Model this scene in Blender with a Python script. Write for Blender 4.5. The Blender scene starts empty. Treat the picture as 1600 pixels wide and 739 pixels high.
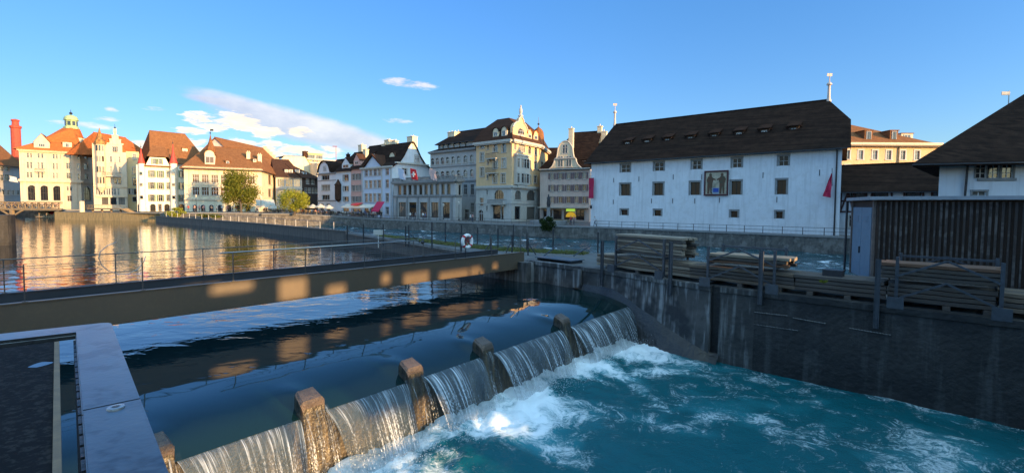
import bpy, bmesh, math, random
from math import sin, cos, tan, pi, sqrt, atan2, radians, exp
from mathutils import Vector, Matrix, Euler, noise
random.seed(7)
scn = bpy.context.scene
COL = scn.collection
# ---------------------------------------------------------------- camera
EYE = 4.25
cam_d = bpy.data.cameras.new('camera'); cam = bpy.data.objects.new('camera', cam_d); COL.objects.link(cam)
cam_d.sensor_width = 36; cam_d.lens = 36*745/1600
cam_d.clip_start = .05; cam_d.clip_end = 6000
cam.location = (0, 0, EYE)
PY0 = 356.5
cam_d.shift_y = -(369.5-PY0)/1600
CR = Matrix.Rotation(radians(90-2.73), 3, 'X') @ Matrix.Rotation(radians(.42), 3, 'Z')
cam.rotation_euler = CR.to_euler()
scn.camera = cam
# ---------------------------------------------------------------- light
SUN_H = Vector((.839, -.545)); SUN_H.normalize(); SUN_EL = radians(8.0)
SUN_ENERGY = 2.6; SKY = .13; EXPO = 2.0
sun_dir = Vector((SUN_H.x*cos(SUN_EL), SUN_H.y*cos(SUN_EL), sin(SUN_EL)))
sd = bpy.data.lights.new('sun', 'SUN'); sd.energy = SUN_ENERGY; sd.angle = radians(.7); sd.color = (1, .61, .26)
sun = bpy.data.objects.new('sun', sd); COL.objects.link(sun)
sun.rotation_euler = sun_dir.to_track_quat('Z', 'Y').to_euler()
W = bpy.data.worlds.new('World'); scn.world = W; W.use_nodes = True
scn.view_settings.view_transform = 'Standard'; scn.view_settings.look = 'None'
scn.view_settings.gamma = 1; scn.view_settings.use_curve_mapping = False; scn.view_settings.exposure = EXPO
scn.render.engine = 'CYCLES'
scn.cycles.max_bounces = 7; scn.cycles.transparent_max_bounces = 12; scn.cycles.glossy_bounces = 4; scn.cycles.diffuse_bounces = 3
scn.cycles.caustics_reflective = False; scn.cycles.caustics_refractive = False
scn.cycles.sample_clamp_indirect = 6
try: scn.cycles.use_denoising = True
except Exception: pass

class NT:
    """small node tree helper"""
    def __init__(s, nt): s.nt = nt; nt.nodes.clear()
    def n(s, typ, ins=None, **kw):
        nd = s.nt.nodes.new(typ)
        for k, v in kw.items(): setattr(nd, k, v)
        if ins:
            for k, v in ins.items():
                if isinstance(v, tuple) and len(v) == 2 and hasattr(v[0], 'outputs'): s.nt.links.new(v[0].outputs[v[1]], nd.inputs[k])
                elif hasattr(v, 'outputs'): s.nt.links.new(v.outputs[0], nd.inputs[k])
                else: nd.inputs[k].default_value = v
        return nd
    def ramp(s, fac, stops, interp='LINEAR'):
        nd = s.n('ShaderNodeValToRGB', {'Fac': fac}); cr = nd.color_ramp; cr.interpolation = interp
        while len(cr.elements) < len(stops): cr.elements.new(.5)
        for e, (p, c) in zip(cr.elements, stops):
            e.position = p; e.color = (c, c, c, 1) if isinstance(c, (int, float)) else (*c, 1)
        return nd
    def math(s, op, a, b=None, c=None, clamp=False):
        d = {0: a}
        if b is not None: d[1] = b
        if c is not None: d[2] = c
        nd = s.n('ShaderNodeMath', d, operation=op); nd.use_clamp = clamp
        return nd
    def mix(s, fac, a, b, typ='MIX'):
        nd = s.n('ShaderNodeMix', None, data_type='RGBA', blend_type=typ)
        for i, v in ((0, fac), (6, a), (7, b)):
            if isinstance(v, tuple) and len(v) == 2 and hasattr(v[0], 'outputs'): s.nt.links.new(v[0].outputs[v[1]], nd.inputs[i])
            elif hasattr(v, 'outputs'): s.nt.links.new(v.outputs[2 if v.bl_idname == 'ShaderNodeMix' else 0], nd.inputs[i])
            else: nd.inputs[i].default_value = v if i == 0 else (*v, 1)[:4]
        return nd
    def link(s, a, b): s.nt.links.new(a, b)

# ---- sky with clouds (placed by direction, part of the sky itself)
t = NT(W.node_tree)
sky = t.n('ShaderNodeTexSky', sky_type='NISHITA', sun_disc=False)
sky.sun_elevation = SUN_EL; sky.sun_rotation = atan2(SUN_H.x, SUN_H.y)
sky.altitude = 450; sky.air_density = 1.0; sky.dust_density = .4; sky.ozone_density = 2.6
gam = t.n('ShaderNodeHueSaturation', {'Color': sky, 'Saturation': 1.05, 'Value': 1.0})
geo = t.n('ShaderNodeTexCoord')
sep = t.n('ShaderNodeSeparateXYZ', {0: (geo, 'Generated')})
az = t.math('ARCTAN2', (sep, 'X'), (sep, 'Y'))            # azimuth from +Y
hor = t.math('SQRT', t.math('ADD', t.math('MULTIPLY', (sep, 'X'), (sep, 'X')), t.math('MULTIPLY', (sep, 'Y'), (sep, 'Y'))))
el = t.math('ARCTAN2', (sep, 'Z'), hor)
nz1 = t.n('ShaderNodeTexNoise', {'Vector': t.n('ShaderNodeCombineXYZ', {0: az, 1: t.math('MULTIPLY', el, 2.2), 2: 0.3}), 'Scale': 9.0, 'Detail': 7.0, 'Roughness': .6})
nz2 = t.n('ShaderNodeTexNoise', {'Vector': t.n('ShaderNodeCombineXYZ', {0: az, 1: t.math('MULTIPLY', el, 3.5), 2: 7.3}), 'Scale': 26.0, 'Detail': 9.0, 'Roughness': .62})
def blob(a0, e0, ra, re, tilt=0.0, soft=1.0):
    da = t.math('SUBTRACT', az, a0)
    de = t.math('SUBTRACT', t.math('SUBTRACT', el, e0), t.math('MULTIPLY', da, tilt))
    qa = t.math('POWER', t.math('ABSOLUTE', t.math('DIVIDE', da, ra)), 2.0)
    qe = t.math('POWER', t.math('ABSOLUTE', t.math('DIVIDE', de, re)), 2.0)
    return t.math('SUBTRACT', 1.0, t.math('ADD', qa, qe))
def ae(px, py):
    v = CR @ Vector(((px-800)/745, -(py-PY0)/745, -1)); return atan2(v.x, v.y), atan2(v.z, Vector((v.x, v.y)).length)
def cl(px, py, wpx, hpx, tilt=0.0):
    a, e = ae(px, py); a1, _ = ae(px-wpx, py); a2, _ = ae(px+wpx, py); _, e1 = ae(px, py-hpx); _, e2 = ae(px, py+hpx)
    return blob(a, e, (a2-a1)/2, (e1-e2)/2, tilt)
def dens(bl, nz, k, lo, hi):
    s_ = None
    for b in bl: s_ = b if s_ is None else t.math('MAXIMUM', s_, b)
    v = t.math('ADD', s_, t.math('MULTIPLY', t.math('SUBTRACT', nz, .5), k))
    return t.n('ShaderNodeMapRange', {'Value': v, 'From Min': lo, 'From Max': hi}, interpolation_type='SMOOTHSTEP')
# long lenticular sheet
lent = dens([cl(345, 160, 70, 10, -.1), cl(410, 178, 130, 20, -.22), cl(480, 202, 175, 28, -.18), cl(560, 222, 110, 22, -.25)], nz1, .9, -.05, .8)
# sunlit cumulus
cum = dens([cl(318, 187, 40, 14), cl(372, 193, 48, 20), cl(415, 208, 34, 12), cl(300, 205, 30, 8), cl(400, 230, 110, 13), cl(290, 222, 55, 11), cl(345, 196, 40, 14), cl(455, 236, 80, 14), cl(500, 238, 40, 12), cl(250, 232, 70, 14), cl(325, 240, 60, 14), cl(470, 206, 26, 8)], nz2, 4.2, .12, .9)
wisp = dens([cl(244, 171, 26, 6), cl(174, 171, 15, 5), cl(622, 190, 24, 5), cl(635, 130, 52, 9, -.05), cl(165, 186, 24, 5), cl(120, 195, 70, 6)], nz2, 3.4, .2, 1.3)
lcol = t.ramp(nz1, [(.3, (.46, .49, .58)), (.7, (.86, .82, .78))])
ccol = t.ramp(nz2, [(.3, (.55, .58, .68)), (.5, (1.0, .83, .62)), (.75, (1.15, 1.0, .80))])
CK = 2.4
def sc(c, k): return t.mix(1.0, c, (k, k, k), 'MULTIPLY')
grad = t.ramp(t.math('DIVIDE', el, 1.3), [(0.0, (.43, .45, .52)), (.14, (.42, .52, .66)), (.36, (.41, .62, .81)), (.50, (.60, .76, .90)), (.72, (2.7, 2.3, 1.7)), (1.0, (3.2, 2.6, 1.8))])  # overhead stops raised above the natural sky to lift ambient light
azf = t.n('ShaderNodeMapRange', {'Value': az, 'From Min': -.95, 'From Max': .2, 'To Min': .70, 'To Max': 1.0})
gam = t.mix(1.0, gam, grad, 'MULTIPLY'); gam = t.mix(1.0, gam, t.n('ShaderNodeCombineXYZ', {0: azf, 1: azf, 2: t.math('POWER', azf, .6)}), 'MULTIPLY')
# sky behind the viewer is boosted and warmed as added fill for the shade
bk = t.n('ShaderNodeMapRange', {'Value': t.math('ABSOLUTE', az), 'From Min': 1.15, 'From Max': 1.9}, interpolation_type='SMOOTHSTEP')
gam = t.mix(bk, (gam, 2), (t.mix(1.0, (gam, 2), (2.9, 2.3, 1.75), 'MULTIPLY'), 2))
m1 = t.mix(t.math('MULTIPLY', lent, .80), (gam, 2), sc(lcol, CK))
m2 = t.mix(t.math('MULTIPLY', wisp, .6), m1, sc(ccol, CK))
m3 = t.mix(t.math('MULTIPLY', cum, .92), m2, sc(ccol, CK*1.08))
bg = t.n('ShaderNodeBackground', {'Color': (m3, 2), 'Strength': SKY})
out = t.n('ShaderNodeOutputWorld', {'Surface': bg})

# ---------------------------------------------------------------- pixel -> place helpers
def ray(px, py):
    return CR @ Vector(((px-800)/745, -(py-PY0)/745, -1))
def xy(px, Y, py=335):
    v = ray(px, py); return Vector((v.x/v.y*Y, Y))
def gp(px, py, z):
    v = ray(px, py); k = (z-EYE)/v.z; return Vector((v.x*k, v.y*k))
def onl(px, P, d, py=335):
    """point where the ray of column px meets the plan line P + s d"""
    v = ray(px, py); den = d.x*v.y-d.y*v.x
    s_ = (v.x*P.y - v.y*P.x)/den
    return s_
class Crop:
    def __init__(s, x0, y0, k): s.x0, s.y0, s.k = x0, y0, k
    def x(s, v): return s.x0+v/s.k
    def y(s, v): return s.y0+v/s.k
K1 = Crop(0, 160, 3.696); K2 = Crop(200, 180, 4.107); K3 = Crop(420, 200, 4.619); K4 = Crop(600, 170, 3.696)
K5 = Crop(820, 180, 3.518); K6 = Crop(900, 110, 2.549); K7 = Crop(1280, 110, 2.547); KS = Crop(0, 0, 1)
K8 = Crop(400, 210, 5.28)

# ---------------------------------------------------------------- mesh builder
class MB:
    def __init__(s): s.v = []; s.f = []; s.m = []; s.uv = []
    def face(s, pts, mi=0, uv=None):
        i0 = len(s.v); s.v += [tuple(p) for p in pts]; s.f.append(tuple(range(i0, i0+len(pts)))); s.m.append(mi); s.uv.append(uv)
    def grid(s, rows, mi=0, uvs=None, close=False):
        """shared-vertex grid of rows of points"""
        i0 = len(s.v); nc = len(rows[0])
        for r in rows: s.v += [tuple(p) for p in r]
        for i in range(len(rows)-1):
            for j in range(nc if close else nc-1):
                j2 = (j+1) % nc
                s.f.append((i0+i*nc+j, i0+i*nc+j2, i0+(i+1)*nc+j2, i0+(i+1)*nc+j)); s.m.append(mi)
                s.uv.append([uvs[i][j], uvs[i][j2], uvs[i+1][j2], uvs[i+1][j]] if uvs else None)
    def box(s, c, size, rz=0, mi=0, rot=None, taper=1.0):
        c = Vector(c); hx, hy, hz = size[0]/2, size[1]/2, size[2]/2
        R = rot if rot is not None else Matrix.Rotation(rz, 3, 'Z')
        P = []
        for z in (-1, 1):
            k = taper if z > 0 else 1
            for x, y in ((-1, -1), (1, -1), (1, 1), (-1, 1)): P.append(c + R @ Vector((x*hx*k, y*hy*k, z*hz)))
        i0 = len(s.v); s.v += [tuple(p) for p in P]
        for q in ((0, 3, 2, 1), (4, 5, 6, 7), (0, 1, 5, 4), (1, 2, 6, 5), (2, 3, 7, 6), (3, 0, 4, 7)):
            s.f.append(tuple(i0+k for k in q)); s.m.append(mi); s.uv.append(None)
    def box2(s, x0, x1, y0, y1, z0, z1, mi=0):
        s.box(((x0+x1)/2, (y0+y1)/2, (z0+z1)/2), (x1-x0, y1-y0, z1-z0), mi=mi)
    def beam(s, a, b, w, h, mi=0, up=Vector((0, 0, 1))):
        a = Vector(a); b = Vector(b); d = (b-a); L = d.length
        if L < 1e-6: return
        d.normalize(); x = d.cross(up)
        if x.length < 1e-3: x = Vector((1, 0, 0))
        x.normalize(); u = x.cross(d)
        R = Matrix((x, d, u)).transposed()
        s.box((a+b)/2, (w, L, h), rot=R, mi=mi)
    def tube(s, pts, r, n=8, mi=0, r2=None, cap=True):
        pts = [Vector(p) for p in pts]; rows = []
        prev = None
        for i, p in enumerate(pts):
            d = (pts[min(i+1, len(pts)-1)] - pts[max(i-1, 0)])
            if d.length < 1e-9: d = Vector((0, 0, 1))
            d.normalize()
            a = Vector((0, 0, 1)) if abs(d.z) < .95 else Vector((1, 0, 0))
            x = d.cross(a).normalized() if prev is None else (prev - d*prev.dot(d)).normalized()
            prev = x
            y = d.cross(x)
            rr = r if r2 is None else r+(r2-r)*i/(len(pts)-1)
            if isinstance(r, (list, tuple)): rr = r[i]
            rows.append([p+x*cos(2*pi*k/n)*rr+y*sin(2*pi*k/n)*rr for k in range(n)])
        i0 = len(s.v)
        s.grid(rows, mi, close=True)
        if cap:
            s.f.append(tuple(i0+k for k in range(n))[::-1]); s.m.append(mi); s.uv.append(None)
            e = i0+(len(rows)-1)*n
            s.f.append(tuple(e+k for k in range(n))); s.m.append(mi); s.uv.append(None)
    def lathe(s, c, prof, n=16, mi=0):
        c = Vector(c); rows = [[c+Vector((r*cos(2*pi*k/n), r*sin(2*pi*k/n), z)) for k in range(n)] for r, z in prof]
        s.grid(rows, mi, close=True)
    def prism(s, poly, z0, z1, mi=0, top=None):
        """vertical prism over a plan polygon"""
        n = len(poly)
        a = [(p[0], p[1], z0) for p in poly]; b = [(p[0], p[1], z1) for p in poly]
        i0 = len(s.v); s.v += a+b
        for k in range(n):
            k2 = (k+1) % n; s.f.append((i0+k, i0+k2, i0+n+k2, i0+n+k)); s.m.append(mi); s.uv.append(None)
        s.f.append(tuple(i0+n+k for k in range(n))); s.m.append(mi if top is None else top); s.uv.append(None)
        s.f.append(tuple(i0+k for k in reversed(range(n)))); s.m.append(mi); s.uv.append(None)
    def mesh(s, name, mats, smooth=False, off=None, recalc=True):
        me = bpy.data.meshes.new(name)
        v = s.v if off is None else [(a[0]-off[0], a[1]-off[1], a[2]-off[2]) for a in s.v]
        me.from_pydata(v, [], s.f)
        for m in (mats if isinstance(mats, (list, tuple)) else [mats]): me.materials.append(m)
        me.polygons.foreach_set('material_index', s.m)
        if any(u is not None for u in s.uv):
            ul = me.uv_layers.new(name='UVMap'); k = 0
            for f, u in zip(s.f, s.uv):
                for j in range(len(f)):
                    ul.data[k].uv = u[j] if u is not None else (0, 0); k += 1
        if smooth: me.polygons.foreach_set('use_smooth', [True]*len(s.f))
        me.update()
        if recalc:
            bm = bmesh.new(); bm.from_mesh(me); bmesh.ops.recalc_face_normals(bm, faces=bm.faces); bm.to_mesh(me); bm.free()
        return me
def link(name, me, parent=None, loc=(0, 0, 0), rz=0, rot=None):
    o = bpy.data.objects.new(name, me); COL.objects.link(o); o.location = loc
    o.rotation_euler = rot if rot is not None else (0, 0, rz)
    if parent is not None: o.parent = parent
    return o
def tag(o, label=None, cat=None, group=None, kind=None):
    if label:
        o['label'] = label
        if not kind: o['kind'] = 'thing'
    if cat: o['category'] = cat
    if group: o['group'] = group
    if kind: o['kind'] = kind
    return o
ORD = ['first', 'second', 'third', 'fourth', 'fifth', 'sixth', 'seventh', 'eighth', 'ninth', 'tenth', 'eleventh', 'twelfth', 'thirteenth', 'fourteenth', 'fifteenth', 'sixteenth', 'seventeenth', 'eighteenth', 'nineteenth', 'twentieth']
def nth(i): return ORD[i] if i < 20 else 'twenty '+ORD[i-20] if i < 29 else 'last'
def thing(name, label, cat, loc=(0, 0, 0), rz=0, group=None):
    return tag(link(name, None, None, loc, rz), label, cat, group)
def copy_tree(o, parent=None):
    c = o.copy(); COL.objects.link(c)
    if parent is not None: c.parent = parent
    for ch in list(o.children): copy_tree(ch, c)
    return c

# ---------------------------------------------------------------- materials
def mat(name, c1, c2=None, rough=.8, scale=2.0, metallic=0, bump=.15, bscale=None, stretch=(1, 1, 1), spec=.5, detail=6, streak=None, mottle=None):
    """two-tone noisy surface in object space. streak=(colour, amount): vertical run-off stains"""
    m = bpy.data.materials.new(name); m.use_nodes = True; t = NT(m.node_tree)
    c2 = c2 or tuple(x*.78 for x in c1)
    tc = t.n('ShaderNodeTexCoord'); mp = t.n('ShaderNodeMapping', {'Vector': (tc, 'Object'), 'Scale': stretch})
    n1 = t.n('ShaderNodeTexNoise', {'Vector': mp, 'Scale': scale, 'Detail': detail, 'Roughness': .62})
    r = t.ramp(n1, [(.32, 0.0), (.68, 1.0)])
    col = t.mix(r, c1, c2)
    if streak:
        mp2 = t.n('ShaderNodeMapping', {'Vector': (tc, 'Object'), 'Scale': (3.2, 3.2, .22)})
        n2 = t.n('ShaderNodeTexNoise', {'Vector': mp2, 'Scale': streak[2] if len(streak) > 2 else 2.0, 'Detail': 5.0, 'Roughness': .6})
        r2 = t.ramp(n2, [(.5, 0.0), (.66, streak[1])])
        col = t.mix(r2, col, streak[0])
    if mottle:
        n4 = t.n('ShaderNodeTexNoise', {'Vector': (tc, 'Object'), 'Scale': mottle[2], 'Detail': 3.0, 'Roughness': .7})
        col = t.mix(t.ramp(n4, [(.5, 0.0), (.62, mottle[1])]), col, mottle[0])
    n3 = t.n('ShaderNodeTexNoise', {'Vector': mp, 'Scale': bscale or scale*6, 'Detail': 4.0})
    b = t.n('ShaderNodeBump', {'Height': n3, 'Strength': bump, 'Distance': .05})
    p = t.n('ShaderNodeBsdfPrincipled', {'Base Color': (col, 2), 'Roughness': rough, 'Metallic': metallic, 'Normal': b, 'Specular IOR Level': spec})
    t.n('ShaderNodeOutputMaterial', {'Surface': p})
    return m
def tile_mat(name, c1, c2, c3=None, row=.22):
    """clay roof tiles: courses by height, random tone patches"""
    m = bpy.data.materials.new(name); m.use_nodes = True; t = NT(m.node_tree)
    tc = t.n('ShaderNodeTexCoord'); sp = t.n('ShaderNodeSeparateXYZ', {0: (tc, 'Object')})
    n1 = t.n('ShaderNodeTexNoise', {'Vector': (tc, 'Object'), 'Scale': 1.1, 'Detail': 8.0, 'Roughness': .7})
    col = t.mix(t.ramp(n1, [(.3, 0.0), (.7, 1.0)]), c1, c2)
    h = t.math('FRACT', t.math('DIVIDE', (sp, 'Z'), row))
    rid = t.math('FLOOR', t.math('DIVIDE', (sp, 'Z'), row))
    hx = t.math('ADD', t.math('ADD', (sp, 'X'), t.math('MULTIPLY', (sp, 'Y'), .93)), t.math('MULTIPLY', rid, .37))
    cid = t.math('FLOOR', t.math('DIVIDE', hx, .33))
    wn = t.n('ShaderNodeTexWhiteNoise', {'Vector': t.n('ShaderNodeCombineXYZ', {0: cid, 1: rid, 2: 0.0})}, noise_dimensions='3D')
    col = t.mix(t.math('MULTIPLY', (wn, 'Value'), .55), col, c3 or tuple(x*.5 for x in c1))
    bp = t.n('ShaderNodeBump', {'Height': h, 'Strength': .5, 'Distance': .05})
    p = t.n('ShaderNodeBsdfPrincipled', {'Base Color': (col, 2), 'Roughness': .95, 'Normal': bp, 'Specular IOR Level': .08})
    t.n('ShaderNodeOutputMaterial', {'Surface': p})
    return m
def glass_mat(name, c1, c2, rough=.06, spec=.9):
    """window glass: dark room or pale curtain behind, glossy front, slight waviness"""
    m = bpy.data.materials.new(name); m.use_nodes = True; t = NT(m.node_tree)
    oi = t.n('ShaderNodeObjectInfo'); tc = t.n('ShaderNodeTexCoord')
    col = t.mix(t.ramp((oi, 'Random'), [(.55, 0.0), (.9, 1.0)]), c1, c2)
    nz = t.n('ShaderNodeTexNoise', {'Vector': t.n('ShaderNodeVectorMath', {0: (tc, 'Object'), 1: (oi, 'Location')}, operation='ADD'), 'Scale': 1.3, 'Detail': 2.0})
    b = t.n('ShaderNodeBump', {'Height': nz, 'Strength': .12, 'Distance': .1})
    p = t.n('ShaderNodeBsdfPrincipled', {'Base Color': (col, 2), 'Roughness': rough, 'Normal': b, 'Specular IOR Level': spec, 'IOR': 1.5})
    t.n('ShaderNodeOutputMaterial', {'Surface': p})
    return m
M = {}
M['plaster_white'] = mat('plaster_white', (.62, .64, .66), (.54, .56, .58), scale=.5, bump=.1, streak=((.40, .41, .42), .35, 1.2))
M['plaster_museum'] = mat('plaster_museum', (.70, .71, .72), (.62, .63, .64), scale=.35, bump=.12, streak=((.44, .44, .44), .45, .8), mottle=((.56, .56, .55), .5, 1.3))
M['plaster_cream'] = mat('plaster_cream', (.70, .60, .42), (.62, .52, .35), scale=.6, streak=((.42, .34, .22), .4, 1.4))
M['sandstone'] = mat('sandstone', (.62, .50, .36), (.54, .43, .30), scale=1.2, streak=((.36, .28, .20), .4, 1.4))
M['plaster_yellow'] = mat('plaster_yellow', (.68, .45, .24), (.58, .38, .20), scale=.8, streak=((.36, .27, .12), .35, 1.4))
M['plaster_pale_yellow'] = mat('plaster_pale_yellow', (.66, .50, .26), (.58, .43, .22), scale=.8)
M['plaster_pink'] = mat('plaster_pink', (.58, .33, .27), (.5, .28, .23), scale=1.0)
M['plaster_rose'] = mat('plaster_rose', (.62, .50, .42), (.55, .43, .36), scale=1.0, streak=((.40, .30, .25), .35, 1.4))
M['plaster_beige'] = mat('plaster_beige', (.56, .50, .42), (.50, .44, .37), scale=1.0)
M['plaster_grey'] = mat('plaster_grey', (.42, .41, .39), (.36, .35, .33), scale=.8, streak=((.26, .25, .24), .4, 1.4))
M['plaster_blue'] = mat('plaster_blue', (.50, .55, .64), (.44, .49, .58), scale=.8)
M['stone_grey'] = mat('stone_grey', (.24, .24, .235), (.18, .18, .175), scale=2)
M['stone_pale'] = mat('stone_pale', (.48, .46, .41), (.40, .38, .34), scale=2, streak=((.25, .24, .22), .4, 1.6))
M['tiles_orange'] = tile_mat('tiles_orange', (.50, .15, .045), (.34, .10, .035))
M['tiles_brown'] = tile_mat('tiles_brown', (.27, .12, .05), (.18, .08, .038))
M['tiles_dark'] = tile_mat('tiles_dark', (.045, .026, .018), (.020, .012, .009), (.004, .003, .003))
M['tiles_darkred'] = tile_mat('tiles_darkred', (.085, .042, .028), (.055, .03, .022))
M['tiles_pattern'] = tile_mat('tiles_pattern', (.30, .10, .04), (.10, .06, .04), (.45, .33, .10), row=.5)
M['copper_green'] = mat('copper_green', (.36, .45, .20), (.24, .36, .20), scale=2, rough=.5)
M['red_roof'] = mat('red_roof', (.50, .055, .03), (.40, .04, .025), scale=2, rough=.6)
M['red_brick'] = mat('red_brick', (.42, .07, .04), (.32, .05, .03), scale=2)
M['shutter_green'] = mat('shutter_green', (.13, .19, .09), (.10, .15, .07), scale=4)
M['shutter_mauve'] = mat('shutter_mauve', (.20, .14, .14), (.16, .11, .11), scale=4)
M['shutter_grey'] = mat('shutter_grey', (.20, .20, .19), (.16, .16, .15), scale=4)
M['frame_white'] = mat('frame_white', (.55, .54, .52), (.48, .47, .45), scale=5)
M['frame_dark'] = mat('frame_dark', (.045, .035, .03), (.03, .025, .02), scale=5)
M['iron'] = mat('iron', (.035, .037, .042), (.025, .026, .03), scale=6, rough=.45, metallic=.3)
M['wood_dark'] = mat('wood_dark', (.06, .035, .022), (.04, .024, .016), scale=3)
M['glass'] = glass_mat('glass', (.012, .014, .017), (.22, .20, .17))
M['glass_dark'] = glass_mat('glass_dark', (.010, .011, .014), (.03, .03, .03))
M['glass_museum'] = glass_mat('glass_museum', (.012, .010, .010), (.035, .026, .022), rough=.15, spec=.25)
M['glass_bronze'] = glass_mat('glass_bronze', (.10, .045, .02), (.16, .08, .035))
M['fabric_cream'] = mat('fabric_cream', (.55, .50, .42), scale=2)
M['fabric_red'] = mat('fabric_red', (.45, .02, .03), scale=2)
M['fabric_magenta'] = mat('fabric_magenta', (.42, .012, .06), (.36, .01, .05), scale=2)
# ---------------------------------------------------------------- house kit
def proj(P):
    v = CR.transposed() @ (Vector((P[0], P[1], P[2]))-Vector((0, 0, EYE)))
    return 800+745*v.x/-v.z, PY0-745*v.y/-v.z
def zcol(P, py):
    px, _ = proj((P[0], P[1], 3.0)); v = ray(px, py); return EYE+v.z*P[1]/v.y
class Fac:
    """a vertical wall plane seen from outside: P0 left foot, P1 right foot"""
    def __init__(s, P0, P1, back=0.0):
        s.P0 = Vector(P0); s.P1 = Vector(P1); s.d = (s.P1-s.P0).normalized(); s.n = Vector((s.d.y, -s.d.x))
        if back: s.P0 = s.P0-s.n*back; s.P1 = s.P1-s.n*back
        s.L = (s.P1-s.P0).length; s.a = atan2(s.d.y, s.d.x)
    def u(s, px, py=335): return onl(px, s.P0, s.d, py)
    def z(s, px, py):
        v = ray(px, py); P = s.P0+s.d*s.u(px, py); k = (P.x*v.x+P.y*v.y)/(v.x*v.x+v.y*v.y); return EYE+v.z*k
    def p(s, u, out=0.0, z=0.0):
        q = s.P0+s.d*u+s.n*out; return Vector((q.x, q.y, z))
    def b(s, back): return Fac(s.P0, s.P1, back)
_cache = {}
def arc_pts(w, h, n=8):
    r = w/2; k = min(r, h*.5)
    return [(-r*cos(pi*i/n), h-k+k*sin(pi*i/n)) for i in range(n+1)]
def win_mesh(w, h, mull, trans, sur, arch, sill, fm, sm, depth):
    key = ('w', round(w, 1), round(h, 1), mull, trans, round(sur, 2), arch, sill, fm, sm, depth)
    if key in _cache: return _cache[key]
    w, h = round(w, 1), round(h, 1); w = max(w, .3); h = max(h, .3)
    b = MB(); fw = .05 if w < 1.2 else .07
    if sur > 0:
        b.box2(-w/2-sur, -w/2+.002, -.05, .03, -.003, (h-w/2 if arch else h+.003), 0)
        b.box2(w/2-.002, w/2+sur, -.05, .03, -.003, (h-w/2 if arch else h+.003), 0)
        if not arch: b.box2(-w/2-sur-.02, w/2+sur+.02, -.065, .03, h, h+sur*1.15, 0)
        else:
            ap = arc_pts(w, h, 10)
            for (x0, z0), (x1, z1) in zip(ap, ap[1:]):
                m0 = Vector((x0, -.01, z0)); m1 = Vector((x1, -.01, z1)); dd = (m1-m0).normalized(); up = Vector((-dd.z, 0, dd.x))
                b.beam(m0+up*sur/2, m1+up*sur/2+dd*.03, sur, .09, 0, up=Vector((0, 1, 0)))
    if sill: b.box2(-w/2-sur-.06, w/2+sur+.06, -.14, .04, -.13, 0, 0)
    y0, y1 = depth-.05, depth
    b.box2(-w/2, -w/2+fw, y0, y1, 0, h-(w/2 if arch else 0), 1); b.box2(w/2-fw, w/2, y0, y1, 0, h-(w/2 if arch else 0), 1)
    b.box2(-w/2+fw, w/2-fw, y0, y1, 0, fw, 1)
    if not arch: b.box2(-w/2+fw, w/2-fw, y0, y1, h-fw, h, 1)
    if arch: b.box2(-w/2+fw, w/2-fw, y0+.004, y1, h-w/2-fw/2, h-w/2+fw/2, 1)
    for i in range(1, mull+1):
        x = -w/2+w*i/(mull+1); b.box2(x-fw*.55, x+fw*.55, y0-.01, y1, fw, h-fw-(.1 if arch else 0), 1)
    for tr in trans: b.box2(-w/2+fw, w/2-fw, y0+.006, y1-.003, h*tr-fw*.4, h*tr+fw*.4, 1)
    me = b.mesh('window', [M[sm], M[fm]])
    g = MB(); y = depth-.02
    if arch: g.face([(x, y, z) for x, z in arc_pts(w, h, 10)]+[(w/2, y, 0), (-w/2, y, 0)])
    else: g.face([(-w/2, y, 0), (w/2, y, 0), (w/2, y, h), (-w/2, y, h)])
    r = (me, g)
    _cache[key] = r; return r
def pane_mesh(key, g, mt):
    k = ('p', key, mt)
    if k not in _cache: _cache[k] = g.mesh('pane', [M[mt]], recalc=False)
    return _cache[k]
def shutter_mesh(w, h, m):
    w = round(w, 1) or .1; h = round(h, 1); key = ('s', w, h, m)
    if key not in _cache:
        b = MB(); b.box2(-w/2, w/2, -.055, -.015, 0, h, 0)
        for i in range(int(h/.16)): b.box(((0), -.058, .12+i*.16), (w*.82, .02, .09), mi=0)
        _cache[key] = b.mesh('shutter', [M[m]])
    return _cache[key]
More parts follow.
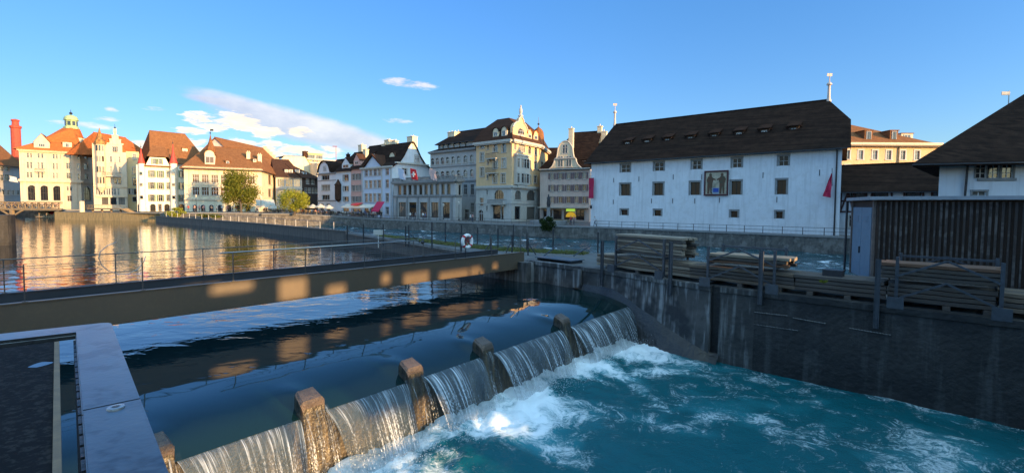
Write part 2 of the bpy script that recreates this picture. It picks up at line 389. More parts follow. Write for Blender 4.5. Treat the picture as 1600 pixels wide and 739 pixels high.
class House:
    def __init__(s, name, label, cat, P, z=0.0, group=None, wall='plaster_white'):
        s.loc = Vector((P[0], P[1], z)); s.root = thing(name, label, cat, s.loc, 0, group); s.w = MB(); s.wm = [M[wall], M['stone_pale']]; s.trim = MB()
    def part(s, b, name, mats, smooth=False, parent=None):
        o = link(name, b.mesh(name, mats, smooth, off=s.loc), s.root if parent is None else parent); return o
    def wall(s, F, z0, z1, rows=(), mi=0, u0=None, u1=None, K=None):
        """wall with real openings; rows of windows are parts"""
        u0 = 0 if u0 is None else u0; u1 = F.L if u1 is None else u1
        W_ = []
        for r in rows:
            K_ = r.get('K', K); xr = K_.x(r['xr']) if 'xr' in r else None
            for x in r['xs']:
                px = K_.x(x); hw = r['w']/K_.k/2
                ref = xr if xr is not None else px
                zt = F.z(ref, K_.y(r['yt'])); zb = F.z(ref, K_.y(r['yb']))
                pm = K_.y((r['yt']+r['yb'])/2); ua, ub = F.u(px-hw, pm), F.u(px+hw, pm)
                wd = min(max(ub-ua, .3), 12); uc = (ua+ub)/2
                wd = round(wd, 1); hh = max(round(zt-zb, 1), .3)
                if uc-wd/2 < u0+.05 or uc+wd/2 > u1-.05 or zb < z0-.02 or zb+hh > z1: 
                    uc = min(max(uc, u0+.06+wd/2), u1-.06-wd/2)
                    if zb < z0: zb = z0+.02
                    if zb+hh > z1-.02 or wd > (u1-u0)-.15: continue
                W_.append((uc, wd, zb, hh, r))
        us = sorted({u0, u1, *[a-b/2 for a, b, *_ in W_], *[a+b/2 for a, b, *_ in W_]})
        zs = sorted({z0, z1, *[c for _, _, c, _, _ in W_], *[c+e for _, _, c, e, _ in W_]})
        for i in range(len(us)-1):
            if us[i+1]-us[i] < 1e-4: continue
            for j in range(len(zs)-1):
                if zs[j+1]-zs[j] < 1e-4: continue
                uc, zc = (us[i]+us[i+1])/2, (zs[j]+zs[j+1])/2
                if any(abs(uc-a) < b/2 and c < zc < c+e for a, b, c, e, _ in W_): continue
                s.w.face([F.p(us[i], 0, zs[j]), F.p(us[i+1], 0, zs[j]), F.p(us[i+1], 0, zs[j+1]), F.p(us[i], 0, zs[j+1])], mi)
        for a, b, c, e, r in W_:
            dp = r.get('dp', .2); arch = r.get('arch', False)
            A, B, Z0, Z1 = a-b/2, a+b/2, c, c+e
            q = [(A, Z0), (B, Z0), (B, Z1), (A, Z1)]
            if arch:
                ap = [(a+x, c+z) for x, z in arc_pts(b, e, 10)]
                for (p0, p1) in zip(ap[:5], ap[1:6]): s.w.face([F.p(A, 0, Z1), F.p(*p1[:1], 0, p1[1]), F.p(p0[0], 0, p0[1])], mi)
                for (p0, p1) in zip(ap[5:], ap[6:]): s.w.face([F.p(B, 0, Z1), F.p(p1[0], 0, p1[1]), F.p(p0[0], 0, p0[1])], mi)
                q = [(A, Z0), (B, Z0)]+ap[::-1]
            for k in range(len(q)):
                p0, p1 = q[k], q[(k+1) % len(q)]
                s.w.face([F.p(p0[0], 0, p0[1]), F.p(p1[0], 0, p1[1]), F.p(p1[0], -dp, p1[1]), F.p(p0[0], -dp, p0[1])], mi)
            s.put_window(F, a, b, c, e, r, dp)
    def put_window(s, F, a, b, c, e, r, dp=.2, parent=None):
        arch = r.get('arch', False)
        me, g = win_mesh(b, e, r.get('mull', 1), tuple(r.get('trans', (.66,))), r.get('sur', .12), arch, r.get('sill', True), r.get('fm', 'frame_white'), r.get('sm', 'stone_pale'), dp)
        loc = F.p(a, 0, c)-s.loc
        nm = r.get('name', 'window')
        o = link(nm, me, s.root if parent is None else parent, loc, F.a)
        gm = r.get('glass', 'glass')
        if r.get('name') in ('door', 'gate'): o2 = link('door_leaf', pane_mesh(me.name, g, r.get('glass', 'wood_dark')), o)
        else: link('pane', pane_mesh(me.name, g, gm), o)
        if r.get('shut'):
            sw = min(b/2, .62)*r.get('sk', 1.0); sme = shutter_mesh(sw, e, r['shut'])
            for sg in (-1, 1): link('shutter', sme, s.root, F.p(a+sg*(b/2+sw/2+r.get('sur', .12)*.6+.03), .02, c)-s.loc, F.a)
        return o
    def poly(s, F, pts, mi=0): s.w.face([F.p(u, 0, z) for u, z in pts], mi)
    def band(s, F, z, h=.3, out=.25, u0=None, u1=None):
        u0 = -.0 if u0 is None else u0; u1 = F.L if u1 is None else u1
        c = F.p((u0+u1)/2, out/2-.02, z); s.trim.box(c, (u1-u0+out*.8, out+.04, h), rz=F.a); s.trim.box(c+Vector((0, 0, -h*.7)), (u1-u0, out*.5+.04, h*.5), rz=F.a)
    def pil(s, F, u, z0, z1, w=.4, out=.12): s.trim.box(F.p(u, out/2-.02, (z0+z1)/2), (w, out+.04, z1-z0), rz=F.a)
    def done(s, trim='stone_pale'):
        if s.w.f: s.part(s.w, 'wall', s.wm)
        if s.trim.f: s.part(s.trim, 'cornice', [M[trim]])
def offset_quad(Q, o):
    n = len(Q); out = []
    for i in range(n):
        p, a, b = Vector(Q[i]), Vector(Q[i-1]), Vector(Q[(i+1) % n])
        d1 = (p-a).normalized(); d2 = (b-p).normalized(); n1 = Vector((d1.y, -d1.x)); n2 = Vector((d2.y, -d2.x))
        k = 1+n1.dot(n2); out.append(p+(n1+n2)*(o/max(k, .3)))
    return out
def quad(F, depth): return [F.P0, F.P1, F.P1-F.n*depth, F.P0-F.n*depth]
def roof(H, Q, ze, zr, a=0.0, b=1.0, over=.5, mat_='tiles_brown', name='roof', half=None, th=.18):
    """ridge roof over quad A,B (front) C,D (back); a/b = where the ridge starts/ends (0/1 = gable). half=(hl,hr): half-hip drop fraction"""
    E = offset_quad(Q, over); zl = ze-over*.55
    A, B, C, D = [Vector((p.x, p.y, zl)) for p in E]
    R1 = (A+D)/2; R2 = (B+C)/2; r1 = R1.lerp(R2, a); r2 = R1.lerp(R2, b); r1.z = r2.z = zr
    m = MB()
    if half:
        hl, hr = half
        # right end half hip
        k = hr
        f1 = B.lerp(r2+(R2-r2)*0, 0)
        e = Vector((R2.x, R2.y, zr))
        pB = B.lerp(Vector((e.x, e.y, zr)), k); pC = C.lerp(Vector((e.x, e.y, zr)), k)
        m.face([A, B, pB, r2, r1]); m.face([C, D, r1, r2, pC]); m.face([pB, pC, r2])
        m.face([D, A, r1])
        H.halfpts = (pB, pC, B, C)
    else:
        m.face([A, B, r2, r1]); m.face([C, D, r1, r2])
        if b < 1: m.face([B, C, r2])
        if a > 0: m.face([D, A, r1])
    n0 = len(m.f)
    # underside and fascia give the roof a thickness
    for f in list(m.f[:n0]):
        m.face([Vector(m.v[i])-Vector((0, 0, th)) for i in reversed(f)])
    L_ = [A, B, C, D]
    for i in range(4):
        p, q = L_[i], L_[(i+1) % 4]
        g_end = (i == 1 and b >= 1) or (i == 3 and a <= 0)
        dz = Vector((0, 0, th))
        if g_end:
            rr = r2 if i == 1 else r1
            if half and i == 1:
                pts = [B, pB, pC, C]
            else: pts = [p, rr, q]
            for x, y in zip(pts, pts[1:]): m.face([x, y, y-dz, x-dz])
        else: m.face([p, q, q-dz, p-dz])
    o = H.part(m, name, [M[mat_]])
    cap = MB(); cap.tube([r1+Vector((0, 0, .02)), r2+Vector((0, 0, .02))], .13, 6)
    H.part(cap, 'ridge_cap', [M[mat_]], parent=None)
    gt = MB(); gt.beam(A-Vector((0, 0, .12))+(A-D).normalized()*.07, B-Vector((0, 0, .12))+(B-C).normalized()*.07, .14, .12)
    H.part(gt, 'gutter', [M['iron']])
    return o, (A, B, C, D, r1, r2)
def mansard(H, Q, z0, z1, inset, z2, a, b, over=.4, mat_='tiles_dark', mat2=None):
    E = [Vector((p.x, p.y, z0)) for p in offset_quad(Q, over)]; I = [Vector((p.x, p.y, z1)) for p in offset_quad(Q, -inset)]
    m = MB(); Md = [x.lerp(y, .35)-Vector((0, 0, .25)) for x, y in zip(E, I)]
    for i in range(4):
        j = (i+1) % 4; m.face([E[i], E[j], Md[j], Md[i]]); m.face([Md[i], Md[j], I[j], I[i]])
    m.face([v-Vector((0, 0, .02)) for v in reversed(E)])
    H.part(m, 'roof', [M[mat_]])
    m = MB(); A, B, C, D = I; R1 = (A+D)/2; R2 = (B+C)/2; r1 = R1.lerp(R2, a); r2 = R1.lerp(R2, b); r1.z = r2.z = z2
    m.face([A, B, r2, r1]); m.face([C, D, r1, r2]); m.face([B, C, r2]); m.face([D, A, r1])
    H.part(m, 'upper_roof', [M[mat2 or mat_]])
    return E, I, r1, r2
def dormer(H, F, back, K, x, yt, yb, w, dep=2.5, kind='gable', wallm='plaster_cream', roofm='tiles_brown', win=None, rh=None, hk=.62, wk=.55):
    G = F.b(back); px = K.x(x); hw = w/K.k/2
    pm = K.y((yt+yb)/2); ua, ub = G.u(px-hw, pm), G.u(px+hw, pm); W_ = abs(ub-ua); zt = G.z(px, K.y(yt)); zb = G.z(px, K.y(yb)); uc = (ua+ub)/2
    h = zt-zb; loc = G.p(uc, 0, zb)
    b = MB(); ov = .14
    rise = rh if rh is not None else (W_*.42 if kind == 'gable' else (W_*.5 if kind == 'round' else (.12 if kind == 'flat' else .35)))
    bh = h-rise if kind != 'shed' else h-.1
    bh = max(bh, h*.45); rise = h-bh
    b.box2(-W_/2, W_/2, 0, dep, 0, bh, 0)
    if kind == 'gable': b.face([(-W_/2, 0, bh), (W_/2, 0, bh), (0, 0, h)])
    if kind == 'round': b.face([(W_/2*cos(pi*i/10), -.01, bh+rise*sin(pi*i/10)) for i in range(11)])
    body = link('dormer', b.mesh('dormer', [M[wallm]]), H.root, loc-H.loc, F.a)
    r = MB(); W2 = W_/2+ov
    if kind == 'gable':
        k = rise/(W_/2)
        for sg in (-1, 1):
            a0 = Vector((sg*W2, -ov, bh-ov*k)); a1 = Vector((0, -ov, h)); a2 = Vector((0, dep, h)); a3 = Vector((sg*W2, dep, bh-ov*k)); u = Vector((0, 0, .1))
            r.face([a0, a1, a2, a3]); r.face([a0+u, a1+u, a2+u, a3+u]); r.face([a0, a1, a1+u, a0+u]); r.face([a0, a3, a3+u, a0+u])
    elif kind == 'round':
        rows = [[(W2*cos(pi*i/10), y, bh+(rise+.1)*sin(pi*i/10)) for i in range(11)] for y in (-ov, dep)]
        r.grid(rows); r.grid([[(W2*cos(pi*i/10), -ov, bh+(rise+.1)*sin(pi*i/10)) for i in range(11)], [((W2-.12)*cos(pi*i/10), -ov, bh+(rise)*sin(pi*i/10)) for i in range(11)]])
    elif kind == 'shed':
        r.face([(-W2, -.25, bh), (W2, -.25, bh), (W2, dep, h+.5), (-W2, dep, h+.5)]); r.box2(-W2, W2, -.27, -.2, bh-.05, bh+.06)
        b2 = 0
    else: r.box2(-W2, W2, -ov, dep, bh, bh+.14)
    link('dormer_roof', r.mesh('dormer_roof', [M[roofm]]), body)
    if win is None: win = {}
    ww, wh = round(max(W_*wk, .3), 1), round(max(bh*hk, .3), 1)
    me, g = win_mesh(ww, wh, win.get('mull', 1), tuple(win.get('trans', ())), .06, False, False, win.get('fm', 'frame_white'), 'frame_white', .02)
    o = link('window', me, body, (0, -.05, (bh-wh)*.5)); link('pane', pane_mesh(me.name, g, win.get('glass', 'glass')), o)
    return body
def chimney(H, P, z0, z1, w=.8, d=.6, rz=0.0, m='plaster_cream', pots=2):
    b = MB(); b.box((P[0], P[1], (z0+z1)/2), (w, d, z1-z0), rz=rz); b.box((P[0], P[1], z1+.08), (w+.22, d+.22, .16), rz=rz)
    for i in range(pots):
        o = (i-(pots-1)/2)*w*.45; b.lathe((P[0]+o*cos(rz), P[1]+o*sin(rz), z1+.16), [(.12, 0), (.1, .4), (.13, .42)], 8)
    H.part(b, 'chimney', [M[m]])
def chim_px(H, F, back, K, x, yt, yb, w, m='plaster_cream', pots=2):
    G = F.b(back); px = K.x(x); pm = K.y(yb); u = G.u(px, pm); W_ = abs(G.u(px+w/K.k/2, pm)-G.u(px-w/K.k/2, pm)); P = G.p(u)
    chimney(H, P, G.z(px, K.y(yb))-1.2, G.z(px, K.y(yt)), W_, W_*.7, F.a, m, pots)
def spike(H, P, z0, z1, name='finial', r=.06, ball=True, vane=False):
    b = MB(); b.tube([(P[0], P[1], z0), (P[0], P[1], z1)], r, 6, r2=r*.4)
    if ball:
        zb = z0+(z1-z0)*.35; b.lathe((P[0], P[1], zb), [(.0, -r*3), (r*2.4, -r*1.6), (r*3, 0), (r*2.4, r*1.6), (0, r*3)], 8)
    if vane: b.box((P[0]+.45, P[1], z1-.35), (.8, .03, .45))
    H.part(b, name, [M['iron']])
def balcony(H, F, K, x0, x1, yt, yb, out=.9):
    ua, ub = F.u(K.x(x0), K.y(yb)), F.u(K.x(x1), K.y(yb)); uc = (ua+ub)/2; w = ub-ua; px = K.x((x0+x1)/2)
    zb = F.z(px, K.y(yb)); zt = F.z(px, K.y(yt)); b = MB()
    b.box(F.p(uc, out/2, zb+.08), (w, out, .16), rz=F.a)
    for sg in (-.35, .35): b.box(F.p(uc+sg*w, out*.3, zb-.2), (.2, out*.6, .4), rz=F.a)
    H.part(b, 'balcony', [M['stone_pale']])
    r = MB()
    h = max(.9, zt-zb-.1)
    r.box(F.p(uc, out-.05, zb+h), (w, .05, .05), rz=F.a)
    for sg in (-.5, .5): r.beam(F.p(uc+sg*w, 0, zb+h), F.p(uc+sg*w, out-.05, zb+h), .05, .05)
    n = max(4, int(w/.16))
    for i in range(n+1): r.box(F.p(uc-w/2+w*i/n, out-.05, zb+h/2), (.03, .03, h), rz=F.a)
    H.part(r, 'balcony_railing', [M['iron']])
# ================================================================= SETTING: ground, quays, water
ZUP, ZRIV, ZLOW, ZTOP = 0.0, -1.25, -1.8, 1.1
ZQ, ZL = .8, 2.0
WC = Vector((-4.4, 10.25)); WE = Vector((.645, .764)); WM = Vector((.764, -.645))
def wp(s_, o, z=0.0):
    q = WC+WE*s_+WM*o; return Vector((q.x, q.y, z))
WALL = [Vector(p) for p in ((-18.2, 52.8), (.9, 27.0), (4.5, 23.2), (7.6, 18.9), (14.1, 13.1), (24, 4.2), (36, -6.5))]
FAR = [Vector(p) for p in ((48, -5), (26, 13), (16.2, 22.2), (5.9, 32), (2.75, 33.2), (-.3, 35.3), (-5.6, 40.5), (-18.5, 54.2))]
M['grass'] = mat('grass', (.05, .075, .022), (.035, .05, .018), scale=1.5, bump=.5)
M['concrete_top'] = mat('concrete_top', (.12, .12, .115), (.07, .07, .068), scale=1.2, bump=.3)
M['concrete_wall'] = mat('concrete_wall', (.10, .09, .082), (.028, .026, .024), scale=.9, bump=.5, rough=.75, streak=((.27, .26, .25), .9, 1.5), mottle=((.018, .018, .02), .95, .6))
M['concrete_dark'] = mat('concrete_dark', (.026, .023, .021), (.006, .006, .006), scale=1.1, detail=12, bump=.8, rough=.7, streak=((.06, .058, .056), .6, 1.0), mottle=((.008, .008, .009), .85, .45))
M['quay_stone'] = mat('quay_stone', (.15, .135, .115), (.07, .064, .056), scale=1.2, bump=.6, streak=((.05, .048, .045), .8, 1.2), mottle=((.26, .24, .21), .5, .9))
M['pavement'] = mat('pavement', (.13, .125, .12), (.10, .097, .093), scale=1.0)
M['riverbed'] = mat('riverbed', (.05, .05, .04), scale=.2)
M['hill_green'] = mat('hill_green', (.05, .07, .03), (.03, .045, .02), scale=.02, bump=0)
# ground sheet to the horizon, dipping under the river
b = MB(); S_ = 3000
b.face([(-S_, -600, -4), (S_, -600, -4), (S_, 140, -4), (-S_, 140, -4)])
tag(link('riverbed', b.mesh('riverbed', [M['riverbed']])), kind='structure')
QE = [(-420, 190, 2.0), (-240, 162, 2.0), (-124, 143, 2.0), (-111, 117.2, 1.75), (-79.8, 107.8, 1.75), (-66, 111, 2.0), (-52, 116.5, 1.7), (-45, 118, 1.3), (-40, 117, .95), (-29, 108.5, ZQ), (-10.3, 94, ZQ), (3.8, 82.5, ZQ), (13.6, 78.3, ZQ), (39, 56.2, ZQ), (60, 39, ZQ), (120, -12, ZQ)]
b = MB()
far_row = [(p[0]*6 if p[0] < 0 else p[0]*9+20, 1500, 2) for p in QE]
mid_row = [(p[0]*1.35+ (0 if p[0] < 20 else 12), p[1]+45, p[2]+.3) for p in QE]
mid_row[-1] = (400, 60, 1); far_row[-1] = (2500, 600, 1)
b.grid([QE, mid_row, far_row])
tag(link('town_ground', b.mesh('town_ground', [M['pavement']])), kind='structure')
# quay wall: battered masonry with coping (built along the far bank)
def wall_strip(name, pts, z_lo, mats, thick=.6, batter=.15, cope=.12, label=None, cat=None, coping=True):
    b = MB()
    rows = []
    P = [Vector((p[0], p[1])) for p in pts]
    N = []
    for i in range(len(P)):
        d = (P[min(i+1, len(P)-1)]-P[max(i-1, 0)]).normalized(); N.append(Vector((d.y, -d.x)))
    lo = [(p.x+n.x*batter, p.y+n.y*batter, z_lo) for p, n in zip(P, N)]
    hi = [(p.x, p.y, q[2]-.02) for p, q in zip(P, pts)]
    bk = [(p.x-n.x*thick, p.y-n.y*thick, q[2]-.02) for p, n, q in zip(P, N, pts)]
    b.grid([lo, hi, bk])
    if coping:
        c0 = [(p.x+n.x*cope, p.y+n.y*cope, q[2]-.14) for p, n, q in zip(P, N, pts)]
        c1 = [(p.x+n.x*cope, p.y+n.y*cope, q[2]+.06) for p, n, q in zip(P, N, pts)]
        c2 = [(p.x-n.x*thick, p.y-n.y*thick, q[2]+.06) for p, n, q in zip(P, N, pts)]
        c3 = [(p.x, p.y, q[2]-.14) for p, n, q in zip(P, N, pts)]
        b.grid([c3, c0, c1, c2], 1)
    o = link(name, b.mesh(name, mats)); return tag(o, label, cat)
wall_strip('quay_wall', [p for p in QE[6:]], -3.5, [M['quay_stone'], M['stone_grey']], label='long grey stone quay wall along the far bank of the fast river', cat='quay wall')

wall_strip('quay_wall', [(-420, 190, 2.0), (-240, 162, 2.0), (-124, 142.9, 2.0)], -3.5, [M['quay_stone'], M['stone_grey']], label='stone quay wall in shade behind the lattice bridge at the far left', cat='quay wall')
# ---- water materials
def water_mat(name, deep, scale, strength, dist, rough=.03, stretch=(1, 1, 1), foam=None, rot=0.0, spec=.8):
    m = bpy.data.materials.new(name); m.use_nodes = True; t = NT(m.node_tree)
    tc = t.n('ShaderNodeTexCoord'); mp = t.n('ShaderNodeMapping', {'Vector': (tc, 'Object'), 'Scale': stretch, 'Rotation': (0, 0, rot)})
    n1 = t.n('ShaderNodeTexNoise', {'Vector': mp, 'Scale': scale, 'Detail': 3.0, 'Roughness': .5, 'Distortion': .4})
    n2 = t.n('ShaderNodeTexNoise', {'Vector': mp, 'Scale': scale*.22, 'Detail': 2.0})
    h = t.math('ADD', n1, t.math('MULTIPLY', n2, 1.8))
    bp = t.n('ShaderNodeBump', {'Height': h, 'Strength': strength, 'Distance': dist})
    col = deep; rg = rough
    if foam:
        nf = t.n('ShaderNodeTexNoise', {'Vector': mp, 'Scale': foam[0], 'Detail': 8.0, 'Roughness': .7, 'Distortion': .6})
        nf2 = t.n('ShaderNodeTexNoise', {'Vector': (tc, 'Object'), 'Scale': foam[2], 'Detail': 2.0})
        mk = t.ramp(t.math('ADD', t.math('MULTIPLY', nf, .7), t.math('MULTIPLY', nf2, .3)), [(foam[1], 0.0), (foam[1]+.07, 1.0)])
        col = (t.mix(mk, deep, (.62, .70, .76)), 2); rg = t.math('ADD', t.math('MULTIPLY', mk, .6), rough)
    p = t.n('ShaderNodeBsdfPrincipled', {'Base Color': col if isinstance(col, tuple) and hasattr(col[0], 'outputs') else (*deep, 1), 'Roughness': rg, 'Normal': bp, 'Specular IOR Level': spec, 'IOR': 1.33})
    t.n('ShaderNodeOutputMaterial', {'Surface': p})
    return m
M['water_upper'] = water_mat('water_upper', (.003, .012, .016), 1.5, .22, .10, rough=.02, stretch=(.55, 1.0, 1), rot=-.65)
M['water_weir'] = water_mat('water_weir', (.003, .016, .017), .8, .10, .10, rough=.04, stretch=(.4, 1.0, 1), rot=-.7)
M['water_river'] = water_mat('water_river', (.010, .060, .080), 1.1, .9, .25, rough=.10, foam=(.50, .565, .10), stretch=(1.0, 1.8, 1), rot=.7)
# upper pool: flat sheet, then the smooth lip that bends over the crest
s0, s1 = -26.0, 15.3
def lip_z(o): return 0.0 if o <= -3 else -.34*((o+3)/3.1)**2.9
OS = [-3.0+i*.25 for i in range(12)]+[-.05, .1]
b = MB(); up = [wp(s0, -3), wp(s1+.6, -3)]
poly = [(up[0].x, up[0].y, 0), (up[1].x, up[1].y, 0), (3.0, 25.4, 0), (.9, 27.3, 0), (-18.2, 53.1, 0), (-23, 58, 0), (-61.5, 93, 0), (-79, 106, 0), (-80, 109, 0), (-111, 119, 0), (-125, 145, 0), (-240, 164, 0), (-420, 192, 0), (-180, -60, 0)]
b.face(poly)
tag(link('upper_river_water', b.mesh('upper_river_water', [M['water_upper']], recalc=False)), kind='structure')
PIERS = [-8.4, -5.6, -2.8, 0.0, 2.77, 5.53, 9.84]
b = MB(); rows = []
NS = 260
for o in OS:
    row = []
    for i in range(NS+1):
        s_ = s0+(s1+.4-s0)*i/NS; z = lip_z(o)
        for p in PIERS:
            ds = abs(s_-p)
            if ds < .9: z += .06*exp(-(ds/.34)**2)*exp(-((o+.75)/.5)**2)      # water heaps up against each pier
        z += .008*noise.noise(Vector((s_*1.1, o*.6, 0)))*(1 if o > -2.9 else 0)
        row.append(wp(s_, o, z))
    rows.append(row)
b.grid(rows)
tag(link('weir_lip_water', b.mesh('weir_lip_water', [M['water_weir']], smooth=True, recalc=True)), kind='structure')
# fast river branch behind the beam storage
b = MB()
def rz_(x, y):
    return ZRIV+.20*noise.fractal(Vector((x*.20, y*.30, 1.7)), 1.0, 2.0, 4)+.12*noise.noise(Vector((x*.9, y*1.2, .3)))
GX = [-75+i*.75 for i in range(220)]; GY = [-10+j*.75 for j in range(175)]
rows = [[(x, y, rz_(x, y)) for x in GX] for y in GY]
def inside_river(x, y):
    # between the dam / strip and the quay line
    def below(pts, x, y, flip=False):
        for (a, c) in zip(pts, pts[1:]):
            lo, hi = sorted((a[0], c[0]))
            if lo <= x <= hi and hi > lo:
                k = (x-a[0])/(c[0]-a[0]); return a[1]+(c[1]-a[1])*k
        return None
    yq = below(QE, x, y); dm = [(-80, 106), (-61.7, 92), (-40, 74), (-18.5, 53.2), (-.3, 33), (5.9, 30), (16.2, 20), (48, -7), (90, -30)]
    yd = below(dm, x, y)
    return yq is not None and yd is not None and yd-1 < y < yq+1.5
rb = MB(); idx = {}
for j in range(len(GY)-1):
    for i in range(len(GX)-1):
        if inside_river((GX[i]+GX[i+1])/2, (GY[j]+GY[j+1])/2):
            ks = []
            for (jj, ii) in ((j, i), (j, i+1), (j+1, i+1), (j+1, i)):
                if (jj, ii) not in idx: idx[(jj, ii)] = len(rb.v); rb.v.append(rows[jj][ii])
                ks.append(idx[(jj, ii)])
            rb.f.append(tuple(ks)); rb.m.append(0); rb.uv.append(None)
tag(link('fast_river_water', rb.mesh('fast_river_water', [M['water_river']], smooth=True, recalc=False)), kind='structure')

# ---- strip between basin and river (concrete top, grass verge)
b = MB()
top = [(p.x+.10, p.y+.12) for p in WALL]+[(p.x, p.y) for p in FAR]
b.prism(top, -4, ZTOP-.01, 0)
tag(link('island_strip', b.mesh('island_strip', [M['concrete_top']])), kind='structure')
# grass verge: many blades
random.seed(3); b = MB()
verge = [(-14.5, 49.8), (-5.6, 39.8), (-.3, 34.7), (5.2, 31.7), (4.6, 30.6), (-1.2, 33.0), (-5.0, 37.0), (-13.0, 47.0)]
def in_poly(x, y, P):
    c = False
    for i in range(len(P)):
        a, d = P[i], P[i-1]
        if (a[1] > y) != (d[1] > y) and x < (d[0]-a[0])*(y-a[1])/(d[1]-a[1])+a[0]: c = not c
    return c
nb = 0
while nb < 9000:
    x, y = random.uniform(-15, 6), random.uniform(30, 51)
    if not in_poly(x, y, verge): continue
    a = random.uniform(0, pi); h = random.uniform(.06, .22); w = random.uniform(.02, .05); l = random.uniform(-.1, .1)
    b.face([(x-w*cos(a), y-w*sin(a), ZTOP-.02), (x+w*cos(a), y+w*sin(a), ZTOP-.02), (x+l, y+l*.6, ZTOP+h)]); nb += 1
M['grass_blade'] = mat('grass_blade', (.09, .12, .025), (.12, .11, .03), scale=.8, bump=0)
tag(link('grass_verge', b.mesh('grass_verge', [M['grass_blade']], recalc=False)), kind='stuff')
# ================================================================= TOWN
D1 = Vector((.80, .60)).normalized()
def onfac(px, P, d): return P+d*onl(px, P, d)
# ---- far-left shaded house with the long orange-brown roof
P0 = xy(-90, 120); P1 = xy(36, 150)
F = Fac(P0, P1)
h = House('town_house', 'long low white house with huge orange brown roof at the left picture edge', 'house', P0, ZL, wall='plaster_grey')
ze = F.z(20, 258); zr = F.z(5, 205)
h.wall(F, ZL, ze+.3, [dict(xs=[42, 8], yt=372, yb=398, w=24, trans=(.5,)), dict(xs=[42, 8], yt=418, yb=452, w=26), dict(xs=[20, 48, 76, 105], yt=508, yb=535, w=16)], K=K1)
Q = [P0, P1, P1-F.n*22, P0-F.n*22]
for a_, b_ in ((1, 2), (3, 0)): h.wall(Fac(Q[a_], Q[b_]), ZL, ze+.3)
h.poly(Fac(P1, Q[2]), [(0, ze), (22, ze), (11, zr-.4)])
roof(h, Q, ze, zr+3, 0, 1, .8, 'tiles_brown')
h.done()
# ---- red chimney tower behind it
P = xy(24.5, 158, 205)
zt, zb = zcol(P, 186), ZL
b = MB(); r = 24.5
rr = (xy(33, 158, 205)-xy(16.5, 158, 205)).length/2*.86
b.lathe((P.x, P.y, 0), [(rr*.86, zb), (rr*.84, zcol(P, 201)), (rr*1.02, zcol(P, 200)), (rr*1.02, zcol(P, 197.5)), (rr*.62, zcol(P, 196)), (rr*.58, zcol(P, 190)), (rr*.75, zcol(P, 189.5)), (rr*.7, zcol(P, 187.5)), (0.05, zt)], 12)
tag(link('brick_tower', b.mesh('brick_tower', [M['red_brick']])), 'slim red tower with a stepped cap rising behind the orange roof at the far left', 'tower')

# ---- grand hotel-like house with arches and green cupola
P0 = xy(33.5, 132); P1 = onfac(128.5, P0, D1); F = Fac(P0, P1); d2 = Vector((-.35, .937)).normalized(); P2 = onfac(148.5, P1, d2)
h = House('corner_palace', 'grand cream palace with arched ground floor, orange hip roof and green copper cupola', 'building', P0, ZL, wall='sandstone')
ze = F.z(60, K1.y(276))
up = dict(xs=[160, 179, 222, 243, 309, 328, 343], w=12, mull=0, sur=.08, sill=False)
h.wall(F, ZL, ze+.2, [dict(up, xr=172, yt=292, yb=320), dict(up, xr=172, yt=344, yb=382), dict(up, xr=172, yt=402, yb=436),
    dict(xs=[393], w=25, xr=393, yt=295, yb=322), dict(xs=[395], w=28, xr=395, yt=350, yb=385), dict(xs=[397], w=28, xr=397, yt=408, yb=440),
    dict(xs=[452], w=12, mull=0, xr=452, yt=356, yb=388), dict(xs=[453], w=12, mull=0, xr=453, yt=300, yb=326), dict(xs=[456], w=12, mull=0, xr=456, yt=414, yb=444),
    dict(xs=[184, 257, 331], xr=184, yt=478, yb=566, w=46, arch=True, mull=2, trans=(.5,), glass='glass_dark', fm='frame_dark'),
    dict(xs=[390, 409], xr=400, yt=485, yb=510, w=12, arch=True, mull=0), dict(xs=[402], xr=402, yt=540, yb=572, w=26, name='door', sill=False)], K=K1)
F2 = Fac(P1, P2)
h.wall(F2, ZL, ze+.2, [dict(xs=[497], w=22, yt=300, yb=326), dict(xs=[497], w=24, yt=356, yb=388), dict(xs=[499], w=22, yt=414, yb=444), dict(xs=[505], w=40, yt=487, yb=566, arch=True, mull=2, glass='glass_dark', fm='frame_dark')], K=K1)
Q = [P0, P1, P2, P0-F.n*15]
h.wall(Fac(Q[2], Q[3]), ZL, ze+.2); h.wall(Fac(Q[3], Q[0]), ZL, ze+.2)
zc = F.z(60, K1.y(452)); h.band(F, zc, .5, .7); h.band(F2, zc, .5, .6); h.band(F, ze-.1, .5, .8); h.band(F2, ze-.1, .5, .7)
for x in (145, 205, 288, 352, 432): h.pil(F, F.u(K1.x(x)), zc+.3, ze-.4, .5)
for x in (150, 220, 294, 365, 440): h.pil(F, F.u(K1.x(x)), ZL, zc-.3, .8, .2)
balcony(h, F, K1, 205, 262, 382, 402, .9)
EQ = offset_quad(Q, 1.0)
zt = zcol((P0+P2)/2, K1.y(150))
C_ = Vector((0, 0)); 
for q in Q: C_ += q/4
cp = xy(K1.x(412), 142.5, K1.y(150)); zt = zcol(cp, K1.y(152))
m = MB(); base = [Vector((q.x, q.y, ze)) for q in EQ]; mid = [Vector((q.x, q.y, ze)).lerp(Vector((cp.x, cp.y, ze)), .42)+Vector((0, 0, (zt-ze)*.36)) for q in EQ]
tp = [Vector((cp.x, cp.y, zt))+Vector((cos(a), sin(a), 0))*1.9 for a in (pi*1.25, pi*1.75, pi*.25, pi*.75)]
m.grid([base, mid, tp], close=True); m.face(tp); m.face([v-Vector((0, 0, .1)) for v in base])
h.part(m, 'roof', [M['tiles_orange']])
r0 = (xy(K1.x(443), cp.y, 195)-xy(K1.x(377), cp.y, 195)).length/2
zz = lambda y: zcol(cp, K1.y(y))
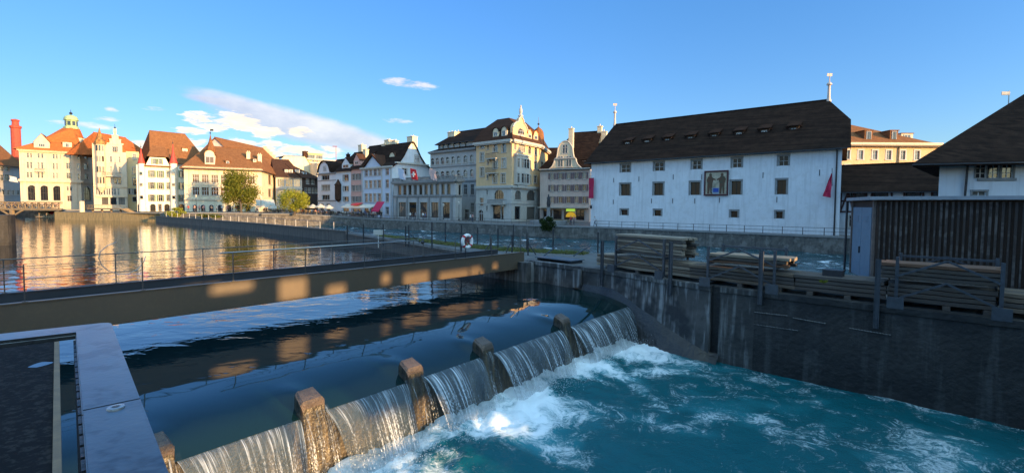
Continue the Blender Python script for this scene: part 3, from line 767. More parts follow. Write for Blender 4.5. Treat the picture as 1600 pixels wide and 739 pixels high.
m = MB(); m.lathe((cp.x, cp.y, 0), [(r0*1.05, zz(155)), (r0*1.05, zz(143)), (r0*.85, zz(142)), (r0*.85, zz(108)), (r0*1.05, zz(106)), (r0*1.02, zz(100))], 8)
cu = h.part(m, 'cupola_drum', [M['copper_green']])
for k in range(8):
    a = 2*pi*(k+.5)/8; w = MB(); cx, cy = cp.x+cos(a)*r0*.80, cp.y+sin(a)*r0*.80
    w.box((cx, cy, (zz(138)+zz(110))/2), (r0*.42, .12, zz(112)-zz(136)), rz=a+pi/2)
    h.part(w, 'window', [M['glass_dark']], parent=cu).location = -h.loc*0
m = MB(); m.lathe((cp.x, cp.y, 0), [(r0*1.0, zz(103)), (r0*.97, zz(94)), (r0*.82, zz(84)), (r0*.5, zz(77)), (.12, zz(73))], 16)
h.part(m, 'cupola_dome', [M['copper_green']], True)
spike(h, cp, zz(76), zz(44), r=.14)
dormer(h, F, -.35, K1, 240, 181, 268, 92, 7, 'gable', 'sandstone', 'tiles_brown', dict(mull=2), rh=2.6, hk=.5, wk=.4)
dormer(h, F, .4, K1, 388, 228, 266, 52, 4, 'flat', 'plaster_cream', 'tiles_brown', hk=.6, wk=.35)
dormer(h, F2, .6, K1, 497, 210, 262, 50, 4, 'flat', 'plaster_cream', 'tiles_brown', hk=.4, wk=.4)
chim_px(h, F, 3, K1, 440, 198, 240, 12, 'tiles_brown')
h.done('sandstone')

# ---- step-gabled house with corner turret
P0 = xy(K1.x(545), 128); P1 = onfac(K1.x(740), P0, D1); F = Fac(P0, P1)
h = House('step_gable_house', 'tall pinkish house with stepped gable, long balcony and pointed patterned turret roof', 'house', P0, ZL, wall='plaster_rose')
h.wm[0] = M['sandstone']
ze = F.z(K1.x(600), K1.y(240)); ze2 = F.z(K1.x(730), K1.y(290))
h.wall(F, ZL, ze2, [dict(xr=640, xs=[562, 575, 600, 640, 690], yt=370, yb=404, w=13, mull=0), dict(xr=600, xs=[556, 568, 580, 603, 640], yt=432, yb=468, w=9, mull=0), dict(xr=700, xs=[668, 690], yt=438, yb=472, w=22, arch=True, fm='wood_dark', glass='glass_dark'),
    dict(xr=600, xs=[558, 572, 586, 602, 618, 632, 648, 664, 684], yt=498, yb=534, w=9, mull=0), dict(xr=600, xs=[607, 655, 703], yt=550, yb=590, w=36, mull=1, fm='frame_dark', sill=False),
    dict(xr=640, xs=[562, 576, 598, 640, 689], yt=312, yb=346, w=12, mull=0)], K=K1)
h.wall(F, ze2, ze, [dict(xr=640, xs=[652, 664, 676], yt=258, yb=288, w=9, mull=0, arch=True), dict(xr=560, xs=[566], yt=250, yb=280, w=16)], K=K1, u1=F.u(K1.x(718)))
Z = lambda x, y: F.z(K1.x(x), K1.y(y)); U = lambda x, y=None: F.u(K1.x(x), 335 if y is None else K1.y(y))
steps = [(618, 240), (632, 216), (645, 194), (655, 172), (672, 172), (684, 194), (698, 216), (712, 240)]
for (xa, ya), (xb, yb_) in zip(steps, steps[1:]):
    yy = min(ya, yb_) if xa > 655 or True else ya
    yy = (ya if xa < 660 else yb_) if xa != 655 else 172
    ua, ub = U(xa, ya), U(xb, yb_); zt = Z(663, yy)
    h.w.box(F.p((ua+ub)/2, -.3, (ze-.05+zt)/2), (ub-ua, .6, zt-ze+.1), rz=F.a)
    h.trim.box(F.p((ua+ub)/2, -.3, zt+.1), (ub-ua+.12, .75, .2), rz=F.a)
h.trim.box(F.p(U(663, 165), -.3, Z(663, 163)), (.7, .6, Z(663, 150)-Z(663, 172)), rz=F.a)
spike(h, F.p(U(663, 150), -.3), Z(663, 158), Z(663, 125), r=.08)
tcp = F.p(U(579, 300), .2); rr = (U(606)-U(546))/2
m = MB(); m.lathe((tcp.x, tcp.y, 0), [(rr*.3, Z(577, 520)), (rr, Z(577, 490)), (rr, Z(577, 238))], 8)
tw = h.part(m, 'corner_turret', [M['sandstone']])
for yt, yb in ((250, 282), (312, 342), (372, 404), (432, 468)):
    for k in (-.55, .0, .55):
        a = F.a-pi/2+k*1.1
        w = MB(); w.box((tcp.x+cos(a)*rr*.97, tcp.y+sin(a)*rr*.97, (Z(577, yt)+Z(577, yb))/2), (rr*.34, .12, Z(577, yt)-Z(577, yb)), rz=a+pi/2); h.part(w, 'window', [M['glass']], parent=tw)
m = MB(); m.lathe((tcp.x, tcp.y, 0), [(rr*1.25, Z(577, 243)), (rr*1.15, Z(577, 234)), (rr*.6, Z(587, 205)), (rr*.3, Z(587, 175)), (.05, Z(590, 150))], 8)
h.part(m, 'turret_roof', [M['tiles_pattern']])
balcony(h, F, K1, 592, 700, 404, 430, 1.3)
h.band(F, Z(640, 485), .3, .3, u0=U(548)); h.band(F, Z(640, 542), .3, .35, u0=U(560))
Q = quad(F, 8); h.wall(Fac(Q[1], Q[2]), ZL, ze2); h.wall(Fac(Q[2], Q[3]), ZL, ze2); h.wall(Fac(Q[3], Q[0]), ZL, ze)
Qr = [q-F.n*.6 if i < 2 else q for i, q in enumerate(Q)]
R = [Vector((q.x, q.y, ze2)) for q in Qr]; cx_ = F.p(U(665, 190), -.6, Z(665, 180)); cb = F.p(U(665, 190), -8, Z(665, 180))
m = MB(); m.face([R[0], cx_, cb, R[3]]); m.face([cx_, R[1], R[2], cb]); m.face([R[3], cb, R[2]]); m.face([R[0], R[1], cx_])
h.part(m, 'roof', [M['tiles_orange']])
h.done('sandstone')

# ---- narrow yellow house set between
P0 = xy(K1.x(728), 134); P1 = onfac(K1.x(812), P0, D1); F = Fac(P0, P1); Q = quad(F, 14)
h = House('town_house', 'narrow yellow house squeezed between step gable house and white turret house', 'house', P0, ZL, wall='plaster_pale_yellow')
ze = F.z(K1.x(760), K1.y(285))
h.wall(F, ZL, ze, [dict(xr=778, xs=[778], yt=a, yb=c, w=24, glass='glass_dark', fm='frame_dark') for a, c in ((376, 414), (438, 480), (500, 532), (546, 572))]+[dict(xr=760, xs=[748, 765], yt=500, yb=530, w=10, mull=0), dict(xr=778, xs=[775], yt=300, yb=330, w=18)], K=K1)
for i in (1, 2, 3): h.wall(Fac(Q[i], Q[(i+1) % 4]), ZL, ze)
P3 = xy(K1.x(690), 136); P4 = xy(K1.x(905), 150); F9 = Fac(P3, P4); Q9 = quad(F9, 14)
roof(h, Q9, ze-.5, F9.z(K1.x(760), K1.y(212))+1.2, .05, .8, .4, 'tiles_orange')
dormer(h, F9, 3, K1, 772, 262, 292, 24, 3, 'shed', 'plaster_pale_yellow', 'tiles_orange')
h.done()

# ---- white house with green shutters and two red turret roofs
P0 = xy(K2.x(62), 121); P1 = onfac(K2.x(366), P0, D1); F = Fac(P0, P1); Q = quad(F, 12)
h = House('turret_house', 'white house with green shutters and two corner turrets under pointed red roofs', 'house', P0, ZL, wall='plaster_cream')
h.wm[0] = mat('plaster_bright', (.78, .72, .58), (.70, .64, .5), scale=.8)
ze = F.z(K2.x(200), K2.y(335)); Z = lambda x, y: F.z(K2.x(x), K2.y(y)); U = lambda x, y=None: F.u(K2.x(x), 335 if y is None else K2.y(y))
gs = dict(shut='shutter_green', mull=1, sur=.05, sk=.8)
h.wall(F, ZL, ze+.4, [dict(gs, xr=200, xs=[154, 208], yt=357, yb=400, w=24), dict(gs, xr=200, xs=[154, 208], yt=432, yb=475, w=24), dict(gs, xr=200, xs=[154, 208], yt=510, yb=553, w=24),
   dict(gs, xr=345, xs=[345], yt=357, yb=400, w=20), dict(gs, xr=345, xs=[345], yt=433, yb=477, w=20), dict(gs, xr=345, xs=[345], yt=512, yb=555, w=20),
   dict(xr=256, xs=[257], yt=357, yb=400, w=22, glass='glass_dark'), dict(xr=256, xs=[257], yt=432, yb=475, w=22, glass='glass_dark'), dict(xr=256, xs=[257], yt=510, yb=553, w=22, glass='glass_dark'),
   dict(xr=160, xs=[75, 160, 250, 345], yt=572, yb=620, w=34, arch=True, glass='glass_dark', fm='frame_dark', sill=False), dict(xr=203, xs=[205], yt=572, yb=620, w=22, name='door', sill=False)], K=K2)
for i in (1, 2, 3): h.wall(Fac(Q[i], Q[(i+1) % 4]), ZL, ze+.4)
# gable storey
g0, g1 = U(112, 300), U(268, 300); zg = Z(190, 265)
h.wall(F, ze+.4, Z(190, 272), [dict(gs, xr=190, xs=[168, 205], yt=280, yb=316, w=20, sill=False)], K=K2, u0=g0+.9, u1=g1-.9)
h.poly(F, [(g0, ze+.4), (g0+.9, ze+.4), (g0+.9, Z(190, 272))]); h.poly(F, [(g1-.9, ze+.4), (g1, ze+.4), (g1-.9, Z(190, 272))])
A = F.p(g0-.3, .4, ze+.4); 
m = MB(); zt_ = Z(190, 238)
a0, a1 = F.p(g0+.3, .5, Z(190, 268)), F.p(g1-.3, .5, Z(190, 268)); b0, b1 = F.p(g0+1.5, -3.5, zt_+2.0), F.p(g1-1.0, -3.5, zt_+2.0); c0, c1 = F.p(g0-1, -1, ze+.3), F.p(g1+1, -1, ze+.3); d0, d1_ = F.p(g0-.5, -9, ze+.3), F.p(g1+1, -9, ze+.3)
m.face([a0, a1, b1, b0]); m.face([c0, a0, b0, d0]); m.face([a1, c1, d1_, b1]); m.face([b0, b1, d1_, d0])
m.beam(F.p(g0-.2, .35, ze+.25), F.p(g1+.2, .35, ze+.25), .9, .3)
h.part(m, 'roof', [M['tiles_brown']])
for x0, x1, xa, ya in ((66, 110, 88, 212), (268, 318, 292, 188)):
    c = F.p((U(x0, 400)+U(x1, 400))/2, .2); rr = (U(x1)-U(x0))/2; xm = (x0+x1)/2
    m = MB(); m.lathe((c.x, c.y, 0), [(rr*1.12, ZL), (rr*1.05, Z(xm, 560)), (rr, Z(xm, 555)), (rr*.98, Z(xm, 308))], 14)
    tw = h.part(m, 'turret', [h.wm[0]], True)
    m = MB(); m.lathe((c.x, c.y, 0), [(rr*1.18, Z(xm, 311)), (rr*1.12, Z(xm, 306)), (rr*.62, Z(xm, 272)), (rr*.3, Z(xm, 240)), (rr*.12, Z(xm, ya+8)), (.05, Z(xm, ya))], 14)
    h.part(m, 'turret_roof', [M['red_roof']], True)
    spike(h, c, Z(xm, ya+4), Z(xm, ya-30), r=.05)
    for yt, yb in ((366, 386), (438, 456), (517, 538)):
        w = MB(); a = F.a-pi/2-.15; w.box((c.x+cos(a)*rr*1.0, c.y+sin(a)*rr*1.0, (Z(xm, yt)+Z(xm, yb))/2), (.55, .1, Z(xm, yt)-Z(xm, yb)), rz=a+pi/2); h.part(w, 'window', [M['glass']], parent=tw)
h.done()
# ---- big brown roofed house behind the turret house
P0 = xy(K2.x(160), 137); P1 = xy(K2.x(520), 148); F = Fac(P0, P1); Q = quad(F, 14)
h = House('town_house', 'house with tall brown hipped roof and white dormer rising behind the turret house', 'house', P0, ZL, wall='plaster_rose')
ze = F.z(K2.x(250), K2.y(300)); zr = F.z(K2.x(300), K2.y(185))
for i in range(4): h.wall(Fac(Q[i], Q[(i+1) % 4]), ZL, ze)
roof(h, Q, ze, zr+4, .12, .72, .5, 'tiles_brown')
dormer(h, F, 2.6, K2, 366, 212, 268, 34, 4, 'flat', 'plaster_cream', 'tiles_brown', hk=.5, wk=.5)
dormer(h, F, 2.0, K2, 208, 205, 240, 22, 4, 'shed', 'red_roof', 'tiles_orange')
dormer(h, F, 1.2, K2, 345, 283, 315, 20, 4, 'flat', 'plaster_cream', 'tiles_brown'); dormer(h, F, 1.2, K2, 370, 275, 310, 22, 4, 'flat', 'red_roof', 'tiles_brown')
chim_px(h, F, 7, K2, 292, 152, 190, 20, 'red_brick')
h.done()

# ---- town hall like house: wide facade, big roof, dormer with spire
P0 = xy(K2.x(366), 122); D2 = Vector((.88, .46)).normalized(); P1 = onfac(K2.x(862), P0, D2); F = Fac(P0, P1); P2 = xy(K2.x(952), 150); F2 = Fac(P1, P2)
h = House('assembly_house', 'wide cream house with grouped windows and spired round dormer behind the large tree', 'house', P0, ZL, wall='sandstone')
h.wm[0] = M['plaster_cream']
ze = F.z(K2.x(500), K2.y(338)); Z = lambda x, y: F.z(K2.x(x), K2.y(y)); U = lambda x, y=None: F.u(K2.x(x), 335 if y is None else K2.y(y))
ww = dict(mull=2, trans=(.55,), sur=.1, fm='frame_white', sm='sandstone')
h.wall(F, ZL, ze+.3, [dict(ww, xr=500, xs=[435, 496, 557, 617, 680, 738, 790], yt=381, yb=434, w=46, glass='glass_bronze'), dict(ww, xr=500, xs=[437, 496, 557, 617, 680, 738, 790], yt=463, yb=515, w=46, glass='glass_bronze'),
   dict(xr=500, xs=[430, 482, 535, 590, 650, 710, 770], yt=577, yb=618, w=26, arch=True, glass='glass_dark', fm='frame_dark', sill=False)], K=K2)
h.wall(F2, ZL, ze+.3, [dict(xr=910, xs=[910], yt=385, yb=445, w=20, glass='glass_bronze', fm='wood_dark'), dict(xr=910, xs=[910], yt=475, yb=525, w=20, glass='glass_bronze', fm='wood_dark')], K=K2)
Q = [P0, P1, P2, P0-F.n*20]
h.wall(Fac(Q[2], Q[3]), ZL, ze+.3); h.wall(Fac(Q[3], Q[0]), ZL, ze+.3)
h.band(F, ze-.1, .4, .6); h.band(F2, ze-.1, .4, .5)
h.band(F, Z(500, 448), .2, .15); h.band(F, Z(500, 540), .35, .25)
for x in (400, 466, 527, 587, 648, 709, 765, 830): h.pil(F, U(x), Z(500, 535), ze-.4, .35)
zr = F.b(9).z(K2.x(600), K2.y(203))
roof(h, Q, ze+.2, zr, .24, .80, .9, 'tiles_brown')
dormer(h, F, 1.2, K2, 524, 226, 322, 64, 6, 'round', 'plaster_cream', 'tiles_brown', dict(mull=1, fm='frame_white', glass='glass_bronze'), hk=.62, wk=.85)
sp = F.b(4).p(F.b(4).u(K2.x(530), K2.y(200))); G = F.b(4)
m = MB(); gz = lambda y: G.z(K2.x(530), K2.y(y)); m.lathe((sp.x, sp.y, 0), [(1.25, gz(240)), (1.2, gz(215)), (.75, gz(195)), (.35, gz(165)), (.05, gz(125))], 8); h.part(m, 'spire', [M['tiles_brown']]); spike(h, sp, gz(130), gz(88), r=.07, vane=True)
chim_px(h, F, 5, K2, 773, 243, 290, 24); chim_px(h, F, 4, K2, 846, 258, 305, 26)
dormer(h, F, 3, K2, 813, 278, 302, 22, 4, 'shed', 'plaster_cream', 'tiles_brown'); dormer(h, F, 2.0, K2, 640, 290, 318, 30, 4, 'shed', 'tiles_brown', 'tiles_brown')
h.done('sandstone')

# ---- stepped-gable block with rows of dormers, behind
P0 = xy(K2.x(745), 141); P1 = xy(K2.x(1022), 168); F = Fac(P0, P1); Q = quad(F, 16)
h = House('town_house', 'brown roofed house with dormer rows and small stepped gable behind the assembly house', 'house', P0, ZL, wall='plaster_rose')
ze = F.z(K2.x(900), K2.y(345)); zr = F.z(K2.x(800), K2.y(192))
for i in range(4): h.wall(Fac(Q[i], Q[(i+1) % 4]), ZL, ze)
G = Fac(Q[1], Q[2]); h.poly(G, [(0, ze), (16, ze), (8, zr+1.2)]); h.poly(Fac(Q[3], Q[0]), [(0, ze), (16, ze), (8, zr+1.2)])
roof(h, Q, ze, zr+1.5, 0, 1, .4, 'tiles_brown')
for i in range(8):
    k = (i+.5)/8; c = G.p(8*k*1.0, .2, ze+(zr+1.6-ze)*k); h.trim.box(c+Vector((0, 0, .4)), (1.05, .9, 1.6), rz=G.a)
for x, a, c, w_ in ((885, 268, 300, 26), (938, 278, 306, 26), (985, 290, 318, 20)): dormer(h, F, 4.5, K2, x, a, c, w_, 4, 'shed', 'plaster_cream', 'tiles_brown')
for x, a, c, w_, mm in ((895, 316, 352, 22, 'red_roof'), (925, 320, 355, 22, 'red_roof'), (968, 330, 370, 30, 'plaster_cream'), (1000, 330, 372, 24, 'red_roof')): dormer(h, F, 1.0, K2, x, a, c, w_, 4, 'flat', mm, 'tiles_brown')
h.done('plaster_cream')

# ---- grey glazed house beside it and dark house
P0 = xy(K8.x(168), 145); P1 = xy(K8.x(382), 149); F = Fac(P0, P1); Q = quad(F, 13)
h = House('town_house', 'low house with bands of large grey windows, left of the dark narrow house', 'house', P0, ZL, wall='plaster_beige')
ze = F.z(K8.x(280), K8.y(345))
h.wall(F, ZL, ze, [dict(xr=280, xs=[205, 275, 338], yt=370, yb=432, w=56, mull=2, trans=(), sur=.05, sill=False), dict(xr=280, xs=[205, 275, 338], yt=460, yb=528, w=56, mull=2, trans=(), sur=.05, sill=False)], K=K8)
for i in (1, 2, 3): h.wall(Fac(Q[i], Q[(i+1) % 4]), ZL, ze)
roof(h, Q, ze, F.b(6).z(K8.x(280), K8.y(212)), 0.02, .62, .5, 'tiles_darkred')
for x, w_ in ((252, 30), (288, 32), (342, 38)): dormer(h, F, 1.3, K8, x, 286, 334, w_, 4, 'shed', 'frame_white', 'tiles_darkred')
h.band(F, F.z(K8.x(280), K8.y(448)), .4, .2); h.done()
P0 = xy(K8.x(384), 149); P1 = xy(K8.x(512), 155); F = Fac(P0, P1); Q = quad(F, 12)
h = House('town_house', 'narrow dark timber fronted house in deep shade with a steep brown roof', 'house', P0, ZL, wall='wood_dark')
ze = F.z(K8.x(440), K8.y(350))
h.wall(F, ZL, ze, [dict(xr=440, xs=[425, 468], yt=366, yb=410, w=26, fm='frame_white', sur=.03), dict(xr=440, xs=[410, 440, 470, 500], yt=442, yb=484, w=20, fm='frame_white', sur=.03)], K=K8)
for i in (1, 2, 3): h.wall(Fac(Q[i], Q[(i+1) % 4]), ZL, ze)
roof(h, Q, ze, F.b(6).z(K8.x(400), K8.y(262)), 0, .3, .7, 'tiles_darkred'); dormer(h, F, 1.2, K8, 403, 305, 345, 30, 3, 'shed', 'frame_white', 'tiles_darkred')
h.done()
# ---- big pale firewall gable behind
P0 = xy(K3.x(100), 175); P1 = xy(K3.x(300), 182); P2 = xy(K3.x(352), 176); F = Fac(P0, P1)
h = House('town_house', 'large blank white gable wall rising behind the dark narrow house', 'house', P0, ZL, wall='plaster_cream')
Z = lambda x, y: F.z(K3.x(x), K3.y(y)); U = lambda x, y=None: F.u(K3.x(x), 335 if y is None else K3.y(y))
zb_ = Z(200, 300)
h.wall(F, ZL, zb_); h.poly(F, [(0, zb_), (F.L, zb_), (F.L, Z(300, 262)), (U(265), Z(265, 206)), (U(120), Z(120, 203)), (0, Z(100, 222))])
F2 = Fac(P1, P2); h.wall(F2, ZL, Z(300, 262), [dict(xr=340, xs=[338], yt=352, yb=392, w=18)], K=K3)
Q = [P0, P1, P2+Vector((0, 12)), P0+Vector((2, 14))]
h.wall(Fac(Q[1], Q[2]), ZL, zb_); h.wall(Fac(Q[2], Q[3]), ZL, zb_); h.wall(Fac(Q[3], Q[0]), ZL, zb_)
m = MB(); pr = [(0, Z(100, 222)), (U(120), Z(120, 203)), (U(265), Z(265, 206)), (F.L, Z(300, 262))]
m.grid([[F.p(u, .3, z+.1) for u, z in pr], [F.p(u, -12, z+.1) for u, z in pr]]); h.part(m, 'roof', [M['tiles_darkred']]); h.done()
# ---- modern rooftop block far behind
P0 = xy(K8.x(400), 215); P1 = xy(K8.x(655), 225); F = Fac(P0, P1); Q = quad(F, 14)
h = House('apartment_block', 'distant pale apartment block with terraces and glazed penthouse on the skyline', 'building', P0, ZL, wall='plaster_pale_yellow')
zt = F.z(K8.x(500), K8.y(208)); h.wall(F, ZL, zt, [dict(xr=500, xs=[470, 500, 530, 560], yt=a, yb=c, w=18) for a, c in ((218, 232), (243, 262))], K=K8)
for i in (1, 2, 3): h.wall(Fac(Q[i], Q[(i+1) % 4]), ZL, zt)
h.band(F, zt, .5, 1.2); h.band(F, F.z(K8.x(500), K8.y(238)), .4, 1.2)
m = MB(); c = F.p(F.u(K8.x(505)), -4, 0); zp = F.z(K8.x(505), K8.y(160)); m.box((c.x, c.y, (zt+zp)/2), ((F.u(K8.x(565))-F.u(K8.x(450))), 5, zp-zt), rz=F.a); m.box((c.x, c.y, zp+.1), ((F.u(K8.x(575))-F.u(K8.x(440))), 6, .25), rz=F.a)
pent = h.part(m, 'penthouse', [M['plaster_pale_yellow']])
for k in range(5):
    q = F.p(F.u(K8.x(462+k*22)), -1.45, (zt+zp)/2-.2); w = MB(); w.box(q, (1.6, .1, (zp-zt)*.7), rz=F.a); h.part(w, 'window', [M['glass']], parent=pent)
chimney(h, F.p(F.u(K8.x(433)), -3), zt-1, F.z(K8.x(433), K8.y(140)), 2.0, 1.6, F.a, 'tiles_darkred', 1)
h.done()
P = xy(526, 170); b = MB(); b.tube([(P.x, P.y, 2), (P.x, P.y, zcol(P, 229))], .16, 6, r2=.07); b.box((P.x-.4, P.y, zcol(P, 229)), (1.6, .2, .2))
tag(link('antenna_mast', b.mesh('antenna_mast', [M['red_brick']])), 'thin reddish mast standing above the roofs left of the beige curved gable', 'mast')

# ================= quay row (fronts along the river)
UQ = Vector((.76, -.65)).normalized(); PQ = Vector((13.5, 82))
def qf(pxa, pxb, back=0.0):
    nq = Vector((UQ.y, -UQ.x)); o = PQ-nq*back
    return Fac(onfac(pxa, o, UQ), onfac(pxb, o, UQ))
# beige house with curved gable + white bay part
F = qf(K3.x(355), K3.x(488), 2); ZB = 1.2
h = House('beige_house', 'narrow pale house with a curved bell gable at the left end of the riverside row', 'house', F.P0, ZB, wall='plaster_white')
Z = lambda x, y: F.z(K3.x(x), K3.y(y)); U = lambda x, y=None: F.u(K3.x(x), 335 if y is None else K3.y(y))
ze = Z(410, 328)
h.wall(F, ZB, ze, [dict(xr=410, xs=[410], yt=342, yb=376, w=54, mull=2, trans=(), fm='frame_white', shut=None), dict(xr=410, xs=[412], yt=412, yb=452, w=60, mull=2, trans=()), dict(xr=410, xs=[412], yt=483, yb=520, w=54, mull=2, trans=()), dict(xr=410, xs=[385, 430], yt=548, yb=600, w=24, glass='glass_dark')], K=K3)
Q = quad(F, 12); [h.wall(Fac(Q[i], Q[(i+1) % 4]), ZB, ze) for i in (1, 2, 3)]
cu = [(362, 328), (365, 300), (372, 272), (385, 250), (403, 240), (420, 250), (436, 272), (444, 300), (450, 328)]
h.poly(F, [(U(x), Z(405, y)) for x, y in cu][::-1])
ra = [F.p(U(x)+(x-405)*.008, .35, Z(405, y)+.25) for x, y in cu]; rbk = [F.p(U(x), -7, Z(405, y)+.25) for x, y in cu]
m = MB(); m.grid([ra, rbk]); m.grid([ra, [F.p(U(x), .35, Z(405, y)-.05) for x, y in cu]]); h.part(m, 'gable_roof', [M['tiles_dark']])
h.put_window(F, U(408), 1.6, Z(405, 308), Z(405, 276)-Z(405, 308), dict(mull=1, sur=.1), .02)
roof(h, [q-F.n*1.5 if i < 2 else q for i, q in enumerate(Q)], ze, Z(440, 232)+1, .0, 1, .4, 'tiles_dark')
h.band(F, Z(410, 524), .25, .2); h.band(F, ze-.1, .3, .4); h.band(F, Z(410, 380), .15, .1)
h.done('stone_grey')
F = qf(K3.x(489), K3.x(594), 0); Z = lambda x, y: F.z(K3.x(x), K3.y(y)); U = lambda x, y=None: F.u(K3.x(x), 335 if y is None else K3.y(y))
h = House('oriel_house', 'narrow white house with a small dark corner oriel turret and gabled dormer', 'house', F.P0, 1.1, wall='plaster_white')
ze = Z(550, 305)
g2 = dict(mull=1, trans=(), shut='shutter_grey', sur=.05, sk=.6)
h.wall(F, 1.1, ze, [dict(g2, xr=556, xs=[556], yt=336, yb=384, w=30), dict(g2, xr=556, xs=[557], yt=420, yb=456, w=30), dict(g2, xr=556, xs=[557], yt=496, yb=530, w=30), dict(xr=556, xs=[556], yt=565, yb=605, w=44, glass='glass_dark')], K=K3)
Q = quad(F, 12); [h.wall(Fac(Q[i], Q[(i+1) % 4]), 1.1, ze) for i in (1, 2, 3)]
c = F.p(U(514), .5); m = MB(); m.lathe((c.x, c.y, 0), [(.15, Z(514, 535)), (.95, Z(514, 515)), (.95, Z(514, 415)), (1.15, Z(514, 412)), (.5, Z(514, 392)), (.1, Z(514, 370))], 8); h.part(m, 'oriel', [M['tiles_darkred']])
roof(h, Q, ze, Z(540, 212)+2, 0, 1, .4, 'tiles_dark')
dormer(h, F, .5, K3, 556, 214, 296, 56, 5, 'gable', 'plaster_white', 'tiles_dark', hk=.55, wk=.7)
chim_px(h, F, 5, K3, 573, 193, 230, 14, 'tiles_dark'); h.done('stone_grey')
F = qf(K3.x(595), K3.x(671), 0); Z = lambda x, y: F.z(K3.x(x), K3.y(y)); U = lambda x, y=None: F.u(K3.x(x), 335 if y is None else K3.y(y))
h = House('pink_house', 'narrow salmon pink house with shuttered windows and steep pink dormer gable', 'house', F.P0, 1.0, wall='plaster_pink')
ze = Z(635, 290); w3 = dict(mull=1, trans=(), sur=.06, w=14, fm='frame_white', shut='shutter_grey', sk=.45)
h.wall(F, 1.0, ze, [dict(w3, xr=633, xs=[609, 633, 657], yt=332, yb=374), dict(w3, xr=633, xs=[609, 633, 657], yt=412, yb=456), dict(w3, xr=633, xs=[609, 633, 657], yt=495, yb=534), dict(xr=633, xs=[633], yt=575, yb=608, w=56, glass='glass_dark')], K=K3)
Q = quad(F, 12); [h.wall(Fac(Q[i], Q[(i+1) % 4]), 1.0, ze) for i in (1, 2, 3)]
roof(h, Q, ze, Z(640, 180)+2.5, 0, 1, .3, 'tiles_dark')
dormer(h, F, .3, K3, 634, 186, 272, 44, 5, 'gable', 'plaster_pink', 'tiles_darkred', hk=.5, wk=.5, rh=2.2)
chim_px(h, F, 7, K3, 673, 128, 190, 26, 'plaster_cream'); chim_px(h, F, 3, K3, 700, 160, 190, 20, 'plaster_cream')
h.done('stone_grey')
# blue-grey house with white side gable
F = qf(K3.x(672), K3.x(892), 0); Z = lambda x, y: F.z(K3.x(x), K3.y(y)); U = lambda x, y=None: F.u(K3.x(x), 335 if y is None else K3.y(y))
nq = Vector((UQ.y, -UQ.x)); P2 = onfac(K3.x(1166), F.P1, -nq); F2 = Fac(F.P1, P2)
h = House('blue_house', 'pale blue grey corner house with pediment, dark roof and white scrolled side gable', 'house', F.P0, ZQ, wall='plaster_blue')
h.wm += [M['plaster_white']]
ze = Z(760, 285); w4 = dict(mull=1, trans=(.6,), sur=.1, w=22, sm='stone_pale')
h.wall(F, ZQ, ze, [dict(w4, xr=760, xs=[703, 735, 767, 797, 855], yt=300, yb=345, arch=False), dict(w4, xr=760, xs=[703, 735, 767, 797, 855], yt=379, yb=434), dict(w4, xr=760, xs=[703, 733, 765, 797, 855], yt=474, yb=535), dict(w4, xr=760, xs=[855], yt=570, yb=622), dict(xr=760, xs=[705, 745, 790], yt=572, yb=628, w=32, glass='glass_dark', fm='frame_dark', sill=False)], K=K3)
G = F2; 
zs = ze-.2
h.wall(G, ZQ, zs, [dict(xr=980, xs=[980], yt=293, yb=336, w=34, K=K3)], 2, K=K3)
Q = [F.P0, F.P1, P2, F.P0-F.n*(P2-F.P1).length]
h.wall(Fac(Q[2], Q[3]), ZQ, ze); h.wall(Fac(Q[3], Q[0]), ZQ, ze)
L2 = G.L; um = L2/2
zr = G.z(K3.x(1070), K3.y(112))
cv = [(0, zs), (L2*.04, zs+.4), (L2*.16, zs+(zr-zs)*.18), (L2*.28, zs+(zr-zs)*.45), (L2*.38, zs+(zr-zs)*.78), (L2*.46, zr*.98+zs*.02), (um, zr)]
cvr = cv+[(L2-u, z) for u, z in cv[-2::-1]]
h.poly(G, cvr, 2)
h.trim.box(G.p(um, .25, G.z(K3.x(1060), K3.y(262))), (L2*.86, .7, .35), rz=G.a)
h.put_window(G, G.u(K3.x(1070)), 1.5, G.z(K3.x(1070), K3.y(246)), 1.7, dict(mull=1, sur=.15), .02)
rr1 = [G.p(u, .45, z+.3) for u, z in cvr]; Lf = F.L
rr2 = [G.p(u, -Lf, z+.3) for u, z in cvr]
m = MB(); m.grid([rr1, rr2]); m.grid([rr1, [G.p(u, .45, z-.1) for u, z in cvr]]); h.part(m, 'roof', [M['tiles_dark']])
h.part(m := (lambda b: (b.face([G.p(u, -Lf, z) for u, z in cvr]), b)[1])(MB()), 'end_gable', [M['plaster_white']])
# pediment dormer
pf0, pf1 = U(690), U(822)
m = MB(); m.face([F.p(pf0, .02, ze), F.p(pf1, .02, ze), F.p((pf0+pf1)/2, .02, Z(752, 200))]); h.part(m, 'pediment', [M['plaster_blue']])
m = MB(); ap = F.p((pf0+pf1)/2, .4, Z(752, 200)+.35); bk = F.p((pf0+pf1)/2, -6, Z(752, 200)+.35)
for u_ in (pf0-.4, pf1+.4): m.face([F.p(u_, .4, ze-.1), ap, bk, F.p(u_, -6, ze-.1)]); m.beam(F.p(u_, .3, ze-.05), ap-Vector((0, 0, .1)), .3, .3)
h.part(m, 'pediment_roof', [M['tiles_darkred']])
dormer(h, F, 3.2, K3, 890, 178, 236, 40, 4, 'round', 'plaster_cream', 'tiles_darkred')
for x, a, c, w_, bk_ in ((838, 122, 150, 24, 6), (866, 92, 135, 32, 7), (911, 97, 135, 26, 7), (1035, 68, 122, 40, 7)): chim_px(h, F, bk_, K3, x, a, c, w_, 'plaster_cream')
h.band(F, ze-.1, .35, .5)
for x in (680, 818, 884): h.pil(F, U(x), ZQ, ze-.3, .35)
h.done('stone_pale')

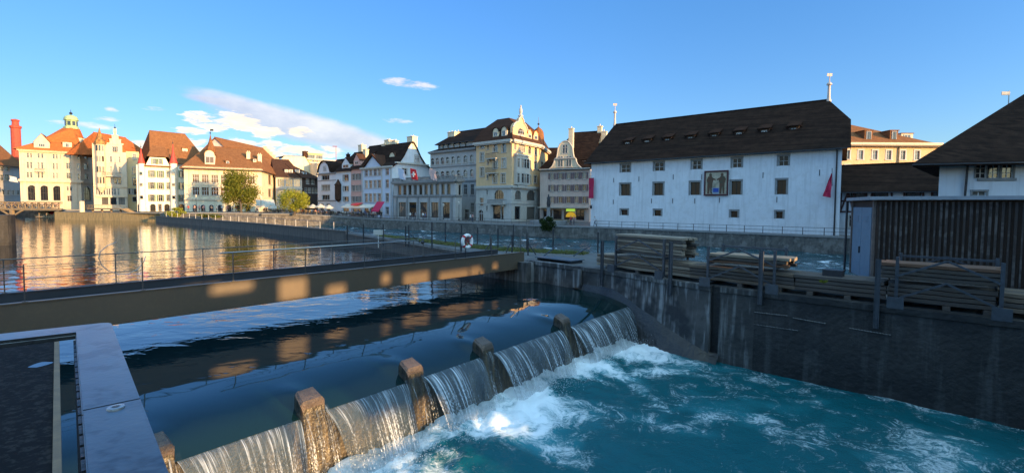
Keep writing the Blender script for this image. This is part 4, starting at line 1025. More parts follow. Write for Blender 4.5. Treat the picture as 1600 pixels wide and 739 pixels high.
# arcade building: two storeys, balustraded terrace
F = qf(K4.x(57), K4.x(413), -.6); Z = lambda x, y: F.z(K4.x(x), K4.y(y)); U = lambda x, y=None: F.u(K4.x(x), 335 if y is None else K4.y(y))
P2 = onfac(K4.x(449), F.P1, -nq); F2 = Fac(F.P1, P2)
h = House('arcade_building', 'two storey grey stone arcade building with row of narrow windows and balustraded roof terrace', 'building', F.P0, ZQ, wall='stone_pale')
h.wm[0] = M['plaster_grey']
ze = Z(235, 418)
up4 = dict(xr=235, w=17, mull=1, trans=(), sur=.1, sm='stone_grey', fm='frame_dark', glass='glass')
h.wall(F, ZQ, ze, [dict(up4, xs=[90, 120, 150, 181, 212, 243, 275, 308, 341, 374], yt=440, yb=495), dict(xr=235, xs=[106, 166, 229, 293, 359], yt=541, yb=628, w=42, mull=2, trans=(), sur=.08, glass='glass', fm='frame_dark', sill=False)], K=K4)
h.wall(F2, ZQ, ze, [dict(xr=437, xs=[437], yt=440, yb=500, w=14, mull=0, fm='frame_dark')], K=K4)
Q = [F.P0, F.P1, P2, F.P0-F.n*F2.L]
h.wall(Fac(Q[2], Q[3]), ZQ, ze); h.wall(Fac(Q[3], Q[0]), ZQ, ze)
h.w.face([Vector((q.x, q.y, ze)) for q in Q])
h.band(F, ze-.1, .5, .7); h.band(F2, ze-.1, .5, .7); h.band(F, Z(235, 503), .3, .3); h.band(F2, Z(235, 503), .3, .3)
for x in (135, 197, 261, 326, 392, 75): h.pil(F, U(x), ZQ, Z(235, 508), .5, .2)
m = MB(); zb_ = ze+.2; zt = Z(235, 396)
for G in (F, F2):
    m.box(G.p(G.L/2, .2, zt), (G.L+.4, .3, .18), rz=G.a)
    n_ = int(G.L/.45)
    for i in range(n_+1): m.box(G.p(i*G.L/n_, .2, (zb_+zt)/2), (.16 if i % 8 else .5, .16 if i % 8 else .3, zt-zb_), rz=G.a)
h.part(m, 'balustrade', [M['stone_grey']]); h.done('stone_grey')
ARC = (F, Z, U, zt)

# grey five storey house
F = qf(K4.x(268), K4.x(532), 7.5); Z = lambda x, y: F.z(K4.x(x), K4.y(y)); U = lambda x, y=None: F.u(K4.x(x), 335 if y is None else K4.y(y))
h = House('grey_house', 'grey five storey house with arched windows and set-back attic behind the arcade building', 'house', F.P0, ZQ, wall='plaster_grey')
ze = Z(500, 232)
w5 = dict(w=20, mull=1, trans=(.6,), arch=True, sur=.12)
h.wall(F, ZQ, ze, [dict(w5, xr=507, xs=[280, 308, 338, 368, 399, 431, 470, 507], yt=267, yb=309), dict(w5, xr=507, xs=[308, 338, 368, 399, 431, 470, 507], yt=350, yb=393), dict(xr=510, xs=[470, 510], yt=437, yb=496, w=20), dict(xr=510, xs=[510], yt=543, yb=598, w=20), dict(xr=477, xs=[477], yt=583, yb=642, w=24, name='door', sill=False)], K=K4)
Q = quad(F, 14); [h.wall(Fac(Q[i], Q[(i+1) % 4]), ZQ, ze) for i in (1, 2, 3)]
h.band(F, Z(500, 325), .2, .15); h.band(F, Z(500, 415), .3, .25); h.band(F, ze, .4, .6)
m = MB(); E = offset_quad(Q, .6); I = offset_quad(Q, -1.4); m.grid([[Vector((q.x, q.y, ze+.1)) for q in E], [Vector((q.x, q.y, ze+1.0)) for q in I]], close=True); h.part(m, 'lower_roof', [M['tiles_dark']])
G = F.b(1.4); za = G.z(K4.x(500), K4.y(178))
h.wall(G, ze+.6, za, [dict(xr=475, xs=[315, 345, 375, 407, 440, 475], yt=190, yb=226, w=15, mull=0, arch=True, sur=.08, glass='glass_dark')], K=K4, u0=1.4, u1=G.L-.4)
I4 = [G.P0+G.d*1.4, G.P1-G.d*.4, Q[2]+G.n*1.4-G.d*.4, Q[3]+G.n*1.4+G.d*1.4]; [h.wall(Fac(I4[i], I4[(i+1) % 4]), ze+.6, za) for i in (1, 2, 3)]
roof(h, I4, za, za+3.4, .12, .95, .6, 'tiles_dark'); chim_px(h, G, 4, K4, 402, 140, 172, 40, 'plaster_cream', 4); h.done('stone_grey')

# yellow corner building
F = qf(K4.x(531), K4.x(736), 3.0); Z = lambda x, y: F.z(K4.x(x), K4.y(y)); U = lambda x, y=None: F.u(K4.x(x), 335 if y is None else K4.y(y))
DR = -nq; P2 = onfac(K4.x(893), F.P1, Vector((.55, .83)).normalized()); P3 = onfac(K4.x(942), P2, Vector((.22, .975)).normalized())
F2 = Fac(F.P1, P2); F3 = Fac(P2, P3)
h = House('corner_building', 'tall yellow corner building with grey stone base, ornate curved gable and brown turret dome', 'building', F.P0, ZQ, wall='plaster_yellow')
h.wm[1] = M['stone_pale']
ze = Z(735, 182); zs = Z(735, 452); Z2 = lambda x, y: F2.z(K4.x(x), K4.y(y)); U2 = lambda x, y=None: F2.u(K4.x(x), 335 if y is None else K4.y(y)); Z3 = lambda x, y: F3.z(K4.x(x), K4.y(y))
wy = dict(mull=1, trans=(.66,), sur=.16)
h.wall(F, zs, ze, [dict(wy, xr=567, xs=[567], yt=207, yb=229, w=24), dict(wy, xr=567, xs=[567], yt=256, yb=306, w=22), dict(wy, xr=567, xs=[567], yt=341, yb=391, w=22),
   dict(wy, xr=643, xs=[643], yt=206, yb=248, w=22, arch=True), dict(wy, xr=643, xs=[643], yt=290, yb=346, w=22), dict(wy, xr=643, xs=[641], yt=374, yb=430, w=22), dict(wy, xr=693, xs=[693], yt=200, yb=252, w=22, arch=True), dict(wy, xr=693, xs=[693], yt=288, yb=341, w=22), dict(wy, xr=693, xs=[689], yt=374, yb=428, w=22),
   dict(xr=600, xs=[600], yt=210, yb=236, w=7, mull=0, sur=.04), dict(xr=600, xs=[600], yt=296, yb=321, w=7, mull=0, sur=.04), dict(xr=600, xs=[598], yt=384, yb=408, w=7, mull=0, sur=.04)], K=K4)
h.wall(F, ZQ, zs, [dict(wy, xr=564, xs=[564], yt=515, yb=560, w=22), dict(wy, xr=564, xs=[560], yt=585, yb=650, w=26, arch=True, name='door', sill=False), dict(xr=598, xs=[595], yt=470, yb=496, w=7, mull=0, sur=.04), dict(xr=598, xs=[594], yt=562, yb=588, w=7, mull=0, sur=.04), dict(xr=665, xs=[665], yt=470, yb=522, w=54, arch=True, mull=3, trans=(.5,), fm='frame_dark'), dict(xr=660, xs=[652], yt=560, yb=636, w=44, mull=0, trans=(), fm='frame_dark', sill=False), dict(xr=684, xs=[684], yt=560, yb=640, w=14, mull=0, trans=(), fm='frame_dark', glass='glass_dark', sill=False)], 1, K=K4)
h.wall(F2, zs, ze, [dict(wy, xr=797, xs=[757], yt=196, yb=246, w=12, mull=0), dict(wy, xr=797, xs=[797], yt=206, yb=252, w=34, mull=3), dict(wy, xr=840, xs=[840], yt=220, yb=262, w=16, arch=True), dict(wy, xr=878, xs=[876], yt=226, yb=268, w=14, arch=True), dict(wy, xr=840, xs=[840], yt=299, yb=349, w=16), dict(wy, xr=878, xs=[875], yt=303, yb=349, w=16), dict(wy, xr=840, xs=[840], yt=384, yb=430, w=16), dict(wy, xr=878, xs=[874], yt=388, yb=430, w=16)], K=K4)
h.wall(F2, ZQ, zs, [dict(xr=773, xs=[773], yt=470, yb=524, w=34, arch=True, mull=2, fm='frame_dark'), dict(xr=850, xs=[849], yt=472, yb=530, w=48, arch=True, mull=3, trans=(.5,), fm='frame_dark'), dict(xr=773, xs=[770], yt=562, yb=638, w=32, fm='frame_dark', mull=0, trans=(), sill=False), dict(xr=850, xs=[848], yt=566, yb=638, w=48, fm='frame_dark', mull=0, trans=(), sill=False)], 1, K=K4)
h.wall(F3, zs, ze, [dict(wy, xr=915, xs=[915], yt=228, yb=270, w=12, mull=0), dict(wy, xr=913, xs=[913], yt=308, yb=345, w=12, mull=0), dict(wy, xr=912, xs=[911], yt=394, yb=438, w=12, mull=0)], K=K4)
h.wall(F3, ZQ, zs, [], 1)
Q = [F.P0, F.P1, P2, P3, P3-F.d*8-F.n*2, F.P0-F.n*14]
for i in (3, 4, 5): h.wall(Fac(Q[i], Q[(i+1) % 6]), ZQ, ze)
# oriel bay on right facade
ua, ub = U2(748), U2(826); zo0, zo1 = Z2(790, 440), Z2(790, 275)
m = MB(); m.box(F2.p((ua+ub)/2, .35, (zo0+zo1)/2), (ub-ua, .7, zo1-zo0), rz=F2.a); m.box(F2.p((ua+ub)/2, .35, zo1+.15), (ub-ua+.5, 1.1, .35), rz=F2.a); m.box(F2.p((ua+ub)/2, .3, zo0-.3), ((ub-ua)*.7, .5, .7), rz=F2.a)
bay = h.part(m, 'bay', [M['stone_pale']])
for yt, yb in ((290, 343), (376, 430)):
    for x in (758, 783, 795, 812):
        me, g = win_mesh(.9, Z2(790, yt)-Z2(790, yb), 0, (.7,), .06, False, False, 'frame_white', 'stone_pale', .02)
        q = F2.p(U2(x)+.0, .73, Z2(790, yb)); o = link('window', me, bay, q-h.loc, F2.a); link('pane', pane_mesh(me.name, g, 'glass'), o)
for a in (448,): h.band(F, Z(735, a), .45, .4); h.band(F2, Z(735, a), .45, .4); h.band(F3, Z(735, a), .45, .4)
for G in (F, F2, F3): h.band(G, ze-.05, .5, .8); h.band(G, Z(735, 545), .2, .12)
for yb_ in (292, 376): balcony(h, F, K4, 604, 662, yb_-36, yb_, 1.0)
balcony(h, F, K4, 618, 706, 524, 554, 1.2)
# roofs: dark mansard on the left wing, dome, ornate gable
z2 = F.b(4).z(K4.x(640), K4.y(70))
E = offset_quad(Q, .7); I = offset_quad(Q, -3.2)
m = MB(); md = [Vector((a.x, a.y, 0)).lerp(Vector((c.x, c.y, 0)), .45)+Vector((0, 0, ze+.3+(z2-ze)*.55)) for a, c in zip(E, I)]
m.grid([[Vector((q.x, q.y, ze+.15)) for q in E], md, [Vector((q.x, q.y, z2)) for q in I]], close=True); m.face([Vector((q.x, q.y, z2)) for q in I]); h.part(m, 'roof', [M['tiles_darkred']])
for x, a, c in ((645, 112, 162), (694, 104, 160)): dormer(h, F, -.2, K4, x, a, c, 32, 4, 'round', 'plaster_cream', 'tiles_dark', hk=.8, wk=.6)
for x, a, c in ((841, 122, 172), (877, 130, 180)): dormer(h, F2, -.2, K4, x, a, c, 26, 4, 'round', 'plaster_yellow', 'tiles_orange', hk=.8, wk=.55)
gp_ = [(738, 185), (738, 130), (745, 110), (757, 98), (768, 92), (771, 74), (780, 62), (790, 62), (798, 76), (800, 92), (812, 102), (820, 122), (828, 150), (828, 185)]
m = MB(); zc = lambda y: F2.z(K4.x(785), K4.y(y)); fr = [F2.p(U2(max(x, 738)), .12, zc(y)+.4) for x, y in gp_]; bk_ = [F2.p(U2(max(x, 738)), -.5, zc(y)+.4) for x, y in gp_]
m.face(fr); m.grid([fr, bk_], close=True); m.face(bk_[::-1]); g_ = h.part(m, 'ornate_gable', [M['plaster_yellow']])
m = MB(); tr = [F2.p(U2(x), .2, zc(y)+.45) for x, y in gp_[1:-1]]; m.tube(tr, .16, 6); q = F2.p(U2(785), 0, zc(58)+.4)
m.lathe((q.x, q.y, 0), [(.5, q.z), (.55, q.z+.3), (.25, q.z+.5), (.35, q.z+1.1), (.3, q.z+1.7), (.12, q.z+2.0), (.2, q.z+2.25), (.0, q.z+2.5)], 8); h.part(m, 'gable_ornament', [M['stone_pale']])
h.put_window(F2, U2(785), 2.4, zc(165)+.4, zc(125)-zc(165), dict(mull=2, arch=True, sur=.2), -.1)
c = (F3.P0+F3.P1)/2-F3.n*1.6+Vector((.3, .4)); zt3 = lambda y: zcol(c, K4.y(y)); rr = (xy(K4.x(955), c.y)-xy(K4.x(888), c.y)).length/2
m = MB(); m.lathe((c.x, c.y, 0), [(rr*1.0, ze-3), (rr, ze), (rr*1.2, ze+.2), (rr*1.2, ze+.5)], 10); h.part(m, 'corner_turret', [M['plaster_yellow']])
m = MB(); m.lathe((c.x, c.y, 0), [(rr*1.2, ze+.4), (rr*1.0, zt3(178)), (rr*.95, zt3(155)), (rr*.86, zt3(135)), (rr*.6, zt3(120)), (rr*.2, zt3(110)), (.08, zt3(104))], 14); h.part(m, 'turret_dome', [M['tiles_brown']], True); spike(h, c, zt3(112), zt3(48), r=.09)
h.done('stone_pale')

# mauve shuttered house with curved gable
F = qf(K5.x(82), K5.x(352), 14); F = Fac(xy(K5.x(82), 104), xy(K5.x(354), 99)); Z = lambda x, y: F.z(K5.x(x), K5.y(y)); U = lambda x, y=None: F.u(K5.x(x), 335 if y is None else K5.y(y))
h = House('gabled_house', 'cream house with mauve shutters and white baroque scrolled gable above a shop arcade', 'house', F.P0, ZQ, wall='plaster_cream')
h.wm[0] = M['plaster_rose']
ze = Z(215, 296); sm_ = dict(shut='shutter_mauve', w=20, mull=1, trans=(), sur=.04, sk=1.0)
xs = [150, 195, 240, 284, 327]
h.wall(F, ZQ, ze, [dict(sm_, xr=215, xs=xs, yt=319, yb=352), dict(sm_, xr=215, xs=xs, yt=382, yb=417), dict(sm_, xr=215, xs=xs, yt=448, yb=484), dict(xr=215, xs=[125, 180, 240, 305], yt=518, yb=575, w=46, glass='glass_dark', fm='wood_dark', mull=1, trans=(), sill=False)], K=K5)
Q = quad(F, 14); [h.wall(Fac(Q[i], Q[(i+1) % 4]), ZQ, ze) for i in (1, 2, 3)]
sc_ = [(132, 296), (140, 290), (150, 278), (158, 260), (162, 242), (172, 234), (176, 215), (180, 182), (190, 160), (205, 147), (218, 144), (232, 147), (246, 160), (258, 182), (262, 215), (266, 234), (276, 242), (280, 260), (288, 276), (300, 288), (310, 296)]
zc = lambda y: F.z(K5.x(216), K5.y(y)); fr = [F.p(U(x), .1, zc(y)) for x, y in sc_]; bk_ = [F.p(U(x), -.5, zc(y)) for x, y in sc_]
m = MB(); m.face(fr); m.grid([fr, bk_]); m.face(bk_[::-1]); h.part(m, 'scrolled_gable', [M['plaster_cream']])
m = MB(); m.tube([p+Vector((0, 0, .05)) for p in fr], .14, 6); m.box(F.p(U(219), .2, zc(238)), (U(272)-U(165), .35, .25), rz=F.a); h.part(m, 'gable_moulding', [M['stone_pale']])
for x in (193, 239): h.put_window(F, U(x), 1.2, zc(284), 2.2, dict(mull=1, sur=.1), -.1)
h.put_window(F, U(218), 1.2, zc(212), 1.9, dict(mull=1, sur=.1), -.1)
roof(h, Q, ze+.1, Z(300, 120)+2.0, .45, 1, .4, 'tiles_dark')
dormer(h, F, 4.2, K5, 323, 178, 216, 40, 4, 'flat', 'frame_white', 'tiles_dark'); dormer(h, F, 1.2, K5, 328, 244, 282, 34, 4, 'flat', 'tiles_dark', 'tiles_dark')
chim_px(h, F, 2, K5, 255, 78, 150, 24, 'plaster_cream', 1); chim_px(h, F, 7, K5, 412, 65, 125, 24, 'plaster_cream', 1); chim_px(h, F, 7, K5, 435, 95, 125, 30, 'plaster_cream', 1)
m = MB(); m.box(F.p(U(215), .9, Z(215, 508)), (F.L*.95, 1.9, .18), rz=F.a); h.part(m, 'awning', [M['fabric_cream']])
h.band(F, ze-.05, .3, .4); h.done()
# low dark roofed building between the two, behind
F = Fac(xy(846, 118), xy(900, 116)); Q = quad(F, 10)
h = House('town_house', 'dark roofed house seen in the gap right of the yellow corner building', 'house', F.P0, ZQ, wall='plaster_grey'); ze = F.z(860, 262)
[h.wall(Fac(Q[i], Q[(i+1) % 4]), ZQ, ze) for i in range(4)]; roof(h, Q, ze, F.z(860, 228), 0, 1, .4, 'tiles_dark'); h.done()

# ================= museum
PM0 = Vector((13.5, 82)); PM1 = onfac(1312, PM0, UQ); F = Fac(PM0, PM1); ZM = .8
Z = lambda x, y: F.z(K6.x(x), K6.y(y)); U = lambda x, y=None: F.u(K6.x(x), 335 if y is None else K6.y(y))
h = House('museum', 'long white museum with huge dark tiled roof, small stone framed windows and eight tiny dormers', 'building', F.P0, ZM, wall='plaster_museum')
h.wm[1] = M['stone_grey']
ze = Z(62, 366)
wm_ = dict(mull=1, trans=(.5,), sur=.22, sm='stone_grey', sill=False, fm='frame_white', glass='glass_museum', dp=.3)
h.wall(F, ZM-.3, ze+.25, [dict(wm_, xr=197, xs=[197, 330, 480, 640, 825], yt=374, yb=407, w=36), dict(wm_, xr=196, xs=[196, 328, 474, 637, 818], yt=452, yb=499, w=38, trans=(), fm='frame_dark'), dict(wm_, xr=192, xs=[192, 325, 630, 810], yt=554, yb=577, w=27, fm='frame_dark')], K=K6)
dep = 17.0; Q = quad(F, dep); Q[2] = PM1+Vector((.555, .832)).normalized()*17.0
for i in (1, 2, 3): h.wall(Fac(Q[i], Q[(i+1) % 4]), ZM-.3, ze+.25)
zr = zcol(F.p(1.5, -8.5), 193.5)
GL = Fac(Q[3], Q[0]); h.poly(GL, [(0, ze+.2), (dep, ze+.2), (dep/2, zr-.5)])
o, ev = roof(h, Q, ze+.35, zr, .015, .93, .85, 'tiles_dark', half=(0, .52))
GR = Fac(Q[1], Q[2]); pB, pC, B_, C_q = h.halfpts
zz_ = pB.z-.4; h.poly(GR, [(0, ze+.2), (dep, ze+.2), (dep*.5+dep*.24, zz_), (dep*.26, zz_)])
for x in (200, 277, 357, 448, 542, 640, 740, 855):
    G = F.b(3.1); px = K6.x(x); u_ = G.u(px); k = (u_/G.L); zb_ = ze+.35+(zr-ze)*(3.1+.85)/(8.5+.85)-.95
    b = MB(); b.box2(-.6, .6, 0, 2.2, 0, .9); body = link('dormer', b.mesh('dormer', [M['wood_dark']]), h.root, G.p(u_, 0, zb_)-h.loc, G.a)
    r_ = MB(); r_.face([(-.85, -.35, .93), (.85, -.35, .93), (.85, 1.9, 1.95), (-.85, 1.9, 1.95)]); r_.face([(-.85, -.35, .9), (-.85, 2.6, 1.67), (.85, 2.6, 1.67), (.85, -.35, .9)]); r_.box2(-.85, .85, -.38, -.32, .88, 1.0); r_.box2(-.85, -.93, -.35, 1.2, .88, .85); r_.box2(.93, .85, -.35, 1.2, .88, .85)
    link('dormer_roof', r_.mesh('dormer_roof', [M['tiles_dark']]), body)
    me, g = win_mesh(.7, .6, 1, (), .04, False, False, 'frame_dark' if x in (357, 448, 542, 855) else 'frame_white', 'wood_dark', .02)
    o = link('window', me, body, (0, -.05, .12)); link('pane', pane_mesh(me.name, g, 'glass_dark' if x in (357, 448, 542, 855) else 'glass'), o)
for uu, py, pt in ((1.0, 193, 162), (F.L*.93, 155, 115)):
    q = (ev[4] if uu < 5 else ev[5]); b = MB(); zt = zcol((q.x, q.y), pt); b.lathe((q.x, q.y, zr), [(.32, -.3), (.28, .0), (.2, .3), (.16, (zt-zr)*.55), (.34, (zt-zr)*.56), (.3, (zt-zr)*.62), (.06, (zt-zr)*.68), (.04, zt-zr)], 10); b.box((q.x, q.y, zt-.2), (.7, .04, .4)); h.part(b, 'roof_finial', [M['plaster_rose']])
# tie anchors
b = MB()
for x, y in ((148, 438), (248, 433), (384, 425), (497, 425), (740, 418), (964, 408), (148, 524), (300, 520), (384, 520), (472, 520), (570, 517), (798, 515)): b.box(F.p(U(x), .03, F.z(K6.x(x), K6.y(y))), (.07, .07, .75), rz=F.a)
h.part(b, 'tie_anchor', [M['iron']])
b = MB(); b.beam(F.p(F.L-.5, .12, ze), F.p(F.L-.5, .12, ZM), .12, .12); h.part(b, 'downpipe', [M['iron']]); h.done('stone_grey')
MUS = (F, Z, U, ze)
# painted panel on the museum (generic heraldic stand-in) as its own thing
b = MB(); uc = U(556); w_, h_ = U(604)-U(508), Z(556, 400)-Z(556, 499); c = F.p(uc, .12, (Z(556, 400)+Z(556, 499))/2)
root = thing('painted_panel', 'square painted panel with two brown figures hung on the white museum wall', 'painting', c)
b.box(c, (w_, .1, h_), rz=F.a); link('board', b.mesh('board', [mat('panel_cream', (.50, .42, .30), (.22, .20, .14), scale=1.6)], off=c), root)
b = MB()
for sx, sy, a_, b2_ in ((0, 1, w_, .22), (0, -1, w_, .22), (1, 0, .2, h_), (-1, 0, .2, h_)): b.box(F.p(uc+sx*(w_/2-.1), .2 if sy == 0 else .205, c.z+sy*(h_/2-.1)), (a_, .1, b2_), rz=F.a)
link('frame', b.mesh('frame', [mat('panel_frame', (.08, .02, .025))], off=c), root)
b = MB()
def blob_(uu, zz, pts): b.face([F.p(uc+uu*w_/2+px_*w_/2, .178+.001*len(b.f), c.z+zz*h_/2+pz*h_/2) for px_, pz in pts])
for sg in (-1, 1):
    blob_(sg*.5, .0, [(-.22, -.85), (-.05, -.85), (0, -.3), (.06, -.85), (.2, -.85), (.2, 0), (.3, .3), (.15, .55), (-.15, .55), (-.3, .25), (-.22, 0)])
    blob_(sg*.48, .66, [(.12*cos(2*pi*i/10), .14*sin(2*pi*i/10)) for i in range(10)])
    blob_(0, .3, [(sg*.5, .1), (sg*.05, -.1), (sg*.05, .02), (sg*.5, .25)])
link('figures', b.mesh('figures', [mat('panel_brown', (.13, .045, .025), (.06, .07, .04), scale=2.5)], off=c, recalc=False), root)
b = MB(); blob_(0, -.62, [(-.36, .25), (.36, .25), (.36, -.1), (.2, -.26), (-.2, -.26), (-.36, -.1)]); link('shield', b.mesh('shield', [mat('panel_pale', (.30, .36, .42))], off=c, recalc=False), root)
b = MB(); b.box(F.p(uc, .21, c.z-.62*h_/2+.1), (w_*.22, .02, h_*.16), rz=F.a); link('shield_charge', b.mesh('shield_charge', [mat('panel_blue', (.03, .08, .35))], off=c), root)
# banners
b = MB(); root = thing('wall_banner', 'long magenta banner hanging vertically beside the left corner of the white museum', 'banner', F.p(U(66), .5, Z(66, 510)))
l0 = root.location
rows = [[F.p(U(66)+(k-.5)*.95, .55+.05*sin(i*.7+k*3), Z(66, 430)+(Z(66, 510)-Z(66, 430))*i/10) for k in (0, .33, .66, 1)] for i in range(11)]
b.grid(rows); o = link('cloth', b.mesh('cloth', [M['fabric_magenta']], off=l0), root); o.modifiers.new('s', 'SOLIDIFY').thickness = .02
b = MB(); b.beam(F.p(U(66), 0, Z(66, 430)), F.p(U(66), 1.0, Z(66, 430)+.0), .06, .06); b.beam(F.p(U(66)-.5, .55, Z(66, 430)), F.p(U(66)+.5, .55, Z(66, 430)), .05, .05); link('pole', b.mesh('pole', [M['iron']], off=l0), root)
l0 = F.p(U(1012), .2, Z(1012, 510)); root = thing('wall_flag', 'furled magenta flag hanging from a slanted pole near the right end of the museum', 'flag', l0)
zt, zb_ = F.z(K6.x(1018), K6.y(412)), Z(1012, 508)
b = MB(); rows = [[F.p(U(1016)-(.10+.75*i/10)*k+.1*i/10*0, .9-.4*(1-i/10)+.12*sin(i+k*5), zt+(zb_-zt)*i/10+.2*k*(i/10)) for k in (0, .3, .6, 1)] for i in range(11)]
b.grid(rows); o = link('cloth', b.mesh('cloth', [M['fabric_magenta']], off=l0), root); o.modifiers.new('s', 'SOLIDIFY').thickness = .03
b = MB(); b.beam(F.p(U(1016), 0, zb_+1.5), F.p(U(1018), 1.1, zt+.6), .06, .06); link('pole', b.mesh('pole', [M['iron']], off=l0), root)
# lantern on the museum's left corner
l0 = F.p(.4, .6, Z(62, 545)); b = MB(); b.beam(F.p(.4, 0, l0.z+.4), F.p(.4, .7, l0.z+.4), .05, .05); b.lathe(l0, [(.05, .35), (.22, .2), (.16, -.25), (.05, -.3)], 6); tag(link('wall_lantern', b.mesh('wall_lantern', [M['iron']], off=l0), None, l0), 'small black lantern on a bracket at the left corner of the museum', 'lantern')

# half-timbered wing
F = Fac(onfac(K7.x(76), Vector((40.8, 60.5)), UQ), onfac(K7.x(575), Vector((40.8, 60.5)), UQ)); Z = lambda x, y: F.z(K7.x(x), K7.y(y)); U = lambda x, y=None: F.u(K7.x(x), 335 if y is None else K7.y(y))
h = House('timbered_wing', 'low half-timbered wing with dark roof between the museum and the right hand white building', 'building', F.P0, ZM, wall='plaster_white')
ze = Z(90, 476)
h.wall(F, ZM-.3, ze+.2, [dict(xr=155, xs=[155, 245, 375, 480], yt=484, yb=516, w=56, mull=2, trans=(), fm='frame_dark', sur=.06, sm='wood_dark', glass='glass_dark', sill=False), dict(xr=128, xs=[128], yt=576, yb=622, w=20, glass='glass_dark')], K=K7)
Q = quad(F, 9); [h.wall(Fac(Q[i], Q[(i+1) % 4]), ZM-.3, ze+.2) for i in (1, 2, 3)]
roof(h, Q, ze+.2, F.b(4.5).z(K7.x(300), K7.y(372)), 0, .97, .8, 'tiles_dark')
b = MB()
T = lambda x0, y0, x1, y1, w_=.2: b.beam(F.p(U(x0), .04+.002*len(b.f) % .01, Z(90, y0)), F.p(U(x1), .04+.002*len(b.f) % .01, Z(90, y1)), .14, w_, up=Vector((F.n.x, F.n.y, 0)).cross(Vector((0, 0, 1))))
for x in (84, 112, 135, 185, 210, 285, 335, 410, 445, 515, 560): b.box(F.p(U(x), .04, (Z(90, 480)+Z(90, 566))/2), (.2, .12, Z(90, 480)-Z(90, 566)), rz=F.a)
for y in (480, 520, 562): b.box(F.p(F.L/2, .05, Z(90, y)), (F.L, .12, .2), rz=F.a)
for x0, x1 in ((84, 112), (135, 112), (185, 210), (560, 515)): b.beam(F.p(U(x0), .045, Z(90, 562)), F.p(U(x1), .045, Z(90, 482)), .11, .17)
h.part(b, 'timber_frame', [mat('timber_red', (.075, .025, .02), (.05, .02, .016), scale=4)])
h.done()
# right-hand white building with big hipped roof
P0 = onfac(K7.x(470), Vector((42.5, 54.0))+UQ*0, UQ); P0 = xy(K7.x(470), 40.5); P1 = P0+Vector((.93, -.37)).normalized()*17; F = Fac(P0, P1); Z = lambda x, y: F.z(K7.x(x), K7.y(y)); U = lambda x, y=None: F.u(K7.x(x), 335 if y is None else K7.y(y))
h = House('mill_building', 'white building with a wide triple window and huge dark hipped roof at the right edge', 'building', P0, ZM, wall='plaster_white')
ze = Z(700, 338)
Qm = quad(F, 16); Qm[3] = P0+Vector((.72, .69)).normalized()*15; Qm[2] = P1+Vector((.6, .8))*15
h.wall(F, ZM-2, ze+.2, [dict(xr=700, xs=[645, 696, 750], yt=366, yb=430, w=44, mull=1, trans=(.33, .66), sur=.1, sm='stone_grey', fm='frame_white', glass='glass_dark', sill=False), dict(xr=635, xs=[636], yt=482, yb=530, w=54, mull=1, sm='stone_grey')], K=K7)
Q = Qm; [h.wall(Fac(Q[i], Q[(i+1) % 4]), ZM-2, ze+.2) for i in (1, 2, 3)]
h.trim.box(F.p((U(645)+U(750))/2, .04, Z(700, 435)), (U(775)-U(620), .12, .22), rz=F.a)
roof(h, Q, ze+.2, ze+6.6, .40, .9, 1.5, 'tiles_dark', th=.3)
b = MB(); b.beam(F.p(U(578), .15, ze), F.p(U(572), .15, ze-4), .12, .12); h.part(b, 'downpipe', [M['iron']])
h.done('stone_grey')
for px, py, pt in ((1566, 178, 142), (1601, 160, 128)):
    q = xy(px, 44); z0 = zcol(q, py)-1.5; z1 = zcol(q, pt); b = MB(); b.lathe((q.x, q.y, z0), [(.12, 0), (.1, (z1-z0)*.55), (.2, (z1-z0)*.57), (.18, (z1-z0)*.62), (.04, (z1-z0)*.66), (.03, z1-z0)], 8); b.box((q.x-.3, q.y, z1-.25), (.75, .04, .32)); h.part(b, 'weather_vane', [M['stone_pale']])
# yellow annex behind
F = Fac(xy(1306, 92), xy(K7.x(465), 92)); Z = lambda x, y: F.z(K7.x(x), K7.y(y)); Q = quad(F, 16)
h = House('yellow_annex', 'sunlit yellow building with white framed windows and brown hipped roof behind the timbered wing', 'building', F.P0, ZM, wall='plaster_yellow')
ze = Z(300, 292); h.wall(F, ZM, ze, [dict(xr=250, xs=[112, 165, 222, 277, 333, 390], yt=319, yb=355, w=19, mull=1, sur=.22, sm='frame_white'), dict(xr=250, xs=[112, 165, 222, 277, 333, 390], yt=379, yb=415, w=19, mull=1, sur=.22, sm='frame_white')], K=K7)
[h.wall(Fac(Q[i], Q[(i+1) % 4]), ZM, ze) for i in (1, 2, 3)]; h.band(F, ze-.1, .45, .6)
roof(h, Q, ze, F.b(8).z(K7.x(160), K7.y(212)), .0, .35, .8, 'tiles_brown')
for x in (197, 298): dormer(h, F, 1.5, K7, x, 238, 279, 32, 4, 'flat', 'tiles_brown', 'tiles_brown', dict(fm='wood_dark'), hk=.8, wk=.5)
dormer(h, F, 8, K7, 350, 250, 275, 46, 3, 'flat', 'plaster_cream', 'tiles_brown')
b = MB(); b.beam(F.p(F.u(K7.x(305)), .15, ze), F.p(F.u(K7.x(300)), .15, ZM), .15, .15); h.part(b, 'downpipe', [M['iron']]); h.done('plaster_cream')
# ================================================================= NEAR STRUCTURE
def tmesh(name, b, mats, label=None, cat=None, group=None, kind=None, smooth=False, off=None, parent=None, recalc=True):
    """a thing that is one mesh, origin at its base"""
    if off is None and parent is None:
        xs = [v[0] for v in b.v]; ys = [v[1] for v in b.v]; zs = [v[2] for v in b.v]; off = ((min(xs)+max(xs))/2, (min(ys)+max(ys))/2, min(zs))
    o = link(name, b.mesh(name, mats, smooth, off=off, recalc=recalc), parent, off if parent is None else (0, 0, 0)); return tag(o, label, cat, group, kind)
